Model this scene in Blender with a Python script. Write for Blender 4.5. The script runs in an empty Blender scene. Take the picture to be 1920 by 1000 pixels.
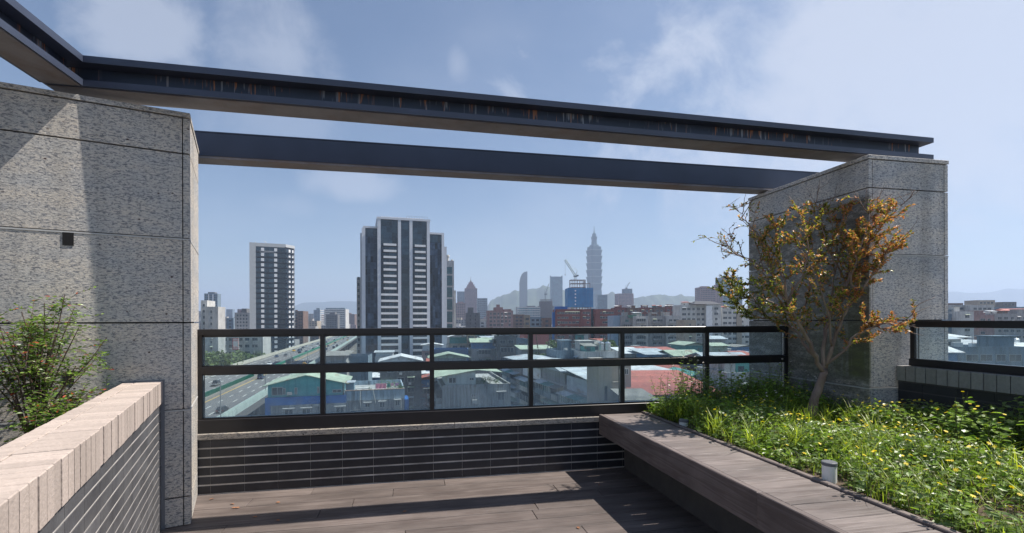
import bpy, math, random
from mathutils import Vector, Matrix
R = random.Random(7)
S = bpy.context.scene
COL = S.collection
PI = math.pi
rad = math.radians

# ------------------------------------------------------------------ camera
CAMZ = 1.55
FPX = 928.0
AL = rad(11.58)            # yaw of the terrace grid
BE = rad(28.79)            # yaw of the left block and its parapet
cam_d = bpy.data.cameras.new('camera'); cam = bpy.data.objects.new('camera', cam_d); COL.objects.link(cam)
cam_d.sensor_width = 36.0; cam_d.lens = 36.0*FPX/1920.0
cam_d.shift_y = 102.0/1920.0
cam_d.clip_start = 0.05; cam_d.clip_end = 30000
cam.location = (0, 0, CAMZ)
cam.rotation_euler = (rad(90), rad(0.18), 0)
S.camera = cam
S.render.resolution_x = 1920; S.render.resolution_y = 1000

# ------------------------------------------------------------------ sky and sun
def F(s, t, z=0.0):
    return Vector((s*math.cos(AL)-t*math.sin(AL), s*math.sin(AL)+t*math.cos(AL), z))
SUN = (F(2.0, -0.06, 0)+Vector((0, 0, 3.1))).normalized()      # towards the sun
sun_el = math.asin(SUN.z); sun_az = math.atan2(SUN.x, SUN.y)
SKY_STR = 0.065
world = bpy.data.worlds.new('World'); S.world = world; world.use_nodes = True
nt = world.node_tree; nt.nodes.clear()
def wn(t, **k):
    n = nt.nodes.new(t)
    for a, b in k.items(): setattr(n, a, b)
    return n
sky = wn('ShaderNodeTexSky', sky_type='NISHITA', sun_disc=False, sun_elevation=sun_el, sun_rotation=sun_az)
sky.altitude = 50; sky.air_density = 1.0; sky.dust_density = 0.5; sky.ozone_density = 2.2
tc = wn('ShaderNodeTexCoord')
sep = wn('ShaderNodeSeparateXYZ'); nt.links.new(tc.outputs['Generated'], sep.inputs[0])
def wmath(op, a, b=None, c=None):
    n = wn('ShaderNodeMath', operation=op)
    for i, x in enumerate((a, b, c)):
        if x is None: continue
        if isinstance(x, (int, float)): n.inputs[i].default_value = x
        else: nt.links.new(x, n.inputs[i])
    return n.outputs[0]
zz = wmath('MAXIMUM', wmath('ADD', sep.outputs[2], 0.22), 0.1)
cx = wmath('DIVIDE', sep.outputs[0], zz); cy = wmath('DIVIDE', sep.outputs[1], zz)
cmb = wn('ShaderNodeCombineXYZ'); nt.links.new(cx, cmb.inputs[0]); nt.links.new(cy, cmb.inputs[1])
def wnoise(scale, det, rough, dist=0.0, src=None, off=0.0):
    n = wn('ShaderNodeTexNoise'); n.inputs['Scale'].default_value = scale; n.inputs['Detail'].default_value = det
    n.inputs['Roughness'].default_value = rough; n.inputs['Distortion'].default_value = dist
    nt.links.new(src or cmb.outputs[0], n.inputs['Vector']); return n.outputs['Fac']
def ramp(x, lo, hi):
    n = wn('ShaderNodeMapRange', interpolation_type='SMOOTHSTEP'); n.inputs[1].default_value = lo; n.inputs[2].default_value = hi
    nt.links.new(x, n.inputs[0]); return n.outputs[0]
veil = wmath('MULTIPLY', ramp(wnoise(0.55, 5, 0.55, 0.4), 0.42, 0.8), 0.35)
# single clouds, each a soft patch of sky round its own direction
nz1 = wnoise(7.0, 6, 0.6, 0.3, tc.outputs['Generated'])
def px_dir(px, py):
    return Vector(((px-960)/FPX, 1.0, (602-py)/FPX)).normalized()
def cloud(px, py, r1, r0, amp, sx=1.0, sz=1.0, wob=0.16):
    d = px_dir(px, py)
    sb = wn('ShaderNodeVectorMath', operation='SUBTRACT'); nt.links.new(tc.outputs['Generated'], sb.inputs[0]); sb.inputs[1].default_value = d
    ml = wn('ShaderNodeVectorMath', operation='MULTIPLY'); nt.links.new(sb.outputs[0], ml.inputs[0]); ml.inputs[1].default_value = (sx, sx, sz)
    ln = wn('ShaderNodeVectorMath', operation='LENGTH'); nt.links.new(ml.outputs[0], ln.inputs[0])
    dd = wmath('ADD', ln.outputs['Value'], wmath('MULTIPLY', wmath('SUBTRACT', nz1, 0.5), -wob*2))
    n = wn('ShaderNodeMapRange', interpolation_type='SMOOTHSTEP'); n.inputs[1].default_value = r1; n.inputs[2].default_value = r0
    n.inputs[3].default_value = 0; n.inputs[4].default_value = amp
    nt.links.new(dd, n.inputs[0]); return n.outputs[0]
clouds = [cloud(270, 40, 0.125, 0.05, 0.5, 1.0, 1.25, .12), cloud(180, 0, 0.10, 0.03, 0.3), cloud(665, 345, 0.115, 0.04, 0.42, 1.0, 2.4, 0.08),
          cloud(490, 90, 0.13, 0.0, 0.42), cloud(860, 120, 0.055, 0.0, 0.3, 1.6, 0.8, .05), cloud(520, 220, 0.15, 0.03, 0.22, 1.0, 2.2, .12),
          cloud(1600, 150, 0.42, 0.05, 0.7, 0.8, 1.5, .5), cloud(1850, 60, 0.5, 0.1, 0.75, 0.8, 1.2, .4), cloud(540, 385, 0.1, 0.0, 0.16, 1, 3, .08)]
tot = veil
for c_ in clouds: tot = wmath('MAXIMUM', tot, c_)
mx = wn('ShaderNodeMix', data_type='RGBA'); nt.links.new(tot, mx.inputs[0]); nt.links.new(sky.outputs[0], mx.inputs[6]); mx.inputs[7].default_value = (6.2, 6.6, 7.6, 1)
bg = wn('ShaderNodeBackground'); bg.inputs['Strength'].default_value = SKY_STR
nt.links.new(mx.outputs[2], bg.inputs[0])
wo = wn('ShaderNodeOutputWorld'); nt.links.new(bg.outputs[0], wo.inputs[0])
sl = bpy.data.lights.new('sun', 'SUN'); sl.energy = 4.6; sl.angle = rad(0.5); sl.color = (1.0, 0.93, 0.84)
so = bpy.data.objects.new('sun', sl); COL.objects.link(so); so.rotation_euler = SUN.to_track_quat('Z', 'Y').to_euler()
so.location = (0, 0, 600)
S.view_settings.view_transform = 'Standard'; S.view_settings.look = 'None'; S.view_settings.exposure = 0.80; S.view_settings.gamma = 1.0
S.cycles.volume_bounces = 1; S.cycles.max_bounces = 8; S.cycles.transparent_max_bounces = 24; S.cycles.use_denoising = True
S.cycles.sample_clamp_indirect = 6

# ------------------------------------------------------------------ helpers
def tag(o, label=None, cat=None, group=None, kind=None):
    if label: o['label'] = label
    if cat: o['category'] = cat
    if group: o['group'] = group
    if kind: o['kind'] = kind
    return o
def empty(name, loc, rz=0.0, label=None, cat=None, group=None):
    o = bpy.data.objects.new(name, None); COL.objects.link(o); o.location = loc; o.rotation_euler = (0, 0, rz)
    o.empty_display_size = 0.2
    return tag(o, label, cat, group)
def link(name, me, parent=None, loc=None, rz=None):
    o = bpy.data.objects.new(name, me); COL.objects.link(o)
    if parent: o.parent = parent
    if loc is not None: o.location = loc
    if rz is not None: o.rotation_euler = (0, 0, rz)
    return o
class MB:
    def __init__(s): s.v = []; s.f = []; s.m = []
    def add(s, vs, fs, m=0):
        b = len(s.v); s.v += [tuple(p) for p in vs]; s.f += [tuple(b+i for i in f) for f in fs]; s.m += [m]*len(fs)
    def box(s, x0, x1, y0, y1, z0, z1, m=0, rz=0.0, c=None):
        vs = [(x0,y0,z0),(x1,y0,z0),(x1,y1,z0),(x0,y1,z0),(x0,y0,z1),(x1,y0,z1),(x1,y1,z1),(x0,y1,z1)]
        if rz:
            cx_, cy_ = c or ((x0+x1)/2, (y0+y1)/2); ca, sa = math.cos(rz), math.sin(rz)
            vs = [(cx_+(x-cx_)*ca-(y-cy_)*sa, cy_+(x-cx_)*sa+(y-cy_)*ca, z) for x, y, z in vs]
        s.add(vs, [(0,3,2,1),(4,5,6,7),(0,1,5,4),(1,2,6,5),(2,3,7,6),(3,0,4,7)], m)
    def bbox(s, x0, x1, y0, y1, z0, z1, b, m=0, tilt=0.0):
        """a box with its top arrises bevelled by b"""
        zt = z1-b
        vs = [(x0,y0,z0),(x1,y0,z0),(x1,y1,z0),(x0,y1,z0),(x0,y0,zt),(x1,y0,zt+tilt),(x1,y1,zt+tilt),(x0,y1,zt),
              (x0+b,y0+b,z1),(x1-b,y0+b,z1+tilt),(x1-b,y1-b,z1+tilt),(x0+b,y1-b,z1)]
        s.add(vs, [(0,3,2,1),(0,1,5,4),(1,2,6,5),(2,3,7,6),(3,0,4,7),(4,5,9,8),(5,6,10,9),(6,7,11,10),(7,4,8,11),(8,9,10,11)], m)
    def quad(s, a, b, c, d, m=0): s.add([a,b,c,d], [(0,1,2,3)], m)
    def cyl(s, cx_, cy_, z0, z1, r0, r1=None, n=16, m=0, cap=True):
        r1 = r0 if r1 is None else r1
        vs = [(cx_+r0*math.cos(2*PI*i/n), cy_+r0*math.sin(2*PI*i/n), z0) for i in range(n)]+[(cx_+r1*math.cos(2*PI*i/n), cy_+r1*math.sin(2*PI*i/n), z1) for i in range(n)]
        fs = [(i, (i+1)%n, n+(i+1)%n, n+i) for i in range(n)]
        if cap: fs += [tuple(range(n-1,-1,-1)), tuple(range(n, 2*n))]
        s.add(vs, fs, m)
    def tube(s, pts, rs, n=6, m=0):
        pts = [Vector(p) for p in pts]
        if isinstance(rs, (int, float)): rs = [rs]*len(pts)
        vs = []; fs = []; up = Vector((0.13, 0.31, 1)).normalized()
        for i, p in enumerate(pts):
            d = (pts[min(i+1, len(pts)-1)]-pts[max(i-1, 0)]).normalized()
            a = d.cross(up)
            if a.length < 1e-3: a = d.cross(Vector((1, 0, 0)))
            a.normalize(); b = d.cross(a)
            for k in range(n):
                t = 2*PI*k/n; vs.append(p+(a*math.cos(t)+b*math.sin(t))*rs[i])
        for i in range(len(pts)-1):
            for k in range(n):
                fs.append((i*n+k, i*n+(k+1)%n, (i+1)*n+(k+1)%n, (i+1)*n+k))
        fs.append(tuple(range(n))[::-1]); fs.append(tuple(range((len(pts)-1)*n, len(pts)*n)))
        s.add(vs, fs, m)
    def prism(s, poly, z0, z1, m=0, mt=None):
        n = len(poly); vs = [(x, y, z0) for x, y in poly]+[(x, y, z1) for x, y in poly]
        s.add(vs, [(i, (i+1)%n, n+(i+1)%n, n+i) for i in range(n)], m)
        s.add(vs, [tuple(range(n-1,-1,-1)), tuple(range(n, 2*n))], m if mt is None else mt)
    def mesh(s, name, mats, org=(0,0,0), smooth=False):
        me = bpy.data.meshes.new(name)
        me.from_pydata([(x-org[0], y-org[1], z-org[2]) for x, y, z in s.v], [], s.f)
        for m_ in (mats if isinstance(mats, (list, tuple)) else [mats]): me.materials.append(m_)
        me.polygons.foreach_set('material_index', s.m)
        if smooth: me.polygons.foreach_set('use_smooth', [True]*len(s.f))
        me.update(); return me
    def build(s, name, mats, parent=None, org=(0,0,0), smooth=False, loc=None, rz=None):
        return link(name, s.mesh(name, mats, org, smooth), parent, loc, rz)

# ------------------------------------------------------------------ materials
def M(name, col, rough=0.7, var=None, vs=3.0, vamt=0.5, stretch=(1,1,1), metal=0.0, spec=0.5, bump=0.0, bs=20.0, streak=0.0, streakcol=(0.03,0.03,0.03), island=0.0, det=5, transl=0.0, emit=None):
    m = bpy.data.materials.new(name); m.use_nodes = True; t = m.node_tree; N = t.nodes; L = t.links
    b = N['Principled BSDF']; b.inputs['Roughness'].default_value = rough; b.inputs['Metallic'].default_value = metal
    b.inputs['Specular IOR Level'].default_value = spec
    c4 = lambda c: (c[0], c[1], c[2], 1)
    b.inputs['Base Color'].default_value = c4(col)
    tcn = N.new('ShaderNodeTexCoord'); mp = N.new('ShaderNodeMapping'); mp.inputs['Scale'].default_value = stretch
    L.new(tcn.outputs['Object'], mp.inputs[0])
    cur = None
    if var is not None:
        n = N.new('ShaderNodeTexNoise'); n.inputs['Scale'].default_value = vs; n.inputs['Detail'].default_value = det; n.inputs['Roughness'].default_value = 0.6
        L.new(mp.outputs[0], n.inputs['Vector'])
        r = N.new('ShaderNodeMapRange'); r.inputs[1].default_value = 0.35; r.inputs[2].default_value = 0.65; r.inputs[4].default_value = vamt
        L.new(n.outputs['Fac'], r.inputs[0])
        x = N.new('ShaderNodeMix'); x.data_type = 'RGBA'; x.inputs[6].default_value = c4(col); x.inputs[7].default_value = c4(var); L.new(r.outputs[0], x.inputs[0])
        cur = x.outputs[2]
    if streak > 0:
        mp2 = N.new('ShaderNodeMapping'); mp2.inputs['Scale'].default_value = (1.6, 1.6, 0.12); L.new(tcn.outputs['Object'], mp2.inputs[0])
        n = N.new('ShaderNodeTexNoise'); n.inputs['Scale'].default_value = 1.0; n.inputs['Detail'].default_value = 8; n.inputs['Roughness'].default_value = 0.75
        L.new(mp2.outputs[0], n.inputs['Vector'])
        r = N.new('ShaderNodeMapRange'); r.inputs[1].default_value = 0.48; r.inputs[2].default_value = 0.64; r.inputs[4].default_value = streak
        L.new(n.outputs['Fac'], r.inputs[0])
        x = N.new('ShaderNodeMix'); x.data_type = 'RGBA'; x.inputs[7].default_value = c4(streakcol); L.new(r.outputs[0], x.inputs[0])
        if cur: L.new(cur, x.inputs[6])
        else: x.inputs[6].default_value = c4(col)
        cur = x.outputs[2]
    if island > 0:
        g = N.new('ShaderNodeNewGeometry'); r = N.new('ShaderNodeMapRange'); r.inputs[3].default_value = 1-island; r.inputs[4].default_value = 1+island
        L.new(g.outputs['Random Per Island'], r.inputs[0])
        x = N.new('ShaderNodeVectorMath'); x.operation = 'SCALE'; L.new(r.outputs[0], x.inputs['Scale'])
        if cur: L.new(cur, x.inputs[0])
        else: x.inputs[0].default_value = col
        cur = x.outputs[0]
    if cur: L.new(cur, b.inputs['Base Color'])
    if bump > 0:
        n = N.new('ShaderNodeTexNoise'); n.inputs['Scale'].default_value = bs; n.inputs['Detail'].default_value = 6; L.new(mp.outputs[0], n.inputs['Vector'])
        bp = N.new('ShaderNodeBump'); bp.inputs['Strength'].default_value = bump; bp.inputs['Distance'].default_value = 0.01
        L.new(n.outputs['Fac'], bp.inputs['Height']); L.new(bp.outputs[0], b.inputs['Normal'])
    if transl > 0:
        tr = N.new('ShaderNodeBsdfTranslucent'); mxs = N.new('ShaderNodeMixShader'); mxs.inputs[0].default_value = transl
        tr.inputs[0].default_value = c4([min(1, c*1.6) for c in col])
        if cur:
            sc_ = N.new('ShaderNodeVectorMath'); sc_.operation = 'MULTIPLY'; sc_.inputs[1].default_value = (1.5, 1.6, 0.9); L.new(cur, sc_.inputs[0]); L.new(sc_.outputs[0], tr.inputs[0])
        L.new(b.outputs[0], mxs.inputs[1]); L.new(tr.outputs[0], mxs.inputs[2]); L.new(mxs.outputs[0], N['Material Output'].inputs[0])
    return m

def granite_mat(name, moss=False, tint=(1,1,1)):
    m = bpy.data.materials.new(name); m.use_nodes = True; t = m.node_tree; N = t.nodes; L = t.links; b = N['Principled BSDF']
    b.inputs['Roughness'].default_value = 0.75
    tcn = N.new('ShaderNodeTexCoord'); mp = N.new('ShaderNodeMapping'); mp.inputs['Scale'].default_value = (1, 1, 2.6); L.new(tcn.outputs['Object'], mp.inputs[0])
    def noise(sc, det, ro, src=mp.outputs[0], dist=0.0):
        n = N.new('ShaderNodeTexNoise'); n.inputs['Scale'].default_value = sc; n.inputs['Detail'].default_value = det; n.inputs['Roughness'].default_value = ro; n.inputs['Distortion'].default_value = dist
        L.new(src, n.inputs['Vector']); return n.outputs['Fac']
    def mr(x, a, bb, c=0.0, d=1.0):
        n = N.new('ShaderNodeMapRange'); n.inputs[1].default_value = a; n.inputs[2].default_value = bb; n.inputs[3].default_value = c; n.inputs[4].default_value = d; L.new(x, n.inputs[0]); return n.outputs[0]
    def mix(f, a, c):
        x = N.new('ShaderNodeMix'); x.data_type = 'RGBA'; L.new(f, x.inputs[0])
        for i, q in ((6, a), (7, c)):
            if isinstance(q, tuple): x.inputs[i].default_value = (q[0], q[1], q[2], 1)
            else: L.new(q, x.inputs[i])
        return x.outputs[2]
    T_ = lambda c: (c[0]*tint[0], c[1]*tint[1], c[2]*tint[2])
    c = mix(mr(noise(2.2, 4, .6), .4, .62), T_((0.60, 0.54, 0.46)), T_((0.46, 0.45, 0.43)))
    c = mix(mr(noise(34, 5, .72, dist=.8), .485, .57, 0, .85), c, T_((0.12, 0.13, 0.155)))
    c = mix(mr(noise(60, 3, .7), .54, .66, 0, .9), c, T_((0.68, 0.65, 0.60)))
    c = mix(mr(noise(48, 3, .6), .63, .70, 0, .9), c, T_((0.05, 0.055, 0.065)))
    v = N.new('ShaderNodeTexVoronoi'); v.inputs['Scale'].default_value = 14; v.inputs['Randomness'].default_value = 1
    mp3 = N.new('ShaderNodeMapping'); mp3.inputs['Scale'].default_value = (1, 1, 1.3); L.new(tcn.outputs['Object'], mp3.inputs[0]); L.new(mp3.outputs[0], v.inputs['Vector'])
    clus = mr(noise(1.7, 3, .6), .47, .56)
    dm_ = N.new('ShaderNodeMath'); dm_.operation = 'MULTIPLY'; L.new(mr(v.outputs['Distance'], .08, .14, 1, 0), dm_.inputs[0]); L.new(clus, dm_.inputs[1])
    c = mix(dm_.outputs[0], c, T_((0.05, 0.022, 0.025)))
    # rain streaks
    mp2 = N.new('ShaderNodeMapping'); mp2.inputs['Scale'].default_value = (2.5, 2.5, 0.12); L.new(tcn.outputs['Object'], mp2.inputs[0])
    c = mix(mr(noise(1.0, 6, .7, mp2.outputs[0]), .48, .72, 0, .42), c, (0.15, 0.135, 0.115))
    if moss:
        sp = N.new('ShaderNodeSeparateXYZ'); L.new(tcn.outputs['Object'], sp.inputs[0])
        def mm(op, a, q):
            n = N.new('ShaderNodeMath'); n.operation = op; n.use_clamp = True
            for i, w in enumerate((a, q)):
                if isinstance(w, (int, float)): n.inputs[i].default_value = w
                else: L.new(w, n.inputs[i])
            return n.outputs[0]
        nn = noise(3.5, 7, .7, mp2.outputs[0])
        n2 = noise(5, 6, .7)
        # moss grows on the shaded side (local -x), low down and towards its front corner
        side = mr(sp.outputs[0], 0.03, 0.0)
        low = mm('MULTIPLY', mr(sp.outputs[2], 0.93, 1.02), mr(sp.outputs[2], 2.0, 1.2, 0, 1))
        nearc = mr(sp.outputs[1], 0.95, 0.15, 0.1, 1.25)
        f = mm('MULTIPLY', mm('MULTIPLY', side, low), mm('MULTIPLY', nearc, mr(nn, .3, .58)))
        c = mix(mm('MULTIPLY', f, .95), c, mix(n2, (0.08, 0.10, 0.018), (0.20, 0.22, 0.05)))
        f2 = mm('MULTIPLY', side, mm('MULTIPLY', mr(sp.outputs[2], 2.79, 2.7), mr(n2, .30, .55, 0.2, .78)))
        c = mix(f2, c, (0.07, 0.066, 0.045))
    L.new(c, b.inputs['Base Color'])
    bp = N.new('ShaderNodeBump'); bp.inputs['Strength'].default_value = 0.5; bp.inputs['Distance'].default_value = 0.006
    L.new(noise(42, 5, .7), bp.inputs['Height']); L.new(bp.outputs[0], b.inputs['Normal'])
    return m

def paint_mat(name, col, rust=0.0, zt=0.0, zb=-0.1):
    """painted steel; rust runs down from zt"""
    m = M(name, col, 0.42, var=tuple(c*1.35 for c in col), vs=2.5, vamt=.8, spec=.5, bump=.08, bs=6)
    if rust > 0:
        N = m.node_tree.nodes; L = m.node_tree.links; b = N['Principled BSDF']
        src = b.inputs['Base Color'].links[0].from_socket
        tcn = N.new('ShaderNodeTexCoord')
        def nz(stretch, sc, det, lo, hi):
            mp = N.new('ShaderNodeMapping'); mp.inputs['Scale'].default_value = stretch; L.new(tcn.outputs['Object'], mp.inputs[0])
            n = N.new('ShaderNodeTexNoise'); n.inputs['Scale'].default_value = sc; n.inputs['Detail'].default_value = det; n.inputs['Roughness'].default_value = .7; L.new(mp.outputs[0], n.inputs['Vector'])
            r = N.new('ShaderNodeMapRange'); r.inputs[1].default_value = lo; r.inputs[2].default_value = hi; L.new(n.outputs['Fac'], r.inputs[0]); return r.outputs[0]
        def mul(a, q):
            n = N.new('ShaderNodeMath'); n.operation = 'MULTIPLY'; n.use_clamp = True
            for i, w in enumerate((a, q)):
                if isinstance(w, (int, float)): n.inputs[i].default_value = w
                else: L.new(w, n.inputs[i])
            return n.outputs[0]
        where = nz((1, 1, .01), 1.6, 3, .42, .52)
        spz = N.new('ShaderNodeSeparateXYZ'); L.new(tcn.outputs['Object'], spz.inputs[0])
        ln = nz((1, 1, .01), 21, 2, .3, .7)
        hh = N.new('ShaderNodeMath'); hh.operation = 'MULTIPLY_ADD'; L.new(ln, hh.inputs[0]); hh.inputs[1].default_value = -.15; hh.inputs[2].default_value = .165
        gt = N.new('ShaderNodeMath'); gt.operation = 'SUBTRACT'; L.new(spz.outputs[2], gt.inputs[0]); L.new(hh.outputs[0], gt.inputs[1])
        fade = N.new('ShaderNodeMapRange'); fade.inputs[1].default_value = 0; fade.inputs[2].default_value = .02; L.new(gt.outputs[0], fade.inputs[0])
        where = mul(where, fade.outputs[0])
        for sc, lo, col2, off in ((30, .56, (0.30, 0.31, 0.34), 7), (38, .57, (0.38, 0.15, 0.065), 0)):
            f = mul(mul(nz((1, 1, .05), sc, 3, lo, lo+.06), where), rust)
            x = N.new('ShaderNodeMix'); x.data_type = 'RGBA'; L.new(f, x.inputs[0]); L.new(src, x.inputs[6]); x.inputs[7].default_value = (*col2, 1)
            src = x.outputs[2]
        L.new(src, b.inputs['Base Color'])
    return m

def wood_mat(name, col, along='x', dark=(0.07, 0.05, 0.045)):
    st = {'x': (0.55, 9, 9), 'y': (9, 0.55, 9)}[along]
    m = M(name, col, 0.62, var=tuple(c*0.5 for c in col), vs=2.2, vamt=1, stretch=((.7, 2.2, 1) if along == 'x' else (2.2, .7, 1)), island=0.16, det=9)
    N = m.node_tree.nodes; L = m.node_tree.links; b = N['Principled BSDF']; src = b.inputs['Base Color'].links[0].from_socket
    tcn = N.new('ShaderNodeTexCoord'); mp = N.new('ShaderNodeMapping'); mp.inputs['Scale'].default_value = st; L.new(tcn.outputs['Object'], mp.inputs[0])
    g = N.new('ShaderNodeNewGeometry'); ad = N.new('ShaderNodeVectorMath'); ad.operation = 'ADD'
    cb = N.new('ShaderNodeVectorMath'); cb.operation = 'SCALE'; cb.inputs[0].default_value = (13, 29, 7); L.new(g.outputs['Random Per Island'], cb.inputs['Scale'])
    L.new(mp.outputs[0], ad.inputs[0]); L.new(cb.outputs[0], ad.inputs[1])
    n = N.new('ShaderNodeTexNoise'); n.inputs['Scale'].default_value = 1.6; n.inputs['Detail'].default_value = 3; n.inputs['Distortion'].default_value = 0.6; L.new(ad.outputs[0], n.inputs['Vector'])
    # rings of grain out of the noise
    mu = N.new('ShaderNodeMath'); mu.operation = 'MULTIPLY'; mu.inputs[1].default_value = 26; L.new(n.outputs['Fac'], mu.inputs[0])
    si = N.new('ShaderNodeMath'); si.operation = 'SINE'; L.new(mu.outputs[0], si.inputs[0])
    r = N.new('ShaderNodeMapRange'); r.inputs[1].default_value = .25; r.inputs[2].default_value = 1; r.inputs[4].default_value = .45; L.new(si.outputs[0], r.inputs[0])
    x = N.new('ShaderNodeMix'); x.data_type = 'RGBA'; L.new(r.outputs[0], x.inputs[0]); L.new(src, x.inputs[6]); x.inputs[7].default_value = (*dark, 1)
    L.new(x.outputs[2], b.inputs['Base Color'])
    bp = N.new('ShaderNodeBump'); bp.inputs['Strength'].default_value = .35; bp.inputs['Distance'].default_value = .002; bp.invert = True
    L.new(si.outputs[0], bp.inputs['Height']); L.new(bp.outputs[0], b.inputs['Normal'])
    return m

def glass_mat(name, tint=(0.88, 0.955, 0.975), dust=0.0, zlo=0.0, zhi=1.0):
    m = bpy.data.materials.new(name); m.use_nodes = True; N = m.node_tree.nodes; L = m.node_tree.links; N.remove(N['Principled BSDF'])
    tr = N.new('ShaderNodeBsdfTransparent'); tr.inputs[0].default_value = (*tint, 1)
    gl = N.new('ShaderNodeBsdfGlossy'); gl.inputs['Roughness'].default_value = 0.02
    fr = N.new('ShaderNodeFresnel'); fr.inputs[0].default_value = 1.4
    a = N.new('ShaderNodeMixShader'); L.new(fr.outputs[0], a.inputs[0]); L.new(tr.outputs[0], a.inputs[1]); L.new(gl.outputs[0], a.inputs[2])
    d = N.new('ShaderNodeBsdfDiffuse'); d.inputs[0].default_value = (0.55, 0.62, 0.66, 1)
    d2 = N.new('ShaderNodeBsdfTranslucent'); d2.inputs[0].default_value = (0.5, 0.6, 0.66, 1)
    dm = N.new('ShaderNodeMixShader'); dm.inputs[0].default_value = 0.5; L.new(d.outputs[0], dm.inputs[1]); L.new(d2.outputs[0], dm.inputs[2])
    tcn = N.new('ShaderNodeTexCoord'); mp = N.new('ShaderNodeMapping'); mp.inputs['Scale'].default_value = (7, 7, 1.2); L.new(tcn.outputs['Object'], mp.inputs[0])
    n = N.new('ShaderNodeTexNoise'); n.inputs['Scale'].default_value = 1.4; n.inputs['Detail'].default_value = 8; n.inputs['Roughness'].default_value = .65; L.new(mp.outputs[0], n.inputs['Vector'])
    sp = N.new('ShaderNodeSeparateXYZ'); L.new(tcn.outputs['Object'], sp.inputs[0])
    r = N.new('ShaderNodeMapRange'); r.inputs[1].default_value = zhi; r.inputs[2].default_value = zlo; r.inputs[3].default_value = 0.22; r.inputs[4].default_value = 1.0; r.interpolation_type = 'SMOOTHSTEP'
    L.new(sp.outputs[2], r.inputs[0])
    mu = N.new('ShaderNodeMath'); mu.operation = 'MULTIPLY'; L.new(r.outputs[0], mu.inputs[0])
    r2 = N.new('ShaderNodeMapRange'); r2.inputs[1].default_value = .25; r2.inputs[2].default_value = .75; r2.inputs[3].default_value = .4*dust; r2.inputs[4].default_value = dust*1.5; L.new(n.outputs['Fac'], r2.inputs[0])
    L.new(r2.outputs[0], mu.inputs[1])
    o = N.new('ShaderNodeMixShader'); L.new(mu.outputs[0], o.inputs[0]); L.new(a.outputs[0], o.inputs[1]); L.new(dm.outputs[0], o.inputs[2])
    L.new(o.outputs[0], N['Material Output'].inputs[0])
    return m

m_granL = granite_mat('granite_left')
m_granR = granite_mat('granite_right', moss=True, tint=(1.08, 1.1, 1.14))
m_granC = granite_mat('granite_coping', tint=(.66, .64, .62))
m_joint = M('dark_joint', (0.035, 0.034, 0.034), .9)
m_seal = M('pale_sealant', (0.5, 0.5, 0.49), .8, var=(.3,.3,.29), vs=12)
m_cap0 = M('grey_trim', (0.17, 0.175, 0.19), .5)
m_dark = M('anodised_dark', (0.013, 0.012, 0.015), .36, var=(0.02, 0.018, 0.021), vs=6, vamt=.6, spec=.5)
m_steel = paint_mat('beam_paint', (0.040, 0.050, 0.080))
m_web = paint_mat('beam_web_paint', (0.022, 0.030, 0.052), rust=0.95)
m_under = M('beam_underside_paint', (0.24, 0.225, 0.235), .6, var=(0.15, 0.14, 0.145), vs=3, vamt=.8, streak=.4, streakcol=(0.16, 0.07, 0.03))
m_tile = M('charcoal_tile', (0.020, 0.021, 0.027), .40, var=(0.034, 0.035, 0.042), vs=7, vamt=.8, island=.22, bump=.15, bs=60, spec=.45)
m_grout = M('grout', (0.62, 0.58, 0.54), .9, var=(0.30, 0.28, 0.26), vs=5, vamt=.9)
m_grout_d = M('dark_grout', (0.10, 0.10, 0.10), .9, var=(0.05, 0.05, 0.05), vs=5)
m_tileL = M('slate_tile', (0.075, 0.075, 0.082), .5, var=(0.12, 0.12, 0.125), vs=5, vamt=.9, island=.2, bump=.2, bs=60)
m_brick = M('beige_brick', (0.46, 0.385, 0.34), .85, var=(0.35, 0.295, 0.26), vs=60, vamt=.6, island=.12, bump=.3, bs=90, streak=.3, streakcol=(0.22, 0.18, 0.15))
m_brickR = M('grey_brick', (0.27, 0.27, 0.26), .85, var=(0.20, 0.20, 0.195), vs=40, vamt=.7, island=.08, bump=.3, bs=90, streak=.25)
m_deck = wood_mat('deck_boards', (0.165, 0.136, 0.124), 'x')
m_bench = wood_mat('bench_boards', (0.225, 0.19, 0.178), 'x')
m_fascia = wood_mat('bench_fascia', (0.19, 0.155, 0.145), 'y')
m_stone = M('plinth_stone', (0.10, 0.095, 0.09), .8, var=(0.05, 0.05, 0.05), vs=9, bump=.3, bs=30)
m_conc = M('roof_concrete', (0.3, 0.3, 0.29), .9, var=(0.22, 0.22, 0.21), vs=1, streak=.4)
m_glassA = glass_mat('railing_glass_upper', dust=0.10, zlo=0.0, zhi=0.3)
m_glassB = glass_mat('railing_glass_lower', dust=0.25, zlo=0.0, zhi=0.34)
m_soil = M('planter_soil', (0.07, 0.048, 0.032), .95, var=(0.13, 0.095, 0.065), vs=9, bump=.8, bs=25)

# ================================================================== TERRACE
# deck: rows of boards along the railing
bd = MB(); W_ = 0.19; t_ = 4.895
row = 0
while t_ > -4.0:
    x_ = -4.6 - R.random()*1.5
    while x_ < 2.30:
        l_ = R.choice((1.2, 1.8, 2.4, 2.4))
        bd.bbox(max(x_, -4.6)+.002, min(x_+l_, 2.30)-.002, t_-W_+.0035, t_-.0035, -.025, R.uniform(-.0008, .0008), .0025)
        x_ += l_
    t_ -= W_
o = bd.build('deck', m_deck, rz=AL); tag(o, kind='structure')
b2 = MB(); b2.box(-4.6, 5.3, -4.0, 4.95, -.3, -.027); b2.box(-5.3, 5.3, -9.0, 4.95, -36.0, -.3)
o = b2.build('roof_slab', m_conc, rz=AL); tag(o, kind='structure')

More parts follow.
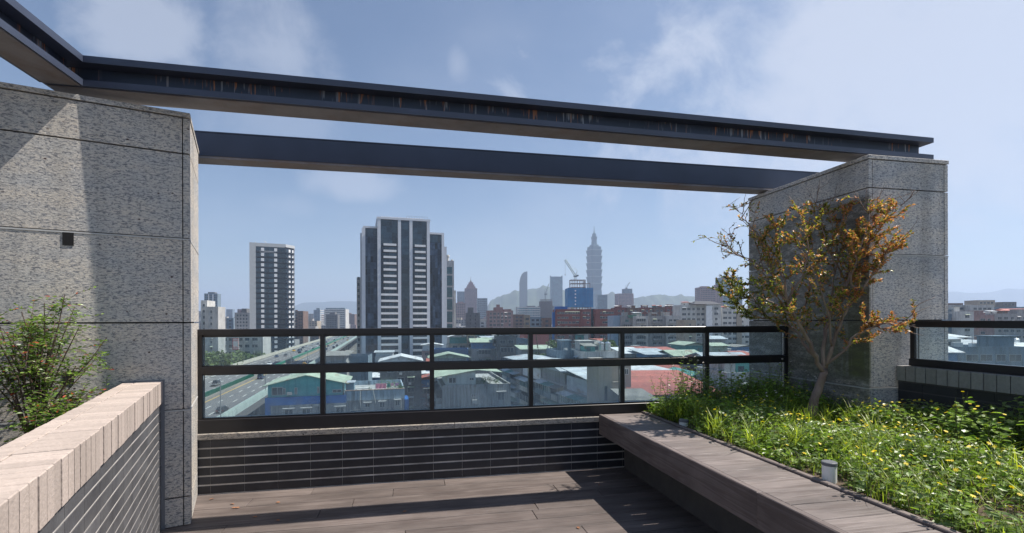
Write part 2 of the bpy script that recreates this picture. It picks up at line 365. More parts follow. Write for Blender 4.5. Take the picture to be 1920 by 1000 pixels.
def tiles(bm, gb, axis, face, a0, a1, z0, z1, tw, th, gh, gv, out, proud=.004, bond=False, a_off=0.0, back=.02):
    """tile face: tiles stand proud of their grout bed. axis 'x': tiles run along x and face -y; axis 'y': along y, facing out (+1/-1) in x"""
    z = z1; r = 0
    while z > z0+.01:
        zb = max(z-th, z0)
        a = a0 - (tw/2 if (bond and r % 2) else 0) + a_off
        while a < a1:
            p, q = max(a, a0)+gv/2, min(a+tw, a1)-gv/2
            if q-p > .01:
                if axis == 'x': bm.box(p, q, face-proud, face+back, zb+gh/2, z-gh/2)
                else:
                    x0, x1 = (face-back, face+proud) if out > 0 else (face-proud, face+back)
                    bm.box(x0, x1, p, q, zb+gh/2, z-gh/2)
            a += tw
        z -= th; r += 1

# low wall under the long railing
org = (1.2, 4.98, 0)
root = empty('low_wall', F(*org), AL, 'low charcoal tiled wall with thin granite coping under the long glass railing', 'wall')
gb = MB(); gb.box(-2.15, 4.30, 4.905+.0, 5.10, -.02, .495); gb.build('wall_core', m_grout, root, org)
tb = MB(); tiles(tb, None, 'x', 4.905, -2.05, 2.6, 0.0, .495, .283, .0825, .014, .0028, -1, proud=.003); tb.build('tiles', m_tile, root, org)
cb = MB(); x_ = -2.1
while x_ < 4.25:
    cb.bbox(x_+.0015, min(x_+1.26, 4.25)-.0015, 4.878, 5.12, .497, .546, .004); x_ += 1.26
cb.build('coping', m_granC, root, org)

# long railing
root = empty('glass_railing', F(1.2, 4.97, .546), AL, 'long dark metal railing with two rows of glass between the two granite pillars', 'railing')
org = (1.2, 4.97, .546)
def part(name, fn, m, root, org): q = MB(); fn(q); return q.build(name, m, root, org)
part('top_rail', lambda q: (q.bbox(-1.885, 4.238, 4.915, 5.00, 1.430, 1.483, .004), q.box(-1.885, 4.238, 4.945, 4.975, 1.41, 1.4298)), m_dark, root, org)
part('middle_rail', lambda q: (q.bbox(-1.885, 4.238, 4.920, 4.995, 1.078, 1.146, .004), ), m_dark, root, org)
part('bottom_rail', lambda q: (q.bbox(-1.885, 4.238, 4.905, 5.01, .5475, .668, .004), q.box(-1.885, 4.238, 4.935, 4.98, .6682, .680)), m_dark, root, org)
px_posts = [-1.862, -.815, .205, 1.208, 2.212, 3.215, 4.222]
for s_ in px_posts:
    h_ = .021
    part('post', lambda q: (q.box(s_-h_, s_+h_, 4.926, 4.990, .6685, 1.0775), q.box(s_-h_, s_+h_, 4.926, 4.990, 1.1465, 1.4295)), m_dark, root, org)
for i in range(6):
    for z0, z1, mm_ in ((.6805, 1.077, m_glassB), (1.147, 1.409, m_glassA)):
        q = MB(); q.box(px_posts[i]+.0215, px_posts[i+1]-.0215, 4.955, 4.961, z0, z1); me = q.mesh('glass_pane', mm_, (0, 0, z0))
        link('glass_pane', me, root, (-org[0], -org[1], z0-org[2]))
        # slim beads that hold the glass
    part('glazing_bead', lambda q: (q.box(px_posts[i]+.0215, px_posts[i+1]-.0215, 4.942, 4.9545, 1.4105-.0, 1.4215-.002), q.box(px_posts[i]+.0215, px_posts[i+1]-.0215, 4.942, 4.9545, 1.147, 1.153), q.box(px_posts[i]+.0215, px_posts[i+1]-.0215, 4.942, 4.9545, 1.065, 1.0772)), m_dark, root, org)

# pillars
LEV = [0.0, .22, .885, 1.545, 2.185, 2.83, 3.105]
def pillar(name, org_w, rz, x0, x1, y0, y1, levels, mg, label, top, seals, holes=()):
    root = empty(name, org_w, rz, label, 'pillar')
    q = MB(); q.box(x0+.035, x1-.035, y0+.035, y1-.035, levels[0]-.05, top-.03); q.build('core', m_joint, root)
    q = MB(); j = .0055; th = .04
    for k in range(len(levels)-1):
        za, zb = levels[k]+j, levels[k+1]-j
        # side claddings run the full depth, front/back ones sit between them
        for (a, b_) in ((x0, x0+th), (x1-th, x1)):
            ys = [y0, y1] if y1-y0 < 1.2 else [y0, y1]
            q.box(a, b_, y0, y1, za, zb)
        segs = [x0+th+.007]
        n = max(1, round((x1-x0)/1.32)); 
        for i in range(1, n+1):
            segs.append(x0+th+.007+(x1-x0-2*th-.014)*i/n)
        for i in range(n):
            a, b_ = segs[i]+(.003 if i else 0), segs[i+1]-(.003 if i < n-1 else 0)
            q.box(a, b_, y0+.001, y0+th, za, zb); q.box(a, b_, y1-th, y1-.001, za, zb)
    q.build('cladding', mg, root)
    q = MB(); q.bbox(x0-.006, x1+.006, y0-.006, y1+.006, top-.026, top+.01, .003); q.build('cap_slab', mg, root)
    for z in seals:
        q = MB(); q.box(x0-.003, x1+.003, y0-.003, y1+.003, z-.012, z-.001); q.build('sealant_line', m_seal, root)
    for hx, hz in holes:
        q = MB(); q.box(hx-.03, hx+.03, y0-.004, y0+.03, hz-.045, hz+.045); q.build('drain_opening', m_black, root)
    return root
m_black = M('black_void', (0.006, 0.006, 0.007), .9)
PL = Vector((-2.4635, 3.785, 0))
pillar('granite_pillar', PL, BE, -3.4, 0, 0, .93, LEV+[], m_granL, 'broad granite clad block at the left with two small dark openings', 3.135, (.885, 2.185), ((-.71, 2.13), (-.71, 1.165)))
pillar('granite_pillar', F(4.24, 3.90, 0), AL, 0, .93, 0, 1.69, [.3, .905, 1.545, 2.175, 2.80, 3.07], m_granR, 'mossy granite clad pillar behind the small tree at the right', 3.10, (.905, 2.175))

# steel beams
def ibeam(name, root_loc, rz, L0, L1, axis, a0, a1, z0, z1, label, webin=.095, back=True, endcut=0.06):
    """axis 'x': along local x, flanges a0..a1 in y"""
    root = empty(name, root_loc, rz, label, 'beam')
    if axis == 'x': root.rotation_euler = (0, rad(.42), rz)
    def bx(q, l0, l1, p0, p1, za, zb, m=0):
        if axis == 'x': q.box(l0, l1, p0, p1, za, zb, m)
        else: q.box(p0, p1, l0, l1, za, zb, m)
    q = MB(); bx(q, L0, L1, a0, a1, z1-.048, z1); q.build('top_flange', m_steel, root)
    q = MB(); bx(q, L0, L1, a0, a1, z0+.002, z0+.048); 
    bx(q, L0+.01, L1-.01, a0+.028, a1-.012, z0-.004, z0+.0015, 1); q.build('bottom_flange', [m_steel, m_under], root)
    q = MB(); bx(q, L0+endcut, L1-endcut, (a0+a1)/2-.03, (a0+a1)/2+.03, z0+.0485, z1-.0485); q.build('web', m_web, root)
    return root
# front H beam: local origin at its left end
ZB = 0.0; ZT = 0.218
ibeam('steel_beam', F(-2.245, 4.005, 3.206), AL, -.25, 7.38, 'x', 0, .26, ZB, ZT, 'long rust streaked steel beam across both granite pillars, nearest of the two long beams')
ibeam('steel_beam', F(-2.245, 4.005, 3.206), AL, -6.5, -.004, 'y', -.26, 0, ZB, ZT, 'steel beam running from the corner above the left block towards the camera', endcut=0)
root = empty('steel_beam', F(-2.3, 5.25, 0), AL, 'plain flat sided steel beam behind the rust streaked one, between the pillars', 'beam')
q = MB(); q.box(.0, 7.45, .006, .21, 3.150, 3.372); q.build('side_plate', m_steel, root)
q = MB(); q.box(.0, 7.45, .0, .22, 3.374, 3.384); q.build('top_plate', m_steel, root)
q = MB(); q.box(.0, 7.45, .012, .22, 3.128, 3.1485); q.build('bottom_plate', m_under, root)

# left parapet with brick-on-edge coping; local frame of the left block
root = empty('planter_parapet', PL, BE, 'brick topped planter parapet with slate coloured tiled side at the lower left', 'wall')
q = MB(); q.box(-.395, -.186, -5.2, -.006, 0, .95); q.build('wall_core', m_grout, root)
q = MB()
tiles(q, None, 'y', -.186, -5.2, -.006, 0, .95, .24, .066, .011, .0045, 1, back=.004, proud=.0035); q.build('tiles', m_tileL, root)
q = MB(); y = -.004
while y > -5.1:
    xs_ = -.335+R.uniform(-.003, .003)
    q.bbox(xs_+.003, -.171+R.uniform(-.002, .002), y-.0632, y-.000, .952+R.uniform(-.001, .001), 1.111+R.uniform(-.0015, .0015), .003); q.bbox(-.411+R.uniform(-.002, .002), xs_-.003, y-.0632, y-.000, .952, 1.110+R.uniform(-.002, .001), .003); y -= .0705
q.build('coping_bricks', m_brick, root)
q = MB(); q.box(-.403, -.184, -5.15, -.006, .951, 1.092); q.build('mortar', m_grout_d, root)
q = MB(); q.box(-.418, -.160, -.0055, -.001, 0, 1.119); q.build('end_trim', m_cap0, root)
q = MB(); q.box(-3.2, -.396, -5.1, -.006, .0, .72); o = q.build('planter_soil', m_soil, loc=PL, rz=BE); tag(o, kind='structure')

# right wall with grey brick coping and its railing
org = (4.65, 1.5, 0)
root = empty('brick_topped_wall', F(*org), AL, 'dark tiled wall with grey brick coping below the right hand railing', 'wall')
q = MB(); q.box(4.565, 4.75, -4, 3.895, .3, .975); q.build('wall_core', m_grout_d, root, org)
q = MB(); tiles(q, None, 'y', 4.565, -2, 3.89, .3, .965, .283, .0825, .010, .005, -1); q.build('tiles', m_tile, root, org)
q = MB(); y = 3.89
while y > -3.9:
    q.bbox(4.535+R.uniform(-.0015, .0015), 4.775, y-.087, y-.003, .976, 1.115+R.uniform(-.001, .001), .004); y -= .092
q.build('coping_bricks', m_brickR, root, org)
q = MB(); q.box(4.542, 4.77, -3.9, 3.89, .9755, 1.107); q.build('mortar', m_grout_d, root, org)
org = (4.64, 1.5, 1.117)
root = empty('glass_railing', F(*org), AL, 'low dark railing with one row of glass on the brick topped wall at the right', 'railing')
part('bottom_rail', lambda q: q.bbox(4.60, 4.68, -4, 3.82, 1.118, 1.185, .004), m_dark, root, org)
part('top_rail', lambda q: q.bbox(4.60, 4.68, -4, 3.82, 1.480, 1.540, .004), m_dark, root, org)
ys = [3.797, 2.2, .6, -1.0, -2.6]
for y in ys: part('post', lambda q: q.box(4.612, 4.668, y-.021, y+.021, 1.1855, 1.4795), m_dark, root, org)
for i in range(4):
    q = MB(); q.box(4.637, 4.643, ys[i+1]+.022, ys[i]-.022, 1.1855, 1.4795); me = q.mesh('glass_pane', m_glassA, (0, 0, 1.1855)); link('glass_pane', me, root, (-org[0], -org[1], 1.1855-org[2]))

# timber bench along the planter
org = (2.17, 1.5, 0)
root = empty('timber_bench', F(*org), AL, 'long brown timber bench clad in cross boards along the edge of the weedy planter', 'bench')
q = MB(); y = 4.868; 
while y > -3.5:
    q.bbox(1.963, 2.392, y-.197, y-.003, .545, .573+R.uniform(-.001, .001), .003); y -= .2
q.build('seat_boards', m_bench, root, org)
q = MB(); y = 4.868
for l_ in (2.4, 2.4, 2.4, 1.2):
    q.bbox(1.918, 1.960, y-l_+.0015, y-.0015, .372, .576, .005); y -= l_
q.build('fascia', m_fascia, root, org)
q = MB(); y = 4.868
for l_ in (2.4, 2.4, 2.4, 1.2):
    q.bbox(2.395, 2.437, y-l_+.0015, y-.0015, .44, .588, .005); y -= l_
q.build('back_board', m_fascia, root, org)
q = MB(); q.box(2.20, 2.394, -3.5, 4.873, -.02, .5445); q.build('plinth', m_stone, root, org)
# planter soil, gently heaped
soil = MB(); nx, ny = 26, 90
def soil_z(s, t): return .565+(.02*math.sin(s*3.1+t*1.7)+.012*math.sin(s*7.3-t*4.1))*min(1, (s-2.43)*3)
vs = []; 
for j in range(ny+1):
    for i in range(nx+1):
        s_ = 2.438+(4.563-2.438)*i/nx; t2 = -3.5+(4.90+3.5)*j/ny; vs.append((s_, t2, soil_z(s_, t2)+R.uniform(-.006, .006)))
soil.add(vs, [(j*(nx+1)+i, j*(nx+1)+i+1, (j+1)*(nx+1)+i+1, (j+1)*(nx+1)+i) for j in range(ny) for i in range(nx)])
o = soil.build('planter_ground', m_soil, rz=AL, smooth=True); tag(o, kind='structure')
q = MB(); q.box(2.395, 4.56, -3.5, 4.90, -.02, .45); o = q.build('planter_bed', m_soil, rz=AL); tag(o, kind='structure')

# path lights
m_frost = M('frosted_diffuser', (0.86, 0.87, 0.86), .3, transl=.12)
m_cap = M('grey_cap', (0.13, 0.14, 0.16), .45, var=(.2, .2, .21), vs=8)
for (s_, t2, zt, lab) in ((2.49, 2.56, .69, 'white cylinder path light with grey cap nearest the camera beside the bench'), (2.485, 4.19, .63, 'small path light with grey cap at the far end of the bench in weeds')):
    root = empty('path_light', F(s_, t2, .5), AL, lab, 'lamp', 'path lights along the bench')
    q = MB(); q.cyl(0, 0, 0, zt-.5-.022, .040, n=28); q.build('diffuser', m_frost, root, smooth=False)
    q = MB(); q.cyl(0, 0, zt-.5-.0215, zt-.5-.004, .043, n=28); q.cyl(0, 0, zt-.5-.0039, zt-.5, .043, .039, n=28); q.build('cap', m_cap, root)
    q = MB(); q.cyl(0, 0, -.05, .012, .05, n=20); q.build('base', m_cap, root)
# ================================================================== CITY
GZ = -36.0
CR = random.Random(21)
def P(px, Y): return Vector(((px-960)/FPX*Y, Y, 0))
def zat(py, Y): return CAMZ + (602-py)*Y/FPX
PAL = {
 'grey': (0.36, 0.36, 0.36), 'pale grey': (0.50, 0.50, 0.49), 'dark grey': (0.17, 0.175, 0.18), 'beige': (0.45, 0.39, 0.31), 'white': (0.62, 0.62, 0.60),
 'pinkish': (0.34, 0.235, 0.23), 'brown': (0.20, 0.135, 0.11), 'bluish': (0.20, 0.27, 0.33), 'red brick': (0.24, 0.075, 0.055), 'green': (0.12, 0.27, 0.2), 'tan': (0.33, 0.27, 0.2)}
wallm = {k: M(k.replace(' ', '_')+'_wall', v, .88, var=tuple(c*.7 for c in v), vs=.25, vamt=.8, streak=.65, streakcol=tuple(c*.28 for c in v)) for k, v in PAL.items()}
ROOFC = {'grey concrete': (0.27, 0.27, 0.26), 'pale green tin': (0.40, 0.48, 0.37), 'white tin': (0.72, 0.74, 0.76), 'rusty red tin': (0.42, 0.13, 0.10), 'blue tin': (0.10, 0.22, 0.42), 'silver tin': (0.45, 0.50, 0.55), 'teal tin': (0.10, 0.30, 0.28)}
def tin(name, c):
    m = M(name, c, .55, var=tuple(q*.72 for q in c), vs=.4, vamt=.8, island=.06)
    N = m.node_tree.nodes; L = m.node_tree.links; b = N['Principled BSDF']
    src = b.inputs['Base Color'].links[0].from_socket; tc0 = N.new('ShaderNodeTexCoord')
    for st, sc, lo, hi, amt, c2 in (((1, .05, 1), .55, .50, .56, .35, tuple(q*.6 for q in c)), ((1, .25, 1), .8, .56, .66, .75, (0.20, 0.10, 0.06)), ((.05, 1, 1), .5, .56, .60, .35, tuple(min(.75, q*1.5) for q in c))):
        mpp = N.new('ShaderNodeMapping'); mpp.inputs['Scale'].default_value = st; L.new(tc0.outputs['Object'], mpp.inputs[0])
        nn = N.new('ShaderNodeTexNoise'); nn.inputs['Scale'].default_value = sc; nn.inputs['Detail'].default_value = 6; nn.inputs['Roughness'].default_value = .65; L.new(mpp.outputs[0], nn.inputs['Vector'])
        rr_ = N.new('ShaderNodeMapRange'); rr_.inputs[1].default_value = lo; rr_.inputs[2].default_value = hi; rr_.inputs[4].default_value = amt; L.new(nn.outputs['Fac'], rr_.inputs[0])
        xx_ = N.new('ShaderNodeMix'); xx_.data_type = 'RGBA'; L.new(rr_.outputs[0], xx_.inputs[0]); L.new(src, xx_.inputs[6]); xx_.inputs[7].default_value = (*c2, 1); src = xx_.outputs[2]
    L.new(src, b.inputs['Base Color'])
    w = N.new('ShaderNodeTexWave'); w.inputs['Scale'].default_value = 1.4; tcn = N.new('ShaderNodeTexCoord'); L.new(tcn.outputs['Object'], w.inputs['Vector'])
    bp = N.new('ShaderNodeBump'); bp.inputs['Strength'].default_value = .6; bp.inputs['Distance'].default_value = .06; L.new(w.outputs['Fac'], bp.inputs['Height']); L.new(bp.outputs[0], b.inputs['Normal'])
    return m
roofm = {k: (tin(k.replace(' ', '_')+'_roof', v) if 'tin' in k else M('concrete_roof', v, .9, var=(.16,.16,.15), vs=.3, vamt=.9, streak=.3)) for k, v in ROOFC.items()}
m_win = M('window_glass', (0.025, 0.035, 0.045), .15, var=(0.08, 0.10, 0.12), vs=.35, vamt=.9, island=.5, spec=.7)
m_win2 = M('teal_window_glass', (0.03, 0.10, 0.12), .15, var=(0.06, 0.16, 0.18), vs=.35, vamt=.9, island=.4, spec=.7)
m_frame = M('window_frame', (0.50, 0.50, 0.49), .6)
m_rail_g = M('grey_metal', (0.22, 0.23, 0.24), .5)
m_inox = M('stainless', (0.62, 0.63, 0.65), .28, metal=.9)
m_leaf_far = M('far_foliage', (0.06, 0.10, 0.032), .8, var=(0.12, 0.17, 0.055), vs=.8, vamt=1, island=.45, transl=.15)
m_trunk_far = M('far_trunk', (0.08, 0.06, 0.045), .9)

# ground sheet to the horizon
q = MB(); q.quad((-14000, -2500, GZ), (14000, -2500, GZ), (14000, 20000, GZ), (-14000, 20000, GZ))
m_ground = M('city_ground', (0.075, 0.075, 0.075), .95, var=(0.13, 0.125, 0.11), vs=.03, vamt=.8)
o = q.build('ground', m_ground); tag(o, kind='structure')

# shared window meshes
def win_mesh(w, h, mg=None, awn=0.0, ac=False):
    q = MB(); f = .07
    q.box(-w/2, w/2, -.05, .0, -h/2, h/2, 1)
    q.box(-w/2+f, -.03, -.065, -.0505, -h/2+f, h/2-f, 0); q.box(.03, w/2-f, -.065, -.0505, -h/2+f, h/2-f, 0)
    if awn: q.add([(-w/2-.1, 0, h/2+.3), (w/2+.1, 0, h/2+.3), (w/2+.1, -awn, h/2+.05), (-w/2-.1, -awn, h/2+.05), (-w/2-.1, 0, h/2+.26), (w/2+.1, 0, h/2+.26), (w/2+.1, -awn, h/2+.01), (-w/2-.1, -awn, h/2+.01)],
                   [(0,1,2,3),(7,6,5,4),(0,3,7,4),(1,5,6,2),(3,2,6,7),(0,4,5,1)], 2)
    return q.mesh('window', [mg or m_win, m_frame, roofm[CR.choice(['pale green tin', 'white tin', 'silver tin'])] if awn else m_frame])
WIN = {}
def get_win(w, h, teal=False, awn=False):
    k = (round(w*2)/2, round(h*2)/2, teal, awn)
    if k not in WIN: WIN[k] = win_mesh(k[0], k[1], m_win2 if teal else m_win, .7 if awn else 0)
    return WIN[k]
def ac_mesh():
    q = MB(); q.box(-.4, .4, -.75, -.35, -.3, .3, 0); q.cyl(0, 0, 0, .001, .2, n=8, m=1)
    return q.mesh('air_conditioner', [m_frame, m_joint])
AC = ac_mesh()
def tank_mesh():
    q = MB(); q.cyl(0, 0, .8, 2.5, .75, n=14); q.cyl(0, 0, 2.5, 2.8, .75, .2, n=14)
    for a in range(4): q.cyl(.55*math.cos(a*PI/2+.7), .55*math.sin(a*PI/2+.7), 0, .8, .05, n=5)
    return q.mesh('water_tank', m_inox)
TANK = tank_mesh()
def side_place(root, me, name, side, u, z, w, d):
    """place a child on a facade: side f/l/r, u along the facade from its left"""
    if side == 'f': return link(name, me, root, (u, 0, z), 0)
    if side == 'r': return link(name, me, root, (w, u, z), PI/2)
    if side == 'l': return link(name, me, root, (0, d-u, z), -PI/2)

def building(name, label, cat, px0, Y, w, d, top, wall, roof=None, yaw=0.0, fh=3.2, bay=3.0, ww=1.6, wh=1.5, sides='f', base=None, group=None, detail=2,
             parapet=1.0, balc=False, teal=False, clutter=True, zmin=None, stairbox=True, ribbon=False, loc=None, rr=None):
    """local origin = front left bottom corner; front faces local -y"""
    rr = rr or CR
    b0 = GZ if base is None else base
    L0 = loc if loc is not None else P(px0, Y)
    root = empty(name, (L0.x, L0.y, b0), yaw, label, cat, group)
    H = top-b0; wm = wallm[wall] if isinstance(wall, str) else wall
    q = MB(); q.box(0, w, 0, d, 0, H)
    if parapet:
        pt = .2
        q.box(0, w, 0, pt, H+.002, H+parapet); q.box(0, w, d-pt, d, H+.002, H+parapet); q.box(0, pt, pt, d-pt, H+.002, H+parapet); q.box(w-pt, w, pt, d-pt, H+.002, H+parapet)
    wall_q = q
    zmin = zmin if zmin is not None else -30
    nf = int(H/fh)
    cand = []
    for sd in sides:
        Ls = w if sd == 'f' else d
        nb = max(1, int((Ls-1)/bay)); off = (Ls-nb*bay)/2+bay/2
        for k in range(nf):
            z = H-(k+.5)*fh
            if z+b0 < zmin: break
            for i in range(nb): cand.append((sd, off+i*bay, z, k))
    if ribbon:
        done = set()
        for sd, u, z, k in cand:
            if (sd, k) in done: continue
            done.add((sd, k)); Ls = w if sd == 'f' else d
            q = MB(); n = max(1, int((Ls-1)/bay)); off = (Ls-n*bay)/2
            q.box(off, off+n*bay, -.06, 0, -wh/2, wh/2, 1)
            for i in range(n): q.box(off+i*bay+.12, off+(i+1)*bay-.12, -.09, -.0605, -wh/2+.1, wh/2-.1, 0)
            side_place(root, q.mesh('window_band', [m_win2 if teal else m_win, m_frame]), 'window_band', sd, 0, z, w, d) if sd != 'l' else side_place(root, q.mesh('window_band', [m_win2 if teal else m_win, m_frame]), 'window_band', sd, d, z, w, d)
    elif detail >= 2:
        cand.sort(key=lambda c: c[3])
        for i, (sd, u, z, k) in enumerate(cand):
            if i >= 96: break
            if rr.random() < .06: continue
            side_place(root, get_win(ww*rr.choice((.8, 1, 1, 1.25)), wh, teal, rr.random() < .25), 'window', sd, u, z, w, d)
            if rr.random() < .22: side_place(root, AC, 'air_conditioner', sd, u+rr.uniform(-.3, .3), z-wh/2-.45, w, d)
        if balc:
            for k in range(nf):
                z = H-(k+1)*fh
                if z+b0 < zmin: break
                for sd in sides:
                    Ls = w if sd == 'f' else d; n = max(1, int(Ls/6))
                    for i in range(n):
                        if rr.random() < .25: continue
                        q = MB(); q.box(-2.4, 2.4, -1.1, -.001, .1, .25); q.box(-2.4, 2.4, -1.1, -1.0, .251, 1.15); q.box(-2.4, -2.3, -.999, -.001, .251, 1.15); q.box(2.3, 2.4, -.999, -.001, .251, 1.15)
                        bo_ = side_place(root, q.mesh('balcony', wm), 'balcony', sd, (i+.5)*Ls/n, z, w, d)
                        if rr.random() < .55:
                            q = MB(); q.box(-2.35, 2.35, -1.05, -.95, 1.16, 2.65, 0)
                            for mm_ in range(5): q.box(-2.4+mm_*1.18, -2.32+mm_*1.18, -1.1, -1.051, 1.16, 2.65, 1)
                            q.box(-2.4, 2.4, -1.1, -.001, 2.651, 2.75, 1); q.build('enclosure', [m_win, m_frame], bo_)
    elif detail == 1:
        q = wall_q
        for sd, u, z, k in cand:
            x = ww/2
            if sd == 'f': q.box(u-x, u+x, -.08, .0, z-wh/2, z+wh/2, 1)
            elif sd == 'r': q.box(w, w+.08, u-x, u+x, z-wh/2, z+wh/2, 1)
            else: q.box(-.08, 0, u-x, u+x, z-wh/2, z+wh/2, 1)
    wall_q.build('wall', [wm, m_win2 if teal else m_win], root)
    if roof: add_roof(root, w, d, H, roof, rr)
    elif clutter and w > 6 and d > 6:
        if stairbox:
            a = min(4.5, w*.4); c_ = min(5, d*.4); x = rr.uniform(.5, w-a-.5); y = rr.uniform(1, d-c_-.6)
            q = MB(); q.box(x, x+a, y, y+c_, H+.003, H+2.9); q.box(x-.3, x+a+.3, y-.3, y+c_+.3, H+2.902, H+3.1); q.build('stair_house', wm, root)
        for _ in range(rr.randint(1, 4)):
            x = rr.uniform(.4, w-2.4); y = rr.uniform(.4, d-2.4); a = rr.uniform(.5, 2); q = MB(); q.box(x, x+a, y, y+rr.uniform(.5, 1.8), H+.004, H+rr.uniform(.5, 1.6)); q.build('roof_box', rr.choice((m_frame, wallm['bluish'], wallm['dark grey'], roofm['white tin'], wallm['brown'])), root)
        for _ in range(rr.randint(1, 3) if detail >= 2 and w > 7 else 0):
            x = rr.uniform(.3, w-4.2); y = rr.uniform(.3, max(.4, d-4.5)); a = rr.uniform(2, 3.8); c_ = rr.uniform(2, 4); h_ = rr.uniform(1.9, 2.7)
            q = MB(); q.box(x, x+a, y, y+c_, H+.005, H+h_, 0); q.add([(x-.3, y-.4, H+h_+.01), (x+a+.3, y-.4, H+h_+.01), (x+a+.3, y+c_+.3, H+h_+.5), (x-.3, y+c_+.3, H+h_+.5), (x-.3, y-.4, H+h_+.1), (x+a+.3, y-.4, H+h_+.1), (x+a+.3, y+c_+.3, H+h_+.6), (x-.3, y+c_+.3, H+h_+.6)], [(0,3,2,1),(4,5,6,7),(0,1,5,4),(1,2,6,5),(2,3,7,6),(3,0,4,7)], 1)
            q.box(x+.4, x+1.3, y-.04, y-.001, H+.9, H+1.7, 2)
            q.build('roof_hut', [rr.choice((wm, wallm['brown'], wallm['white'], roofm['teal tin'], wallm['tan'])), roofm[rr.choice(('white tin', 'silver tin', 'grey concrete', 'rusty red tin', 'silver tin'))], m_win], root)
        if rr.random() < .6: x = rr.uniform(1, w-1); q = MB(); q.tube([(x, .3, H), (x, .3, H+3.2)], .05, 4); q.tube([(x-.8, .3, H+3), (x+.8, .3, H+3)], .03, 4); q.build('aerial', m_rail_g, root)
    return root
def add_roof(root, w, d, H, kind, rr=CR, hh=None, ov=.6, style=None):
    """tin shed on top: low walls and pitched roof"""
    q = MB(); hs = hh or rr.uniform(2.0, 2.8); rise = rr.uniform(.6, 1.3); st = style or rr.choice(('gable_x', 'gable_y', 'shed'))
    x0, x1, y0, y1 = -ov, w+ov, -ov, d+ov; z = H+hs; t = .12
    q2 = MB(); q2.box(.3, w-.3, .3, d-.3, H+.003, z-.05)
    q2.build('roof_shed', roofm[rr.choice(('silver tin', 'teal tin', kind, 'blue tin'))] if rr.random() < .6 else wallm['grey'], root)
    if st == 'gable_x':   # ridge along x
        ym = (y0+y1)/2
        pts = [(y0, z), (ym, z+rise), (y1, z)]
        for i in range(2):
            (ya, za), (yb, zb) = pts[i], pts[i+1]
            q.add([(x0,ya,za),(x1,ya,za),(x1,yb,zb),(x0,yb,zb),(x0,ya,za+t),(x1,ya,za+t),(x1,yb,zb+t),(x0,yb,zb+t)], [(0,3,2,1),(4,5,6,7),(0,1,5,4),(1,2,6,5),(2,3,7,6),(3,0,4,7)])
        q.add([(x0+.9,y0+.9,z-.05),(x0+.9,y1-.9,z-.05),(x0+.9,ym,z+rise)], [(0,1,2)]); q.add([(x1-.9,y0+.9,z-.05),(x1-.9,y1-.9,z-.05),(x1-.9,ym,z+rise)], [(0,1,2)])
    elif st == 'gable_y':
        xm = (x0+x1)/2
        pts = [(x0, z), (xm, z+rise), (x1, z)]
        for i in range(2):
            (xa, za), (xb, zb) = pts[i], pts[i+1]
            q.add([(xa,y0,za),(xb,y0,zb),(xb,y1,zb),(xa,y1,za),(xa,y0,za+t),(xb,y0,zb+t),(xb,y1,zb+t),(xa,y1,za+t)], [(0,3,2,1),(4,5,6,7),(0,1,5,4),(1,2,6,5),(2,3,7,6),(3,0,4,7)])
        q.add([(x0+.9,y0+.9,z-.05),(x1-.9,y0+.9,z-.05),(xm,y0+.9,z+rise)], [(0,1,2)])
    else:
        q.add([(x0,y0,z),(x1,y0,z),(x1,y1,z+rise),(x0,y1,z+rise),(x0,y0,z+t),(x1,y0,z+t),(x1,y1,z+rise+t),(x0,y1,z+rise+t)], [(0,3,2,1),(4,5,6,7),(0,1,5,4),(1,2,6,5),(2,3,7,6),(3,0,4,7)])
        q.box(x0+.9, x1-.9, y1-.95, y1-.9, z-.05, z+rise-.15)
    q.build('roof', roofm[kind], root)
TANKS = []
def rescale(r, k):
    """move a thing k times as far and make it k times as large"""
    r.location = (r.location[0]*k, r.location[1]*k, CAMZ+(r.location[2]-CAMZ)*k); r.scale = (k, k, k)
def tank(loc, yaw, where):
    o = link('water_tank', TANK, None, loc, yaw); tag(o, where, 'water tank', 'stainless water tanks on the roofs'); TANKS.append(o); return o

YG = rad(23); YH = rad(14.8)
def width(px0, px1, Y, yaw):
    a = P(px0, Y); k = (px1-960)/FPX
    # a + l*(cos,sin) on ray x = k*y
    return (k*a.y-a.x)/(math.cos(yaw)-k*math.sin(yaw))

# ---- left slim residential tower
Y = 305
wL = width(468, 537, Y, YG); top = zat(453, Y)
m_tileT = M('tower_pale_tile', (0.47, 0.49, 0.50), .6, var=(0.40, 0.42, 0.43), vs=.8, vamt=.7)
m_curt = M('tower_dark_glass', (0.010, 0.022, 0.038), .22, var=(0.03, 0.06, 0.085), vs=.25, vamt=1, island=.7, spec=.8)
m_band = M('tower_dark_band', (0.03, 0.038, 0.05), .4)
m_whitep = M('white_panel', (0.78, 0.79, 0.80), .6, var=(0.55, 0.56, 0.57), vs=1)
root = empty('apartment_tower', (P(468, Y).x, Y, GZ), YG, 'slim tower with pale tiled frame and dark glass, left of the broader tower', 'tower')
H = top-GZ; dL = 16.5; fw = wL*.17
q = MB(); q.prism([(.3, .5), (wL-.35, .5), (wL+4.3, 5.2), (wL+4.3, dL), (.3, dL)], 0, H-1.0); q.build('core', m_band, root)
q = MB(); q.box(0, fw, 0, dL+.2, 0, H); q.box(fw, wL-.9, 0, 1.2, H-2.2, H); q.box(fw, wL, 1.2, dL+.2, H-1.0, H-.2)
q.prism([(wL-.9, 0), (wL-.2, 0), (wL+4.8, 5.0), (wL+4.8, dL+.2), (wL+3.9, dL+.2), (wL+3.9, 5.3), (wL-.9, 1.2)], H-1.9, H-.1)
q.build('frame', m_tileT, root)
q = MB(); q.box(wL+3.9, wL+4.75, 5.2, 6.1, 0, H-1.9); q.build('corner_pier', m_tileT, root)
Ax, Ay = wL-.35, .5
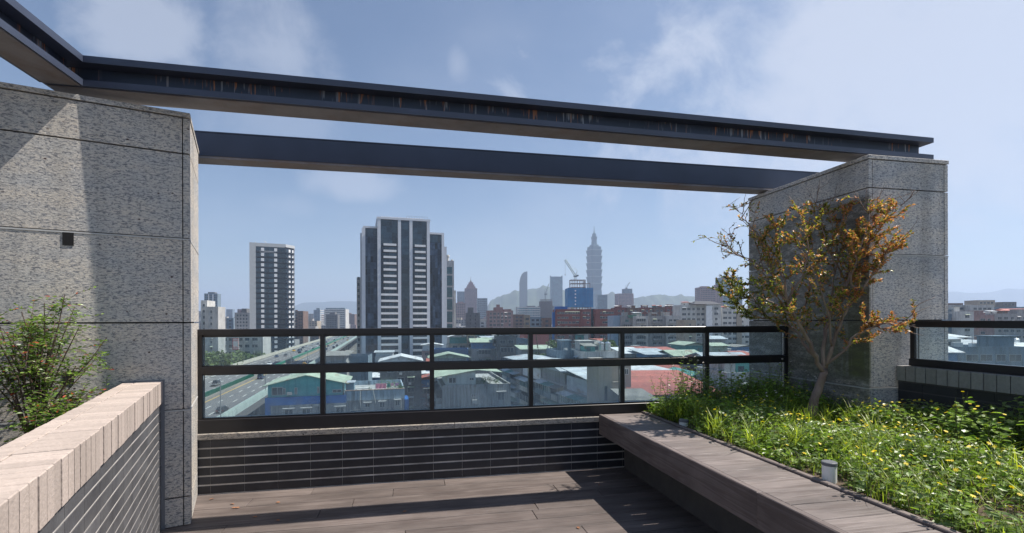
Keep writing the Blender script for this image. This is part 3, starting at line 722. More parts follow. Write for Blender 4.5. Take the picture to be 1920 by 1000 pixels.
def dg(q, a, b_, t0, t1, z0, z1, m=0): q.box(Ax+a, Ax+b_, Ay-t1, Ay-t0, z0, z1, m, rad(45.3), (Ax, Ay))
fh = 3.2
for k in range(int((H-6)/fh)):
    z = H-6.2-k*fh
    if z+GZ < -26: break
    q = MB(); q.box(fw, wL-.5, .12, .495, z+1.1, z+fh, 0)
    n = 9
    for i in range(n):
        xa = fw+.15+(wL-.9-fw)*i/n; q.box(xa, xa+(wL-.9-fw)/n-.14, .02, .118, z+1.15, z+fh-.1, 0)
    q.box(fw, wL-.45, -.05, .49, z+.45, z+1.08, 1)
    dg(q, .3, 6.0, .003, .12, z+1.1, z+fh, 0); dg(q, .1, 6.2, .003, 1.1, z+.45, z+1.05, 1)
    q.build('storey', [m_curt, m_band], root)
    for xa in (fw+(wL-fw)*.17, fw+(wL-fw)*.60):
        q = MB(); q.box(xa, xa+1.7, -.18, -.055, z+1.3, z+3.2); q.build('white_panel', m_whitep, root)
    q = MB(); dg(q, 2.2, 3.6, .13, .35, z+1.3, z+3.1); q.build('white_panel', m_whitep, root)
    q = MB(); dg(q, 5.0, 6.0, .13, .35, z+1.3, z+3.1); q.build('white_panel', m_whitep, root)
q = MB(); q.box(fw, wL-.6, .2, .49, H-5.4, H-2.3, 0); q.box(fw+2, wL*.72, .0, .19, H-5.9, H-4.9, 1); q.build('top_storey', [m_curt, m_whitep], root)
q = MB(); q.cyl(3, 5, H, H+1.2, .25, n=8); q.build('roof_vent', m_frame, root); q = MB(); q.tube([(9, 6, H), (9, 6, H+1), (8, 6, H+2)], .2); q.build('roof_mast', m_frame, root)
rescale(root, 1.33)

# ---- the broad stepped tower
Y = 262
ax = P(708, Y); wC = width(708, 806, Y, YG*.75); yw = YG*.75
root = empty('apartment_tower', (ax.x, ax.y, GZ), yw, 'broad stepped apartment tower with pale vertical piers and rows of white balconies', 'tower')
zt = zat(408, Y)-GZ; m_pier = M('tower_pier', (0.60, 0.63, 0.68), .55, var=(0.50, 0.53, 0.58), vs=.6)
m_darkpan = M('tower_dark_panel', (0.020, 0.032, 0.055), .3, var=(0.05, 0.075, 0.115), vs=.5, vamt=1, island=.85)
def pane_grid(q, x0, x1, y, z0, z1, dx, dz, m, jit=.0):
    n = max(1, int((x1-x0)/dx)); k = max(1, int((z1-z0)/dz))
    for i in range(n):
        for j in range(k):
            o_ = CR.random()*jit
            q.box(x0+(x1-x0)*i/n+.08, x0+(x1-x0)*(i+1)/n-.08, y-.06-o_, y, z0+(z1-z0)*j/k+.12, z0+(z1-z0)*(j+1)/k-.12, m)
Dp = 22.0
q = MB(); q.box(0, wC, 0, Dp, 0, zt-.6); q.build('core', m_darkpan, root)
piers = [(0, 1.7), (wC*.385, wC*.385+1.6), (wC*.605, wC*.605+1.6), (wC-1.6, wC)]
for a, b_ in piers:
    q = MB(); q.box(a, b_, -.9, -.001, 0, zt); q.build('pier', m_pier, root)
q = MB(); q.box(-.3, wC+.3, -1.0, Dp, zt-.598, zt+.5); q.box(2, wC-3, 3, Dp-3, zt+.502, zt+1.6); q.build('roof_slab', m_pier, root)
q = MB()
for i in range(9): q.cyl(wC*.55+i*1.4, 0, zt+.5, zt+1.9, .06, n=5)
q.box(wC*.55, wC*.55+11.3, -.03, .03, zt+1.85, zt+1.95); q.build('roof_railing', m_rail_g, root)
fh = 3.32; z0 = zt-14.6
for bx0, bx1 in ((piers[0][1], piers[1][0]), (piers[2][1], piers[3][0])):
    q = MB(); q.box(bx0, bx1, -.10, -.001, zt-13.8, zt-1, 0); pane_grid(q, bx0+.3, bx1-.3, -.101, zt-13.5, zt-1.2, 2.1, 3.0, 0); q.build('top_glazing', m_curt, root)
    k = 0
    while True:
        z = z0-k*fh
        if z+GZ < -27: break
        sx = (bx1-bx0)*.16 if k < 8 else .1
        q = MB(); pane_grid(q, bx0+.2, bx1-.2, -.02, z+1.2, z+fh, 1.9, 2.6, 0); q.build('storey_glazing', m_curt, root)
        q = MB(); q.box(bx0+sx, bx1-sx*.6, -1.3, -.1, z, z+1.12); q.build('balcony', m_whitep, root)
        q = MB(); q.box(bx0+.001, bx1-.001, -.75, -.03, z-.35, z-.02); q.build('balcony_slab', m_band, root)
        k += 1
for xx in (piers[1][0]-1.0, piers[3][0]-1.3, piers[0][1]+.9):
    q = MB(); q.box(xx, xx+.25, -1.0, -.76, 0, zt-9); q.build('downpipe', m_band, root)
q = MB(); q.box(piers[1][1], piers[2][0], .3-.35, -.001, 0, zt-1.2, 0); pane_grid(q, piers[1][1]+.3, piers[2][0]-.3, -.06, 12, zt-2, 2.0, 3.3, 0, .1); q.build('centre_glazing', m_curt, root)
def wing(x0, x1, y0, dep, top, mat_, lab='wing', piers_=(True, False)):
    q = MB(); q.box(x0, x1, y0, y0+dep, 0, top-.8); w_o = q.build(lab, m_darkpan, root)
    q = MB(); pane_grid(q, x0+.4, x1-.4, y0-.001, 8, top-5.4, 1.25, 3.32, 0, .18); q.build('wing_panels', m_darkpan, w_o)
    q = MB(); q.box(x0+.4, x1-.4, y0-.12, y0-.001, top-5.2, top-1.2); pane_grid(q, x0+.5, x1-.5, y0-.121, top-5.1, top-1.3, 1.4, 3.6, 0); q.build('wing_glazing', m_curt, w_o)
    q = MB(); q.box(x0-.2, x1+.2, y0-.7, y0+dep, top-.798, top+.2)
    if piers_[0]: q.box(x0-.9, x0+.9, y0-.7, y0-.002, 0, top-.8); 
    if piers_[1]: q.box(x1-1.1, x1+.3, y0-.7, y0-.002, 0, top-.8)
    q.build('wing_frame', m_pier, w_o)
def uw(px, y0):   # local x of pixel px at local depth y0
    k = (px-960)/FPX; bx = ax.x-math.sin(yw)*y0; by = ax.y+math.cos(yw)*y0
    return (k*by-bx)/(math.cos(yw)-k*math.sin(yw))
wing(uw(682, 1.5), -.002, 1.5, 19, zat(425, Y+1)-GZ, m_darkpan, piers_=(True, False))
wing(wC+.002, uw(832, 2.5), 2.5, 17, zat(436, Y+10)-GZ, m_darkpan, piers_=(False, True))
xa = uw(676, 4.5); q = MB(); q.box(xa, uw(682, 1.5)-.21, 4.5, 18, 0, zat(437, Y+3)-GZ); q.build('side_block', m_pier, root)
q = MB()
xa2 = uw(669, 9)
q.box(xa2, xa-.002, 9, 19, 0, zat(520, Y+7)-GZ); sb = q.build('side_block', wallm['pale grey'], root)
for k in range(16):
    z = zat(520, Y+7)-GZ-2.5-k*3.3
    if z < 9: break
    q = MB(); q.box(xa2+.3, xa-.3, 8.2, 8.998, z, z+1.1, 0); q.box(xa2+.4, xa-.4, 8.93, 8.998, z+1.2, z+2.8, 1); q.build('balcony', [wallm['grey'], m_win], sb)
xb = uw(832, 2.5)+.31; xb2 = uw(838, 6)
q = MB(); q.box(xb, xb2, 6, 18, 0, zat(460, Y+12)-GZ); q.build('side_block', m_pier, root)

# office strip tower half hidden to its right
Y = 330; top = zat(492, Y)
root = empty('office_tower', (P(834, Y).x, Y, GZ), rad(8), 'narrow pale tower with teal windows and roof tanks peeking out right of the broad tower', 'tower')
H = top-GZ; q = MB(); q.box(0, 6.2, 0, 14, 0, H); q.box(6.201, 7.4, 1, 14, 0, H-18.5); q.box(0, 6.2, .0, .4, H+.002, H+1.2); q.build('wall', wallm['white'], root)
z = H-3
for hgt in (5.5, 7.5, 7.5, 8, 8, 8):
    q = MB(); q.box(1.2, 5.0, -.12, -.001, z-hgt+.9, z, 0)
    for j in range(int(hgt/1.6)): q.box(1.2, 5.0, -.16, -.121, z-1.5*j-.25, z-1.5*j-.1, 1)
    q.build('window_band', [m_win2, m_band], root); z -= hgt+.3
q = MB(); q.cyl(2, 3, H, H+4.2, 1.1, n=12); q.cyl(2, 3, H+4.2, H+5.4, 1.5, 1.2, n=12); q.cyl(5, 4, H, H+2.4, .8, n=10); q.build('roof_plant', wallm['white'], root)

# ---- skyline, each block with its own real distance
def far(name, label, px0, px1, ytop, Y, wall, yaw=0.05, d=None, fh=3.6, bay=4.0, ww=2.6, wh=1.8, sides='fl', teal=False, ribbon=False, extra=None, cat='tower', detail=1, base=None, parapet=1.2, zmin=-25, roof=None):
    w = width(px0, px1, Y, yaw)
    r = building(name, label, cat, px0, Y, w, d or w*.8, zat(ytop, Y), wall, roof, yaw, fh, bay, ww, wh, sides, base, None, detail, parapet=parapet, teal=teal, ribbon=ribbon, clutter=False, zmin=zmin)
    if extra: extra(r, w, d or w*.8, zat(ytop, Y)-(GZ if base is None else base))
    return r, w, d or w*.8, zat(ytop, Y)-(GZ if base is None else base)
def addbox(r, m, name, *b):
    q = MB(); q.box(*b); return q.build(name, m, r)

# pagoda like supertall
Y = 2440; c = P(1114.5, Y)
root = empty('supertall_tower', (c.x, c.y, GZ), rad(20), 'very tall bluish tower of flaring stacked tiers with a spire, tallest on the skyline', 'tower')
m_st = M('supertall_glass', (0.025, 0.07, 0.09), .4, var=(0.04, 0.095, 0.12), vs=.05, vamt=1)
m_st2 = M('supertall_trim', (0.14, 0.20, 0.21), .5)
def z_(py): return zat(py, Y)-GZ
def frust(q, r0, r1, z0, z1, ch=.22, m=0):
    def ring(r, z): c_ = r*ch; return [(r-c_,-r,z),(r,-r+c_,z),(r,r-c_,z),(r-c_,r,z),(-r+c_,r,z),(-r,r-c_,z),(-r,-r+c_,z),(-r+c_,-r,z)]
    vs = ring(r0, z0)+ring(r1, z1)
    q.add(vs, [(i,(i+1)%8,8+(i+1)%8,8+i) for i in range(8)]+[tuple(range(7,-1,-1)), tuple(range(8,16))], m)
u1 = Y/FPX
q = MB(); frust(q, 13.5*u1, 11.0*u1, 0, z_(545)); q.build('base_tier', m_st, root)
ys_ = [545, 532.2, 519.4, 506.6, 493.8, 481, 470, 464]
for i in range(6):
    a, b_ = z_(ys_[i]), z_(ys_[i+1])
    q = MB(); frust(q, 10.2*u1, 12.0*u1, a, b_-2.5); frust(q, 12.6*u1, 12.6*u1, b_-2.5, b_-.5, m=1); q.build('flaring_tier', [m_st, m_st2], root)
q = MB(); frust(q, 10.0*u1, 10.5*u1, z_(470), z_(464)); frust(q, 7.5*u1, 6.5*u1, z_(464), z_(460)); frust(q, 4.2*u1, 3.8*u1, z_(460), z_(450)); frust(q, 3.8*u1, 4.8*u1, z_(450), z_(445)); frust(q, 3.2*u1, 2.8*u1, z_(445), z_(439)); q.build('crown_tier', m_st, root)
q = MB(); q.cyl(0, 0, z_(439), z_(434), 1.8*u1, 1.0*u1, n=8); q.cyl(0, 0, z_(434), z_(425), .9*u1, .4*u1, n=8); q.build('spire', m_st2, root)

# tower with a curved sloping top
Y = 2500; w = width(974, 989, Y, 0)
root = empty('curved_top_tower', (P(974, Y).x, Y, GZ), 0.0, 'slender grey tower whose top curves up to one side, before the hills', 'tower')
q = MB(); n = 14; prof = [(0, 0)]
for i in range(n+1):
    a = PI/2*i/n; prof.append((w*.78*(1-math.cos(a))+.0, zat(534, Y)-GZ+(zat(510, Y)-zat(534, Y))*math.sin(a)))
prof += [(w, zat(509, Y)-GZ), (w, 0)]
vs = [(x, 0, z) for x, z in prof]+[(x, 34, z) for x, z in prof]; n = len(prof)
q.add(vs, [tuple(range(n)), tuple(range(2*n-1, n-1, -1))]+[(i, (i+1)%n, n+(i+1)%n, n+i) for i in range(n)])
q.build('wall', M('curved_tower_wall', (0.13, 0.155, 0.15), .45, var=(0.09, 0.12, 0.12), vs=.06, stretch=(6, 1, .4)), root)
far('glass_tower', 'rectangular pale blue glass tower left of the netted building', 1033, 1055, 520, 2100, 'bluish', 0.06, d=30, teal=True, bay=6, ww=5.2, fh=5, wh=3.6, extra=lambda r, w, d, H: (addbox(r, wallm['bluish'], 'crown', 0, .8, 0, d, H, H+7), addbox(r, wallm['bluish'], 'crown', w-.8, w, 0, d, H, H+7), addbox(r, wallm['bluish'], 'crown', .8, w-.8, d-.8, d, H, H+5)))
# old style tower with stepped pointed crown
r_, w, d, H = far('stepped_crown_tower', 'brownish tower with a stepped pointed crown and small spire beside a plain block', 872, 895, 541, 1500, 'pinkish', 0.15, ww=2.0, bay=3.6)
Yk = 1500
for i, (a, yt0, yt1) in enumerate(((.36, 541, 537), (.28, 537, 533), (.18, 533, 529), (.09, 529, 527))):
    q = MB(); q.box(w/2-w*a, w/2+w*a, d/2-w*a, d/2+w*a, zat(yt0, Yk)-GZ+(1.3 if i == 0 else .01), zat(yt1, Yk)-GZ); q.build('crown_step', wallm['pinkish'], r_)
q = MB(); q.cyl(w/2, d/2, zat(529, Yk)-GZ, zat(524, Yk)-GZ, 2.6, 1.0, n=8); q.cyl(w/2, d/2, zat(524, Yk)-GZ, zat(517.5, Yk)-GZ, .7, .2, n=6); q.build('spire', wallm['dark grey'], r_)
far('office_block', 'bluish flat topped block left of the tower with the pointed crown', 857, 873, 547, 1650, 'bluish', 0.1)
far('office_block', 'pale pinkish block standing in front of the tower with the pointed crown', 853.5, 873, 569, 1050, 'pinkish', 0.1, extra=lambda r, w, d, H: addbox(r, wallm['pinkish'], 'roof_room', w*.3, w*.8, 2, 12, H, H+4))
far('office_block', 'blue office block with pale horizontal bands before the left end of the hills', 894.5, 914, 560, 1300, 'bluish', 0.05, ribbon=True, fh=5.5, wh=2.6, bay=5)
far('office_block', 'long low glass office block below the curved top tower', 970, 1013, 577, 1000, 'pale grey', 0.08, ribbon=True, fh=4.4, wh=2.4, teal=True, bay=5, extra=lambda r, w, d, H: addbox(r, wallm['dark grey'], 'roof_room', w*.45, w*.8, 3, 14, H, H+3.5))
far('office_block', 'small flat topped teal office block right of the foot of the supertall tower', 1120, 1139, 554, 1500, 'bluish', 0.08, teal=True, bay=4, ww=3.6, wh=2.8)
r_, w, d, H = far('office_tower', 'pinkish office tower with grey upper block and a thin crane on top', 1159, 1188, 552, 1400, 'pinkish', 0.06, fh=4, bay=4, ww=2.2)
addbox(r_, wallm['bluish'], 'upper_block', w*.45, w*.95, 4, d-4, H+1.3, H+15)
addbox(r_, wallm['pinkish'], 'pier', w-6, w, -1.6, -.1, 0, H-3)
far('office_tower', 'square grey pink tower left of a taller slab, near the little tree', 1313, 1343, 541, 900, 'pinkish', 0.04, ww=1.8, bay=3.0, extra=lambda r, w, d, H: addbox(r, wallm['pinkish'], 'roof_room', w*.12, w*.6, 2, 12, H, H+3))
far('office_tower', 'tall pink slab joined against the blue glass tower', 1343, 1355, 536.5, 905, 'pinkish', 0.04, ww=1.4, bay=3.0)
far('glass_tower', 'tall blue glass tower seen through the twigs of the little tree', 1355, 1392, 522, 980, 'bluish', 0.04, teal=True, bay=4, ww=3.4, wh=2.8)
# left group
r_, w, d, H = far('office_tower', 'dark blue grey tower at the far left beyond the white building', 383, 408, 550, 800, 'bluish', rad(12), ww=1.8, bay=2.6, fh=3.4, extra=lambda r, w, d, H: (addbox(r, wallm['dark grey'], 'roof_room', w*.25, w*.75, 2, 12, H, H+3.5), addbox(r, m_pier, 'pier', w*.30, w*.36, -.6, -.1, 0, H), addbox(r, m_pier, 'pier', w*.62, w*.68, -.6, -.1, 0, H)))
building('apartment_block', 'white slab building with dark recesses right beside the left granite block', 'building', 376.5, 260, 3.0, 14, zat(565, 260), 'white', None, rad(16), bay=2, ww=1.0, sides='f', clutter=False)
r_ = building('apartment_block', 'pale blue grey building with narrow windows just right of the white slab', 'building', 384, 258, 6.2, 12, zat(577, 258), 'pale grey', None, rad(14), bay=3, ww=1.2, sides='f', clutter=False)
r_ = building('office_block', 'long low grey building behind the trees left of the slim tower', 'building', 389, 232, 24, 14, zat(629, 232), 'pale grey', None, rad(12), bay=3.4, ww=2.6, wh=1.3, sides='f', clutter=True)
addbox(r_, wallm['white'], 'canopy', 1, 8, -.8, 8, zat(629, 232)-GZ+2.5, zat(629, 232)-GZ+2.8)
rescale(r_, 1.24)
# its tall red and white sign
m_red = M('sign_red', (0.55, 0.05, 0.05), .5); m_signw = M('sign_white', (0.78, 0.76, 0.76), .5)
pS = P(436, 226)
root = empty('billboard', (pS.x, pS.y, zat(654, 226)), rad(12), 'tall white signboard with red characters on the low grey building', 'sign')
hS = zat(633, 226)-zat(654, 226)
q = MB(); q.box(0, 2.5, 0, .3, 0, hS); q.build('board', m_signw, root)
q = MB(); q.box(0, 2.5, -.05, -.002, 0, .3); q.box(0, 2.5, -.05, -.002, hS-.25, hS); q.box(0, .18, -.05, -.002, .3, hS-.25); q.box(2.32, 2.5, -.05, -.002, .3, hS-.25); q.build('border', m_red, root)
for i, zz_ in enumerate((hS-1.35, .55)):      # blurred strokes of characters
    for j in range(3):
        q = MB(); x = .32+j*.64; r2 = random.Random(i*5+j)
        q.box(x, x+.5, -.045, -.002, zz_+.62, zz_+.72); q.box(x, x+.5, -.045, -.002, zz_+.3, zz_+.38); q.box(x+.2, x+.29, -.048, -.001, zz_, zz_+.8); q.box(x+.02, x+.1, -.046, -.001, zz_, zz_+.3); q.box(x+.4, x+.48, -.046, -.001, zz_, zz_+.3)
        q.build('character', m_red, root)
rescale(root, 1.24)
# distant blocks between the two near towers
far('apartment_block', 'narrow brown block right behind the slim tower', 553.5, 557.5, 582, 620, 'brown', .1, cat='building')
far('apartment_block', 'grey brown block with window grid just right of the slim tower', 557.5, 568.5, 584, 600, 'brown', .1, d=20, cat='building', ww=1.4, bay=2.4)
far('office_block', 'white curved roof hospital like block with pale bands between the two near towers', 608, 648, 580, 1050, 'white', .12, ribbon=True, fh=4, wh=1.7, bay=4, extra=lambda r, w, d, H: addbox(r, wallm['bluish'], 'roof_room', w*.05, w*.95, 3, 20, H+.5, H+4), cat='building')
far('apartment_block', 'stepped grey block before the left end of the banded white block', 611, 633, 590, 850, 'dark grey', .1, cat='building', extra=lambda r, w, d, H: addbox(r, wallm['dark grey'], 'roof_room', w*.3, w*.75, 2, 15, H, H+5))
far('apartment_block', 'stepped grey brown block closest to the left edge of the broad tower', 638, 665, 589, 1330, 'brown', .1, cat='building', extra=lambda r, w, d, H: addbox(r, wallm['brown'], 'roof_room', w*.3, w*.7, 2, 15, H, H+4))
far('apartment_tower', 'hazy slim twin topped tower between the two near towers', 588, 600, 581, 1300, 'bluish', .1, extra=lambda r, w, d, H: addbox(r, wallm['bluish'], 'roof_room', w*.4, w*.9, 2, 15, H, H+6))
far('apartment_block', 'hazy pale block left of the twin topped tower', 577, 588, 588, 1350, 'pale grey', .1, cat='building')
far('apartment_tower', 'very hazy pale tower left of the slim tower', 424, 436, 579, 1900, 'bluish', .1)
far('apartment_block', 'grey block with raised dark core left of the slim tower', 440, 468, 587, 520, 'grey', .12, ww=1.6, bay=3, cat='building', extra=lambda r, w, d, H: addbox(r, wallm['dark grey'], 'roof_room', w*.42, w*.75, 2, 12, H, H+5.5))
far('apartment_block', 'small pale block with red sign left of the slim tower', 413, 425, 594, 620, 'grey', .12, cat='building')
far('apartment_block', 'teal tinted block between the pale block with red sign and the raised core block', 425, 438, 597, 560, 'bluish', .12, cat='building')
# middle distance
r_, w, d, H = far('apartment_block', 'pink stepped apartment block with roof gardens in the middle distance', 914, 962, 585, 420, 'pinkish', .12, d=16, fh=3.2, bay=3.2, ww=2.0, cat='building', detail=2, sides='fl')
addbox(r_, wallm['pinkish'], 'stepped_top', w*.28, w*.62, 3, 13, H+.1, H+4.0); addbox(r_, wallm['pinkish'], 'stepped_top', w*.38, w*.5, 4, 10, H+4.01, H+6.4); addbox(r_, wallm['pinkish'], 'stepped_top', w*.64, w*.95, 3, 13, H+.1, H+2.4)
r_, w, d, H = far('office_block', 'plain brown grey block with a dark roof box left of the pink apartments', 873, 900, 589, 480, 'dark grey', .1, d=16, cat='building', ww=.8, bay=5)
addbox(r_, wallm['dark grey'], 'roof_room', w*.15, w*.55, 2, 10, H, H+6.5)
far('apartment_block', 'tan block right of the pink apartments', 983, 994, 594, 380, 'tan', .1, cat='building')
far('apartment_block', 'brown low block behind the tan one right of the pink apartments', 962, 984, 592, 520, 'brown', .1, cat='building')
far('apartment_block', 'grey blue block left of the red brick offices', 994, 1022, 597, 430, 'bluish', .1, cat='building')
far('apartment_block', 'dark red block touching the blue sheeting of the brick offices', 1017, 1034, 599, 420, 'brown', .1, cat='building')
# red brick offices
Y = 345
m_rb = M('red_brick_wall', (0.235, 0.095, 0.08), .85, var=(0.17, 0.065, 0.06), vs=.3, vamt=.8, streak=.3, streakcol=(.07,.025,.02))
m_bluesheet = M('blue_sheeting', (0.02, 0.13, 0.42), .55, var=(0.015, 0.10, 0.33), vs=.6)
def brick(label, px0, px1, yt, Y, yaw=.03, d=18, **k):
    w = width(px0, px1, Y, yaw)
    r = building('brick_office_block', label, 'building', px0, Y, w, d, zat(yt, Y), m_rb, None, yaw, 3.35, 2.6, 2.5, 1.5, 'fl', clutter=False, parapet=1.0, **k)
    return r, w, d, zat(yt, Y)-GZ
r_, w, d, H = brick('red brick office block with rows of windows under the blue netted building', 1042, 1089, 583, Y)
addbox(r_, m_rb, 'pier', w*.98, w*1.0+.5, -.8, -.01, 0, H); addbox(r_, m_rb, 'pier', -.4, .3, -.5, -.01, 0, H)
for i in range(7): addbox(r_, roofm[CR.choice(('white tin', 'pale green tin', 'grey concrete'))], 'roof_plant', 2+i*1.9, 3.4+i*1.9, 3, 5, H+.1, H+1.2+CR.random()*1.4)
brick('second red brick office block, just right of the first one', 1090, 1108, 583, Y+.8)
r_, w, d, H = brick('third red brick office block, right of the dark teal gap', 1114, 1152, 583, Y+2)
addbox(r_, m_rb, 'pier', 0.5, 4, -.9, -.01, 0, H)
building('stair_tower', 'dark teal recess block between the red brick office blocks', 'building', 1107.5, Y+6, 3.2, 8, zat(582, Y), M('teal_wall', (0.02, 0.07, 0.09), .4, var=(.03,.1,.12), vs=.3), None, .03, sides='', clutter=False)
q = MB(); w = width(1029, 1041.5, Y+1, .03); q.box(0, w, 0, 3, 0, zat(575, Y)-GZ-4); q.box(w-3, w+6, 1, 3.5, zat(575, Y)-GZ-3.99, zat(575, Y)-GZ)
o = q.build('blue_sheeting', m_bluesheet, loc=(P(1036, Y+1).x, Y+1, GZ), rz=.03); tag(o, 'bright blue sheeting on scaffolding at the left edge of the brick offices', 'sheeting')
for (a, b_, yt, dy, lab) in ((1153, 1176, 580, 40, 'dark red brick block behind the left end of the grey apartment row'), (1176, 1200, 581, 38, 'second dark red brick block above the grey apartment row'), (1200, 1226, 580, 42, 'third dark red brick block above the grey apartment row'), (1226, 1247, 580, 40, 'fourth dark red brick block above the grey apartment row'), (1248, 1274, 579, 44, 'rightmost dark red brick block above the grey apartment row')):
    building('brick_apartment_block', lab, 'building', a, Y+dy, width(a, b_, Y+dy, .02), 14, zat(yt, Y+dy), m_rb if CR.random() < .5 else wallm['brown'], None, .02, 3.3, 3.2, 1.8, 1.3, 'f', zmin=-12, rr=random.Random(a))
# grey apartment row
for (a, b_, yt, Yb, lab, wl, kw) in (
   (1150, 1165, 596, 270, 'blank pale blue end wall left of the grey apartment row', 'bluish', dict(sides='')),
   (1165, 1186, 597, 268, 'grey apartment house with green glazed top floor beside the blank blue wall', 'grey', dict(sides='f', teal=True, balc=True)),
   (1187, 1216, 597, 266, 'grey apartment house in the middle of the row before the dark brick blocks', 'pale grey', dict(sides='f', balc=True)),
   (1217, 1248, 597, 268, 'grey apartment house with balconies, third in the row from the blank blue wall', 'grey', dict(sides='f', balc=True)),
   (1249, 1276, 597, 267, 'right end grey apartment house of the row, beside the white blocks', 'pale grey', dict(sides='f', balc=True))):
    wl2 = M('blank_blue_wall', (0.27, 0.36, 0.45), .8, var=(0.23, 0.31, 0.40), vs=.2) if a == 1150 else wl
    building('apartment_block', lab, 'building', a, Yb, width(a, b_, Yb, .05), 13, zat(yt, Yb), wl2, None, .05, 3.1, 3.0, 2.2, 1.4, group=None, rr=random.Random(a+3), **kw)
root = building('rooftop_hut', 'dark green roof hut on the grey apartment row', 'building', 1180, 266, 4, 4, zat(591.5, 266), 'green', None, .05, base=zat(597, 266), sides='', parapet=0, clutter=False)
building('apartment_block', 'beige stair tower like block before the white apartment blocks', 'building', 1283, 238, width(1283, 1305, 238, .05), 10, zat(605, 238), 'beige', None, .05, 3.1, 3.2, 1.2, 1.4, 'f', clutter=False, rr=random.Random(3))
w3 = dict(fh=3.15, bay=2.9, ww=2.0, wh=1.35, sides='f')
r_ = building('apartment_block', 'white apartment block with many windows, left part of the pair under the dark hipped roof', 'building', 1276, 300, width(1276, 1325, 300, .02), 14, zat(576, 300), 'white', None, .02, rr=random.Random(8), **w3)
r_ = building('apartment_block', 'white apartment block with blank bright corner pier and dark hipped roof', 'building', 1325, 297, width(1325, 1352, 297, .02), 14, zat(575, 297), 'white', None, .02, rr=random.Random(9), clutter=False, **w3)
wv = width(1325, 1352, 297, .02); Hh = zat(575, 297)-GZ
q = MB(); x0, x1, y0, y1 = -8, wv+.5, -.8, 15; q.add([(x0,y0,Hh+1.02),(x1,y0,Hh+1.02),(x1,y1,Hh+1.02),(x0,y1,Hh+1.02),(x0+4,7,Hh+3.2),(x1-4,7,Hh+3.2)], [(0,1,5,4),(1,2,5),(2,3,4,5),(3,0,4),(0,3,2,1)]); q.build('hipped_roof', M('slate_roof', (0.05, 0.055, 0.065), .7), r_)
addbox(r_, m_whitep, 'corner_pier', -.5, 3.2, -.7, -.09, 0, Hh)
r_ = building('apartment_block', 'white apartment block behind the lower leaves of the little tree', 'building', 1353, 300, width(1353, 1384, 300, .02), 14, zat(583, 300), 'white', None, .02, rr=random.Random(10), **w3)
addbox(r_, wallm['beige'], 'pier', 9, 12, -1, -.1, 0, zat(590, 300)-GZ)
building('apartment_block', 'white apartment block touching the left edge of the mossy pillar', 'building', 1385, 305, 16, 14, zat(590, 305), 'white', None, .02, rr=random.Random(11), **w3)

# ---- construction sites and cranes
def lattice(q, a, b_, wd, r, n, m=0):
    a = Vector(a); b_ = Vector(b_); d = (b_-a).normalized(); s1 = d.cross(Vector((0, 1, 0)))
    if s1.length < .1: s1 = Vector((1, 0, 0))
    s1.normalize(); s2 = d.cross(s1)
    cs = [s1*wd/2+s2*wd/2, s1*wd/2-s2*wd/2, -s1*wd/2-s2*wd/2, -s1*wd/2+s2*wd/2]
    for c_ in cs: q.tube([a+c_, b_+c_], r, 4, m)
    for i in range(n):
        p0 = a.lerp(b_, i/n); p1 = a.lerp(b_, (i+1)/n)
        for k in range(4): q.tube([p0+cs[k], p1+cs[(k+1)%4]], r*.7, 3, m)
m_crane = M('crane_paint', (0.55, 0.60, 0.56), .5); m_craneg = M('crane_grey', (0.16, 0.19, 0.22), .6)
m_rustst = M('rusty_steelwork', (0.15, 0.07, 0.05), .8, var=(0.10, 0.06, 0.05), vs=.5)
Y = 640; s = Y/FPX
w = width(1065, 1112, Y, .05); zb = zat(577, Y)-GZ; zt1 = zat(540, Y)-GZ
root = empty('construction_tower', (P(1065, Y).x, Y, GZ), .05, 'building under construction wrapped in bright blue netting with bare steelwork on top', 'building')
m_net = M('blue_net', (0.012, 0.19, 0.42), .7, var=(0.008, 0.13, 0.32), vs=.12, vamt=.9)
n = 15; q = MB()
for i in range(n):                                       # netting in vertical lengths, three sides
    for (fx0, fx1, fy0, fy1) in ((0, w, -.4, -.4),):
        xa, xb_ = w*i/n, w*(i+1)/n
        q.box(xa+.06, xb_-.06, -.5-.25*(i % 2), -.3-.25*(i % 2), zb, zt1-CR.random()*.6)
q.box(-.3, .0, -.1, w*.7, zb, zt1-.4); q.box(w, w+.3, -.1, w*.7, zb, zt1-.4); q.box(0, w, w*.7, w*.7+.3, zb, zt1-.4)
q.build('netting', m_net, root)
q = MB()
for k in range(8): q.box(0, w, -.28, w*.69, zb+k*(zt1-zb)/8, zb+k*(zt1-zb)/8+.5)
q.build('floor_slabs', m_craneg, root)
for (xs, ysd) in ((.27, .0),):
    for k in range(5): q = MB(); q.box(w*xs, w*xs+1.6, -1.0, -.56, zb+3+k*4.4, zb+4.8+k*4.4); q.build('net_opening', m_whitep, root)
q = MB(); zt2 = zat(525, Y)-GZ
for xx in (.12, .25, .38, .52, .66, .70):
    for yy in (1, 12): q.box(w*xx, w*xx+.7, yy, yy+.7, zt1-1, zt2)
for k in (0, .5, .95): q.box(w*.12, w*.70, 1.02, 1.6, zt1+(zt2-zt1)*k, zt1+(zt2-zt1)*k+.7); q.box(w*.12, w*.70, 12.02, 12.6, zt1+(zt2-zt1)*k, zt1+(zt2-zt1)*k+.7); q.box(w*.12+.02, w*.12+.6, 1.7, 12, zt1+(zt2-zt1)*k, zt1+(zt2-zt1)*k+.6)
q.box(w*.7, w*.93, 6, 6.6, zt1+(zt2-zt1)*.55, zt1+(zt2-zt1)*.55+.6); q.box(w*.91, w*.93, 6, 6.6, zt1-.5, zt1+(zt2-zt1)*.55)
q.build('steelwork', m_rustst, root)
q = MB()
for i in range(9): q.box(w*i/9+.3, w*i/9+1.3, 1, 2, 0, zb-.01); 
q.build('columns', m_rustst, root)
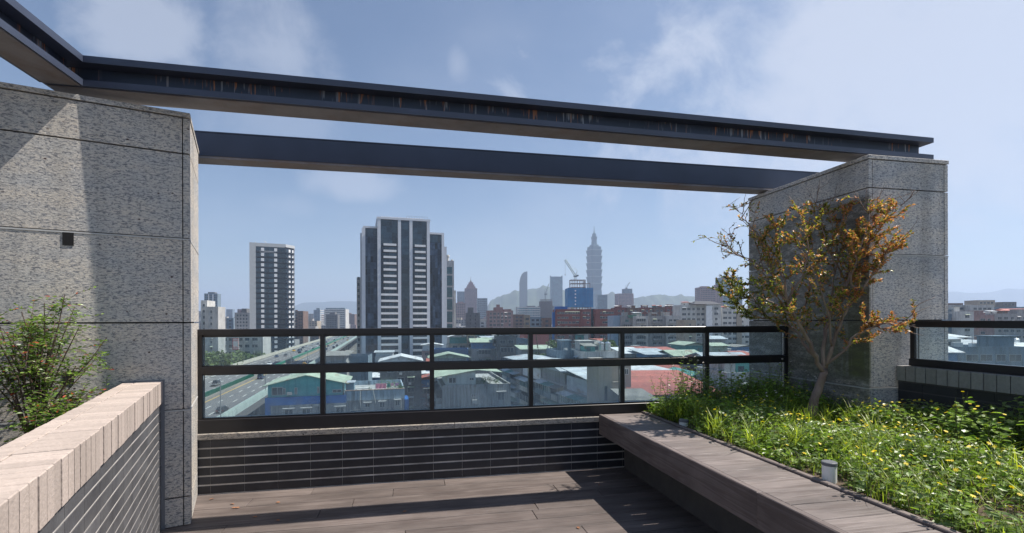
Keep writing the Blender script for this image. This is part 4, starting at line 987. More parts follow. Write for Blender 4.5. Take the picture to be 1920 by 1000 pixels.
# luffing crane on it
def crane(label, px, pyb, pytop, pxtip, pytip, Y, m, boom=1.6, mast=0.0, cw=True, hook=None, group='tower cranes on the skyline'):
    c = P(px, Y); zb_ = zat(pyb, Y); sc = Y/FPX
    root = empty('tower_crane', (c.x, c.y+6, zb_), 0, label, 'crane', group)
    zt_ = zat(pytop, Y)-zb_
    q = MB(); lattice(q, (0, 0, 0), (0, 0, zt_), 1.7*boom/1.6, .22, max(3, int(zt_/2.2))); q.build('mast', m, root)
    q = MB(); q.box(-2.2, 2.4, -1.4, 1.4, zt_, zt_+1.5); q.box(1.6, 4.2, -1.0, 1.0, zt_+.6, zt_+2.6); q.build('cab', m_craneg, root)
    tip = Vector(((pxtip-px)*sc, 0, zat(pytip, Y)-zb_))
    q = MB(); lattice(q, (0, 0, zt_+1.6), tip, boom, .2*boom/1.6, 14); q.build('jib', m, root)
    q = MB(); ap = Vector((2.8 if tip.x < 0 else -2.8, 0, zt_+ (tip.z-zt_)*.38)); q.tube([(1 if tip.x < 0 else -1, .6, zt_+1.5), ap, (0, 0, zt_+1.6)], .28, 4); q.tube([ap, Vector((0, 0, zt_+1.6)).lerp(tip, .55)], .14, 4); q.tube([ap, tip], .10, 4); q.build('a_frame', m, root)
    if hook: q = MB(); q.tube([tip, (tip.x, 0, zat(hook, Y)-zb_)], .12, 4); q.cyl(tip.x, 0, zat(hook, Y)-zb_-1.4, zat(hook, Y)-zb_, .6, .4, n=6); q.build('hook_line', m_craneg, root)
crane('pale green luffing crane standing on the steelwork above the blue netting', 1080, 526, 519, 1061, 487, Y, m_crane, 2.2, hook=514)
crane('small dark crane on the scaffolded concrete frame', 1023, 562, 553, 1030, 532, 1100, m_craneg, 1.8)
crane('thin distant crane on top of the pinkish office tower', 1175, 546, 542, 1182, 530, 1400, m_craneg, 1.8)
# scaffolded frame
Y = 1100; w = width(1009, 1040, Y, .05); H = zat(562, Y)-GZ
root = empty('unfinished_building', (P(1009, Y).x, Y, GZ), .05, 'bare brownish building frame in scaffolding below the small dark crane', 'building')
q = MB(); m_fr = M('bare_frame', (0.16, 0.13, 0.12), .9, var=(.22,.2,.19), vs=.2)
for k in range(24):
    z = H-k*3.6
    x0_ = w*.16 if k < 4 else 0; x1_ = w*.86 if k < 4 else w
    if z < 20: break
    q.box(x0_, x1_, 0, 22, z-.8, z)
    q.box(x0_, x1_, -.5, -.2, z-2.2, z-1.9)
q.build('floor_slabs', m_fr, root)
q = MB()
for i in range(12): q.box(w*i/11.5, w*i/11.5+.6, -.6, .4, 0, H-(15 if i < 2 or i > 9 else 0)); 
q.box(w*.1, w*.9, 8, 14, 0, H-4)
q.build('scaffold_posts', m_fr, root)
# ================================================================== HILLS
def ridge(name, prof, Y, d0, d1, seed):
    rr = random.Random(seed); xs = []; n = 160
    for i in range(n+1):
        px = prof[0][0]+(prof[-1][0]-prof[0][0])*i/n
        for (a, ya), (b_, yb) in zip(prof, prof[1:]):
            if a <= px <= b_: t = (px-a)/(b_-a); t = t*t*(3-2*t); y = ya+(yb-ya)*t; break
        xs.append((P(px, Y).x, zat(y, Y)+rr.uniform(-1, 1)*Y*.0009))
    rows = [(-d0, 0), (-d0*.7, .3), (-d0*.35, .68), (-d0*.12, .93), (0, 1), (d1*.3, .8), (d1*.7, .35), (d1, 0)]
    q = MB(); vs = []
    for dy, f in rows:
        for i, (x, z) in enumerate(xs):
            jj = math.sin(i*.9+dy*.01)*.05+math.sin(i*.37+dy*.004)*.07 if 0 < f < 1 else 0
            vs.append((x, Y+dy, GZ-1+(z-GZ)*max(0, f+jj)))
    m_ = n+1
    q.add(vs, [(r*m_+i, r*m_+i+1, (r+1)*m_+i+1, (r+1)*m_+i) for r in range(len(rows)-1) for i in range(n)])
    o = q.build(name, M('hill_forest', (0.025, 0.045, 0.02), .95, var=(0.05, 0.075, 0.03), vs=.01, vamt=1), smooth=True); tag(o, kind='structure')
ridge('hills', [(880, 600), (912, 578), (922, 562), (935, 556), (955, 550), (975, 545), (1000, 541), (1030, 538), (1062, 545), (1095, 556), (1120, 558), (1140, 551), (1155, 553), (1180, 562), (1205, 557), (1240, 553), (1262, 556), (1290, 556), (1320, 561), (1370, 575), (1460, 600)], 3900, 700, 1000, 1)
ridge('far_hills', [(300, 600), (430, 584), (540, 578), (575, 568), (640, 563), (700, 566), (800, 578), (900, 590), (1100, 590), (1400, 585), (1600, 572), (1730, 556), (1790, 549), (1815, 553), (1850, 552), (1890, 544), (1960, 546), (2080, 560), (2200, 590)], 7600, 900, 1500, 2)

# ================================================================== EXPRESSWAY, local frame: x across, y along
root_rz = YH; ch = math.cos(YH)
RZ = CAMZ-21.85
def HW(x, y, z): return Vector((x*math.cos(YH)-y*math.sin(YH), x*math.sin(YH)+y*math.cos(YH), z))
xl, xm, xr = -69*ch, -49.4*ch, -34.5*ch
m_asph = M('asphalt', (0.115, 0.115, 0.12), .9, var=(0.16, 0.16, 0.162), vs=.08, vamt=.9, stretch=(3, .3, 1))
m_hwc = M('viaduct_concrete', (0.26, 0.25, 0.23), .9, var=(.18, .17, .16), vs=.2, streak=.6, streakcol=(.08, .075, .07))
m_wmark = M('white_marking', (0.70, 0.70, 0.68), .8); m_ymark = M('yellow_marking', (0.65, 0.42, 0.08), .8)
m_gfence = M('green_fence', (0.015, 0.19, 0.12), .5, var=(.01, .13, .085), vs=.3)
m_palewall = M('pale_noise_panel', (0.50, 0.60, 0.57), .6, var=(0.40, 0.50, 0.48), vs=.25, vamt=.8, streak=.35, streakcol=(.2, .22, .2))
m_beigewall = M('beige_barrier', (0.52, 0.50, 0.42), .7, var=(.42, .40, .34), vs=.15, vamt=.7)
Y0, Y1 = 40, 1250
q = MB(); q.box(xl-.3, xr+.5, Y0, Y1, RZ-1.8, RZ)
for k in range(24):
    y = 60+k*42
    q.box(xm-7, xm+7, y, y+3, RZ-4.0, RZ-1.801); 
    for xx in (xm-6, xm+6): q.cyl(xx, y+1.5, GZ, RZ-4.001, 1.3, n=12)
o = q.build('expressway', m_asph, rz=YH); tag(o, kind='structure')
q = MB(); z = RZ+.03
for xx in (xm+1.3, xm-1.6): q.box(xx, xx+.28, Y0, Y1, RZ+.01, z, 1)
for xx in (xr-1.0, xl+1.2): q.box(xx, xx+.2, Y0, Y1, RZ+.01, z, 0)
for xx in (xm+4.9, xm+8.5, xm-5.2, xm-8.8, xm-12.4):
    for k in range(int((Y1-Y0)/10)):
        if k > 90: break
        q.box(xx, xx+.22, Y0+k*10, Y0+k*10+4, RZ+.01, z, 0)
o = q.build('lane_markings', [m_wmark, m_ymark], rz=YH); tag(o, kind='structure')
# barriers: one thing each
def barrier(label, x, parts_, name='barrier'):
    r = empty(name, HW(x, 150, RZ), YH, label, 'barrier')
    for nm, fn, m in parts_:
        q = MB(); fn(q); q.build(nm, m, r)
    return r
def panels(q, h0, h1, w=.15, step=3.0, gap=.06, n=None, y0=-105, y1=1050, m=0):
    y = y0
    while y < y1: q.box(-w/2, w/2, y+gap/2, y+step-gap/2, h0, h1, m); y += step
barrier('pale green panelled noise barrier along the right edge of the expressway', xr, [
    ('concrete_kerb', lambda q: q.box(-.25, .3, -108, 1080, -1.9, .6), m_hwc), ('panels', lambda q: panels(q, .601, 1.95), m_palewall),
    ('outer_panels', lambda q: [q.box(.301, .36, y, y+2.9, -1.3, 1.6) for y in range(-105, 1000, 3)], m_palewall)])
barrier('cream barrier along the left edge of the expressway', xl, [
    ('concrete_kerb', lambda q: q.box(-.3, .25, -108, 1080, -1.9, .6), m_hwc), ('panels', lambda q: panels(q, .601, 2.3, .2, 4, .05), m_beigewall)])
def louv(q):
    y = -105
    while y < 60: q.box(-.42, .42, y, y+.25, .9, 2.0); y += 1.0
def louv2(q):
    q.box(-.3, .3, 90, 1000, .9, 2.0); 
barrier('green slatted anti glare fence on the concrete median of the expressway', xm, [
    ('concrete_kerb', lambda q: (q.box(-.7, -.3, -108, 1080, 0, .8), q.box(.3, .7, -108, 1080, 0, .8), q.box(-.299, .299, -108, 1080, 0, .5)), m_hwc),
    ('slats', louv, m_gfence), ('solid_fence', louv2, m_gfence)])
# ramp to its right
q = MB()
for k in range(14):
    y = 215+k*16; q.add([(xr+1.2+k*.25, y, RZ-1.5-k*.05), (xr+8+k*.25, y, RZ-1.8-k*.05), (xr+8+k*.25+.25, y+16, RZ-1.85-k*.05), (xr+1.45+k*.25, y+16, RZ-1.55-k*.05), (xr+1.2+k*.25, y, RZ-3.2), (xr+8+k*.25, y, RZ-3.2), (xr+8.25+k*.25, y+16, RZ-3.2), (xr+1.45+k*.25, y+16, RZ-3.2)], [(0,1,2,3), (7,6,5,4), (0,4,5,1), (1,5,6,2), (3,7,4,0)])
    q.box(xr+7.6+k*.25, xr+8+k*.25, y, y+15.9, RZ-1.9, RZ-.5)
    if k % 2 == 0: q.cyl(xr+4.6+k*.25, y+3, GZ, RZ-3.201, 1.1, n=12)
o = q.build('ramp', m_hwc, rz=YH); tag(o, kind='structure')
# gantry with three green signs
r = empty('sign_gantry', HW(xm, 157, RZ), YH, 'lattice steel gantry carrying green road signs over the left carriageway', 'gantry')
for xx in (-1.2, xl-xm):
    q = MB(); lattice(q, (xx, 0, .5), (xx, 0, 11.4), .9, .09, 8); q.build('post', m_rail_g, r)
q = MB(); lattice(q, (-1.2, 0, 10.6), (xl-xm, 0, 10.6), 1.0, .09, 14); q.build('truss', m_rail_g, r)
for xx in (-4.6, -9.8, -15.2):
    q = MB(); q.box(xx-1.8, xx+1.8, -.9, -.75, 8.5, 10.9); sg = q.build('sign_panel', m_gfence, r)
    q = MB(); q.box(xx-1.7, xx+1.7, -.93, -.901, 10.7, 10.8); q.build('frame', m_frame, sg)
# lamp posts
def lamp_post(y, side, label):
    x = xr+.1 if side > 0 else xl-.1
    r = empty('street_lamp', HW(x, y, RZ+.6), YH, label, 'street lamp', 'lamp posts along the expressway')
    q = MB(); q.tube([(0, 0, 0), (0, 0, 8.5), (-side*.3, 0, 9.2)], [.14, .09, .08], 6); q.build('post', m_rail_g, r)
    q = MB(); q.tube([(-side*.3, 0, 9.2), (-side*2.4, 0, 9.6)], .06, 5); q.build('arm', m_rail_g, r)
    q = MB(); q.box(min(-side*2.3, -side*3.2), max(-side*2.3, -side*3.2), -.18, .18, 9.52, 9.7); q.build('lamp_head', m_frame, r)
ordn = ['nearest', 'second', 'third', 'fourth', 'fifth', 'sixth', 'seventh', 'eighth', 'ninth', 'tenth', 'eleventh', 'twelfth', 'thirteenth', 'fourteenth', 'fifteenth', 'sixteenth', 'seventeenth', 'eighteenth', 'nineteenth', 'twentieth']
for i, y in enumerate((122, 163, 205, 247, 290, 333, 400, 470)): lamp_post(y/ch-8, 1, 'grey lamp post on the pale green right barrier of the expressway, %s from camera' % ordn[i])
for i, y in enumerate((222, 262, 303, 345, 395, 450, 510)): lamp_post(y/ch-17, -1, 'grey lamp post on the cream left barrier of the expressway, %s from camera' % ordn[i])
# cars
m_tyre = M('tyre', (0.015, 0.015, 0.016), .9); m_rim = M('rim', (0.35, 0.35, 0.36), .4, metal=.6); m_cglass = M('car_glass', (0.015, 0.02, 0.025), .08, spec=.9)
m_tail = M('tail_light', (0.45, 0.02, 0.02), .3); m_head = M('head_light', (0.75, 0.76, 0.74), .2); m_plate = M('number_plate', (0.65, 0.65, 0.62), .5)
CC = {'black': (0.012, 0.013, 0.016), 'white': (0.70, 0.71, 0.72), 'silver': (0.38, 0.40, 0.42), 'dark blue': (0.03, 0.06, 0.12), 'yellow': (0.72, 0.38, 0.02), 'grey': (0.12, 0.125, 0.13), 'red': (0.35, 0.03, 0.025)}
carm = {k: M('car_paint_'+k.replace(' ', '_'), v, .22, spec=.7) for k, v in CC.items()}
def hull(q, secs, m=0):
    """closed shell through cross sections along y: each (y, halfwidth_bottom, halfwidth_top, z0, z1)"""
    vs = []
    for y, wb, wt, z0, z1 in secs:
        vs += [(-wb, y, z0), (wb, y, z0), (wb, y, z0+(z1-z0)*.6), (wt, y, z1), (-wt, y, z1), (-wb, y, z0+(z1-z0)*.6)]
    n = len(secs); fs = [(5,4,3,2,1,0)]
    for i in range(n-1):
        for k in range(6): fs.append((i*6+k, i*6+(k+1)%6, (i+1)*6+(k+1)%6, (i+1)*6+k))
    fs.append(tuple((n-1)*6+k for k in range(6))); q.add(vs, fs, m)
def car_parts(kind):
    van = kind == 'van'; L_ = 4.6 if not van else 4.9; h = .95; P_ = {}
    q = MB(); hull(q, [(-L_/2, .78, .72, .38, .82), (-L_/2+.12, .88, .80, .28, h), (-L_/2+1.0, .91, .84, .24, h), (L_/2-1.35, .91, .84, .24, h), (L_/2-.35, .88, .78, .26, .84), (L_/2, .74, .66, .36, .66)])
    P_['body'] = q
    q = MB(); zr = 1.48 if not van else 1.85
    hull(q, [(-L_/2+.1 if van else -L_/2+.25, .78, .70, h-.05, h+.05), (-L_/2+.5 if not van else -L_/2+.25, .80, .62, h-.05, zr-.06), (-.3, .82, .64, h-.05, zr), (.35, .82, .63, h-.05, zr-.03), (1.25 if not van else 1.55, .80, .70, h-.05, h+.02)])
    P_['cabin_glass'] = q
    q = MB(); q.bbox(-.60, .60, -L_/2+.55, .35, zr-.035, zr+.03, .02); 
    for sx in (-1, 1): q.tube([(sx*.70, .95 if not van else 1.3, h+.15), (sx*.64, .33, zr-.02)], .035, 4); q.tube([(sx*.80, -.25, h), (sx*.65, -.25, zr-.02)], .035, 4); q.tube([(sx*.76, -L_/2+.35, h), (sx*.63, -L_/2+.6, zr-.03)], .05, 4)
    P_['roof'] = q
    def wheel(x, y):
        q = MB(); n = 16; vs = []
        for r_, xo in ((.32, -.1), (.32, .1), (.2, .1), (.2, -.1)):
            vs += [(x+xo, y+r_*math.cos(2*PI*i/n), .32+r_*math.sin(2*PI*i/n)) for i in range(n)]
        fs = [(k*n+i, k*n+(i+1)%n, ((k+1)%4)*n+(i+1)%n, ((k+1)%4)*n+i) for k in range(4) for i in range(n)]
        q.add(vs, fs, 0); q.add([(x+xo, y+.2*math.cos(2*PI*i/n), .32+.2*math.sin(2*PI*i/n)) for xo in (-.08, .08) for i in range(n)], [tuple(range(n))[::-1], tuple(range(n, 2*n))], 1); return q
    P_['wheels'] = [wheel(sx*.82, sy) for sx in (-1, 1) for sy in (-1.35, 1.4)]
    P_['tail'] = []; P_['head'] = []
    for sx in (-1, 1):
        q = MB(); q.box(min(sx*.45, sx*.80), max(sx*.45, sx*.80), -L_/2-.03, -L_/2+.06, .62, .78); P_['tail'].append(q)
        q = MB(); q.box(min(sx*.42, sx*.70), max(sx*.42, sx*.70), L_/2-.09, L_/2+.015, .52, .64); P_['head'].append(q)
    q = MB(); q.box(-.2, .2, -L_/2-.05, -L_/2-.02, .48, .6); P_['plate'] = q
    return P_
CP = {k: car_parts(k) for k in ('car', 'van')}
CM = {}
for k, P_ in CP.items():
    for col in CC:
        CM[k, col] = dict(body=P_['body'].mesh('body', carm[col]), roof=P_['roof'].mesh('roof', carm[col]))
    CM[k] = dict(glass=P_['cabin_glass'].mesh('cabin_glass', m_cglass), wheels=[w_.mesh('wheel', [m_tyre, m_rim]) for w_ in P_['wheels']], tail=[w_.mesh('tail_light', m_tail) for w_ in P_['tail']], head=[w_.mesh('headlight', m_head) for w_ in P_['head']], plate=P_['plate'].mesh('number_plate', m_plate))
def car(col, y, lane, kind='car', label='', yaw=0):
    """lane x in the expressway frame; right carriageway drives away, left comes towards us"""
    away = lane > xm
    r = empty(kind if kind == 'car' else 'van', HW(lane, y, RZ+.035), YH+(0 if away else PI), label, kind, 'cars on the expressway')
    link('body', CM[kind, col]['body'], r)
    if y < 420:
        link('roof', CM[kind, col]['roof'], r); link('cabin_glass', CM[kind]['glass'], r)
        if y < 260:
            for m_ in CM[kind]['wheels']: link('wheel', m_, r)
            for m_ in CM[kind]['tail']: link('tail_light', m_, r)
            for m_ in CM[kind]['head']: link('headlight', m_, r)
            link('number_plate', CM[kind]['plate'], r)
    else:
        link('roof', CM[kind, col]['roof'], r); link('cabin_glass', CM[kind]['glass'], r)
RL = [xm+3.2, xm+6.8, xm+10.6]; LL = [xm-3.4, xm-7.0, xm-10.6, xm-14.2]
def hy(px, py):   # along-road distance and lane of a pixel on the road
    Y = (CAMZ-RZ)*FPX/(py-602); X = (px-960)/FPX*Y
    return X*math.cos(YH)+Y*math.sin(YH), -X*math.sin(YH)+Y*math.cos(YH)
spec = [('black', 'car', 427, 771), ('dark blue', 'van', 490, 709), ('yellow', 'car', 566, 684), ('white', 'car', 624, 648), ('yellow', 'car', 651, 638), ('silver', 'car', 648, 632.5), ('grey', 'car', 655, 634), ('dark blue', 'car', 646, 635.5), ('white', 'van', 659, 630), ('red', 'van', 662, 628),
        ('grey', 'van', 398, 722), ('white', 'car', 503, 683), ('yellow', 'car', 546, 658), ('dark blue', 'van', 556, 658), ('silver', 'car', 577, 650), ('white', 'car', 580, 653), ('black', 'car', 571, 652), ('silver', 'car', 586, 646), ('white', 'car', 590, 649), ('grey', 'car', 597, 645), ('white', 'car', 604, 641),
        ('dark blue', 'van', 609, 642), ('silver', 'car', 618, 637.5), ('white', 'car', 623, 635), ('white', 'van', 631, 634), ('grey', 'car', 636, 631), ('silver', 'car', 643, 629), ('white', 'car', 647, 627.5), ('dark blue', 'car', 518, 669), ('grey', 'car', 531, 667), ('black', 'car', 480, 690)]
TRF = random.Random(12)
def road_px(lane, y): p = HW(lane, y, RZ); return 960+FPX*p.x/p.y, 602+(CAMZ-RZ)*FPX/p.y
for lane in RL+LL:
    y = 330.0+TRF.uniform(0, 20)
    while y < 760:
        y += TRF.uniform(16, 60) if lane < xm else TRF.uniform(24, 90)
        px_, py_ = road_px(lane, y)
        if any(abs(px_-s_[2]) < 7 and abs(py_-s_[3]) < 3 for s_ in spec): continue
        spec.append((TRF.choice(('white', 'silver', 'grey', 'black', 'white', 'dark blue', 'yellow')), 'car' if TRF.random() < .85 else 'van', px_, py_))
ordn += ['%dth' % i for i in range(21, 60)]
cnt = {}
for col, kind, px, py in sorted(spec, key=lambda s_: -s_[3]):
    x, y = hy(px, py); lanes = RL if x > xm else LL
    lane = min(lanes, key=lambda l_: abs(l_-x)); k = (col, kind, x > xm); cnt[k] = cnt.get(k, 0)+1
tot_ = dict(cnt); cnt = {}
for col, kind, px, py in sorted(spec, key=lambda s_: -s_[3]):
    x, y = hy(px, py); rightc = x > xm; lanes = RL if rightc else LL
    lane = min(lanes, key=lambda l_: abs(l_-x)); k = (col, kind, rightc); cnt[k] = cnt.get(k, 0)+1
    rank = '' if tot_[k] == 1 else ', %s from camera' % ordn[cnt[k]-1]
    car(col, y, lane, kind, '%s %s %s the %s carriageway of the expressway%s' % (col, 'car' if kind == 'car' else 'van', 'driving away on' if rightc else 'coming along', 'right' if rightc else 'left', rank))

# ================================================================== TREES in the city
def crown_mesh(rx, ry, rz, n, leaf, seed, lobes=7):
    rr = random.Random(seed); q = MB(); L_ = []
    for i in range(lobes):
        a = rr.uniform(0, 2*PI); e = rr.uniform(-.5, 1); r = rr.uniform(.25, .62)
        L_.append((Vector((math.cos(a)*rx*r, math.sin(a)*ry*r, e*rz*.55)), rr.uniform(.38, .6)))
    for i in range(n):
        c, k = rr.choice(L_); d = Vector((rr.gauss(0, 1), rr.gauss(0, 1), rr.gauss(0, 1))).normalized()*(rr.random()**.35)
        p = c+Vector((d.x*rx*k, d.y*ry*k, d.z*rz*k)); s_ = leaf*rr.uniform(.6, 1.3)
        a = Vector((rr.gauss(0, 1), rr.gauss(0, 1), rr.gauss(0, .6))).normalized(); b = a.cross(Vector((rr.gauss(0, 1), rr.gauss(0, 1), rr.gauss(0, 1)))).normalized()
        q.add([p-a*s_-b*s_*.6, p+a*s_*.2-b*s_*.8, p+a*s_+b*s_*.3, p-a*s_*.1+b*s_*.8], [(0, 1, 2, 3)])
    return q.mesh('crown', m_leaf_far)
CROWNS = [crown_mesh(1, 1, .8, 1500, .075, s_) for s_ in range(4)]
def trunk_mesh():
    q = MB(); q.tube([(0, 0, -1), (.02, 0, -.5), (0, .02, .1)], [.07, .05, .03], 6)
    for a in range(5): q.tube([(0, 0, -.4+a*.06), (.4*math.cos(a*1.3), .4*math.sin(a*1.3), .1+a*.06)], [.03, .01], 5)
    return q.mesh('trunk', m_trunk_far)
TRK = trunk_mesh()
def city_tree(px, Y, ytop, r, label, base=None, group=None, i=0, h=None):
    zt_ = zat(ytop, Y); b0 = GZ if base is None else base; hh = zt_-b0
    rt = empty('tree', (P(px, Y).x, Y, b0), i*1.7, label, 'tree', group)
    cr = link('crown', CROWNS[i % 4], rt, (0, 0, hh-r*.75)); cr.scale = (r, r, r*.9)
    tk = link('trunk', TRK, rt, (0, 0, hh-r*.9)); sc_ = (hh-r*.9); tk.scale = (max(3, sc_*.35), max(3, sc_*.35), sc_)
    return rt
TR = random.Random(5)
i = 0
for row, (cc, names) in enumerate(((-77, 'front'), (-90, 'back'))):
    for j, px in enumerate((372, 384, 396, 409, 421, 434, 446, 458, 470, 482, 493, 505, 518)):
        a = (px-960)/FPX; Y = cc/(a+.264)
        if row and j % 2: continue
        yt = 660-4*math.sin(j*1.1) if not row else 654+2*math.sin(j*1.9)
        if px > 500: yt = 665
        city_tree(px, Y, yt-TR.uniform(0, 3), TR.uniform(6.5, 9), 'bushy green tree beyond the cream barrier, %s from the left in the %s row' % (ordn[j].replace('nearest', 'first'), names), group='trees beside the expressway', i=i); i += 1
for (px, Y, yt, r, lab) in ((1040, 210, 639, 5, 'light green tree before the foot of the brick offices, left of two'), (1054, 205, 643, 4.5, 'light green tree before the foot of the brick offices, right of two'), (1140, 250, 636, 6, 'green tree before the third brick office block'), (1128, 255, 642, 5, 'smaller green tree left of the one before the third brick office block'), (1015, 150, 660, 3.4, 'green shrubby tree growing between the sheds under the dark roofs')):
    city_tree(px, Y, yt, r, lab, i=i); i += 1
# ================================================================== NEAR ROOFTOPS
m_teal = M('teal_cladding', (0.15, 0.47, 0.49), .55, var=(0.11, 0.36, 0.38), vs=.5, vamt=.8, streak=.4, streakcol=(.03, .12, .13))
m_tarp = M('blue_tarpaulin', (0.015, 0.14, 0.44), .5, var=(0.012, 0.09, 0.32), vs=.6, vamt=.9, bump=.3, bs=2)
m_stain = M('stained_concrete', (0.42, 0.43, 0.43), .9, var=(0.31, 0.32, 0.325), vs=.35, vamt=1, streak=.95, streakcol=(0.045, 0.045, 0.045))
m_paleblue = M('pale_blue_render', (0.38, 0.49, 0.58), .85, var=(.28, .37, .45), vs=.5, streak=.8, streakcol=(.07, .09, .1))
m_wcorr = M('white_cladding', (0.55, 0.60, 0.60), .6, var=(.42, .47, .48), vs=.4, streak=.4, streakcol=(.2, .22, .22))
m_pot = M('terracotta_pot', (0.30, 0.11, 0.07), .8)
def ribbed(q, x0, x1, y0, y1, z0, z1, axis, step=.35, m=0):
    """cladding of upright ribs in front of a flat sheet"""
    if axis == 'x':
        q.box(x0, x1, y0, y1, z0, z1, m); n = int((x1-x0)/step)
        for i in range(n): q.box(x0+(i+.3)*step, x0+(i+.55)*step, y0-.05, y0-.001, z0, z1, m)
    else:
        q.box(x0, x1, y0, y1, z0, z1, m); n = int((y1-y0)/step)
        for i in range(n): q.box(x0-.05, x0-.001, y0+(i+.3)*step, y0+(i+.55)*step, z0, z1, m)
def awn_win(root, x, z, w, h, y=0, name='window', lintel=True):
    q = MB(); q.box(x, x+w, y-.08, y-.001, z, z+h, 1); n = 2
    for i in range(n): q.box(x+.1+i*(w-.1)/n, x+i*(w-.1)/n+(w-.1)/n, y-.1, y-.081, z+.1, z+h-.1, 0)
    wo_ = q.build(name, [m_win, m_frame], root)
    if lintel: q = MB(); q.box(x-.25, x+w+.25, y-.75, y-.002, z+h+.12, z+h+.25); q.build('canopy', m_frame, wo_)
    return wo_
def ac_unit(root, x, z, y=0):
    q = MB(); q.box(x, x+.85, y-.75, y-.2, z, z+.6); q.tube([(x, y, z-.3), (x, y-.7, z-.02)], .03, 4); q.tube([(x+.8, y, z-.3), (x+.8, y-.7, z-.02)], .03, 4); q.build('air_conditioner', m_frame, root)
# teal shed house
Y = 90; yw = rad(15); wA = width(507, 645, Y, yw)
zA = zat(746, Y); 
root = empty('apartment_block', (P(507, Y).x, Y, GZ), yw, 'stained grey building with teal tin rooftop house and blue tarpaulin band beside the expressway', 'building')
H = zA-GZ
q = MB(); q.box(0, wA, 0, 15, 0, H); q.build('wall', m_stain, root)
q = MB(); q.box(-.9, wA+.4, -.25, -.001, H-1.3, H+.15); q.build('tarpaulin', m_tarp, root)
q = MB(); q.box(-.92, -.02, -.2, 6, H-9, H-.0); q.build('tarpaulin', m_tarp, root)
q = MB(); ribbed(q, -.5, wA-.3, 0.2, .4, H+.151, H+2.4, 'x'); ribbed(q, -.5, -.3, .401, 12, H+.151, H+2.4, 'y'); q.box(wA-.5, wA-.3, .401, 12, H+.151, H+2.4); q.box(-.5, wA-.3, 11.8, 12, H+.151, H+2.4)
xm_ = wA*.47; q.add([(-.5, .2, H+2.4), (wA-.3, .2, H+2.4), (xm_, .2, H+3.95)], [(0, 1, 2)]); q.add([(-.5, .4, H+2.4), (wA-.3, .4, H+2.4), (xm_, .4, H+3.95)], [(2, 1, 0)])
q.build('rooftop_house', m_teal, root)
q = MB(); t = .12
for (xa, za, xb, zb_) in ((-1.4, H+2.15, xm_, H+4.0), (xm_, H+4.0, wA+.9, H+2.15)):
    q.add([(xa,-.4,za),(xb,-.4,zb_),(xb,12.6,zb_),(xa,12.6,za),(xa,-.4,za+t),(xb,-.4,zb_+t),(xb,12.6,zb_+t),(xa,12.6,za+t)], [(0,3,2,1),(4,5,6,7),(0,1,5,4),(1,2,6,5),(2,3,7,6),(3,0,4,7)])
q.build('roof', roofm['pale green tin'], root)
for x, w_, h_, z_o in ((.15, 1.9, 1.5, .5), (2.0, .5, 1.2, .6), (4.0, .5, 1.2, .6), (7.9, .45, 1.2, .6), (10.6, 1.6, .6, .6)): awn_win(root, x, H+z_o, w_, h_, .15, lintel=False)
q = MB(); q.box(2.75, 3.6, -.3, .1, H+.5, H+1.05); q.build('air_conditioner', m_frame, root)
for x in (2.3, 5.3, 11.2): awn_win(root, x, H-3.3, 1.5, 1.2); ac_unit(root, x+.5, H-4.4)
q = MB(); q.box(7.4, 8.2, -.15, -.002, H-1.75, H-1.35); q.build('vent_box', m_frame, root)
# right half with the roof garden
root2 = empty('apartment_block', root.matrix_world @ Vector((0, 0, 0)), yw, 'stained grey building with pale blue parapet, roof garden and pink laundry', 'building')
pA = Vector((P(507, Y).x, Y, GZ))+Vector((math.cos(yw), math.sin(yw), 0))*(wA+.02); root2.location = pA
Yb = pA.y; wB = width(645, 757, Yb, yw); zB = zat(736, Yb)-GZ
q = MB(); q.box(0, wB, 0, 16, 0, zB-.6); q.build('wall', m_stain, root2)
q = MB(); q.box(0, wB+.1, -.12, .1, zB-1.5, zB+.35); q.box(wB-.1, wB+.1, .101, 16, zB-1.5, zB+.35); q.box(0, wB+.1, 15.9, 16.1, zB-.599, zB+.35); q.build('parapet', m_paleblue, root2)
q = MB(); q.box(wB+.101, wB+.9, -.1, 5, zB-9, zB-1.7); q.build('tarpaulin', m_tarp, root2)
q = MB(); q.box(-.1, wB+.15, -.2, .2, zB+.351, zB+.46); q.build('parapet_cap', M('rusty_cap', (0.35, 0.27, 0.22), .8, var=(.3, .15, .1), vs=1), root2)
for x, w_, h_, z_o, l_ in ((1.0, 2.7, 1.3, -4.6, 0), (3.7, 1.0, .8, -2.9, 1), (6.4, 1.0, 1.1, -3.1, 1), (9.3, .9, 1.1, -2.9, 1)):
    awn_win(root2, x, zB+z_o, w_, h_, lintel=bool(l_))
q = MB(); 
for pts in ([(2.9, -.2, zB+.3), (2.85, -.25, zB-1.6), (3.0, -.25, zB-3)], [(5.2, -.2, zB+.4), (5.5, -.25, zB-1.2), (5.7, -.25, zB-2.2)], [(wB-.6, -.1, zB-1.5), (wB-.6, -.1, zB-9)]): q.tube(pts, .07, 5)
q.build('drain_pipes', m_frame, root2)
q = MB(); q.box(.2, wB-.2, -.1, -.04, zB-4.05, zB-3.95); q.build('pipe', m_frame, root2)
# metal hut between
root3 = empty('rooftop_hut', pA+Vector((.1, .5, zB-.4)), yw, 'blue grey corrugated roof hut right of the teal rooftop house', 'hut'); q = MB(); ribbed(q, 0, 1.5, 0, 3.2, 0, 2.2, 'x'); q.build('wall', M('bluegrey_cladding', (.16, .26, .33), .6), root3); q = MB(); q.box(-.15, 1.7, -.2, 3.4, 2.201, 2.3); q.build('roof', roofm['silver tin'], root3)
def on_roof(x, y, dz=0): return pA+Vector((x*math.cos(yw)-y*math.sin(yw), x*math.sin(yw)+y*math.cos(yw), zB-.6+dz))
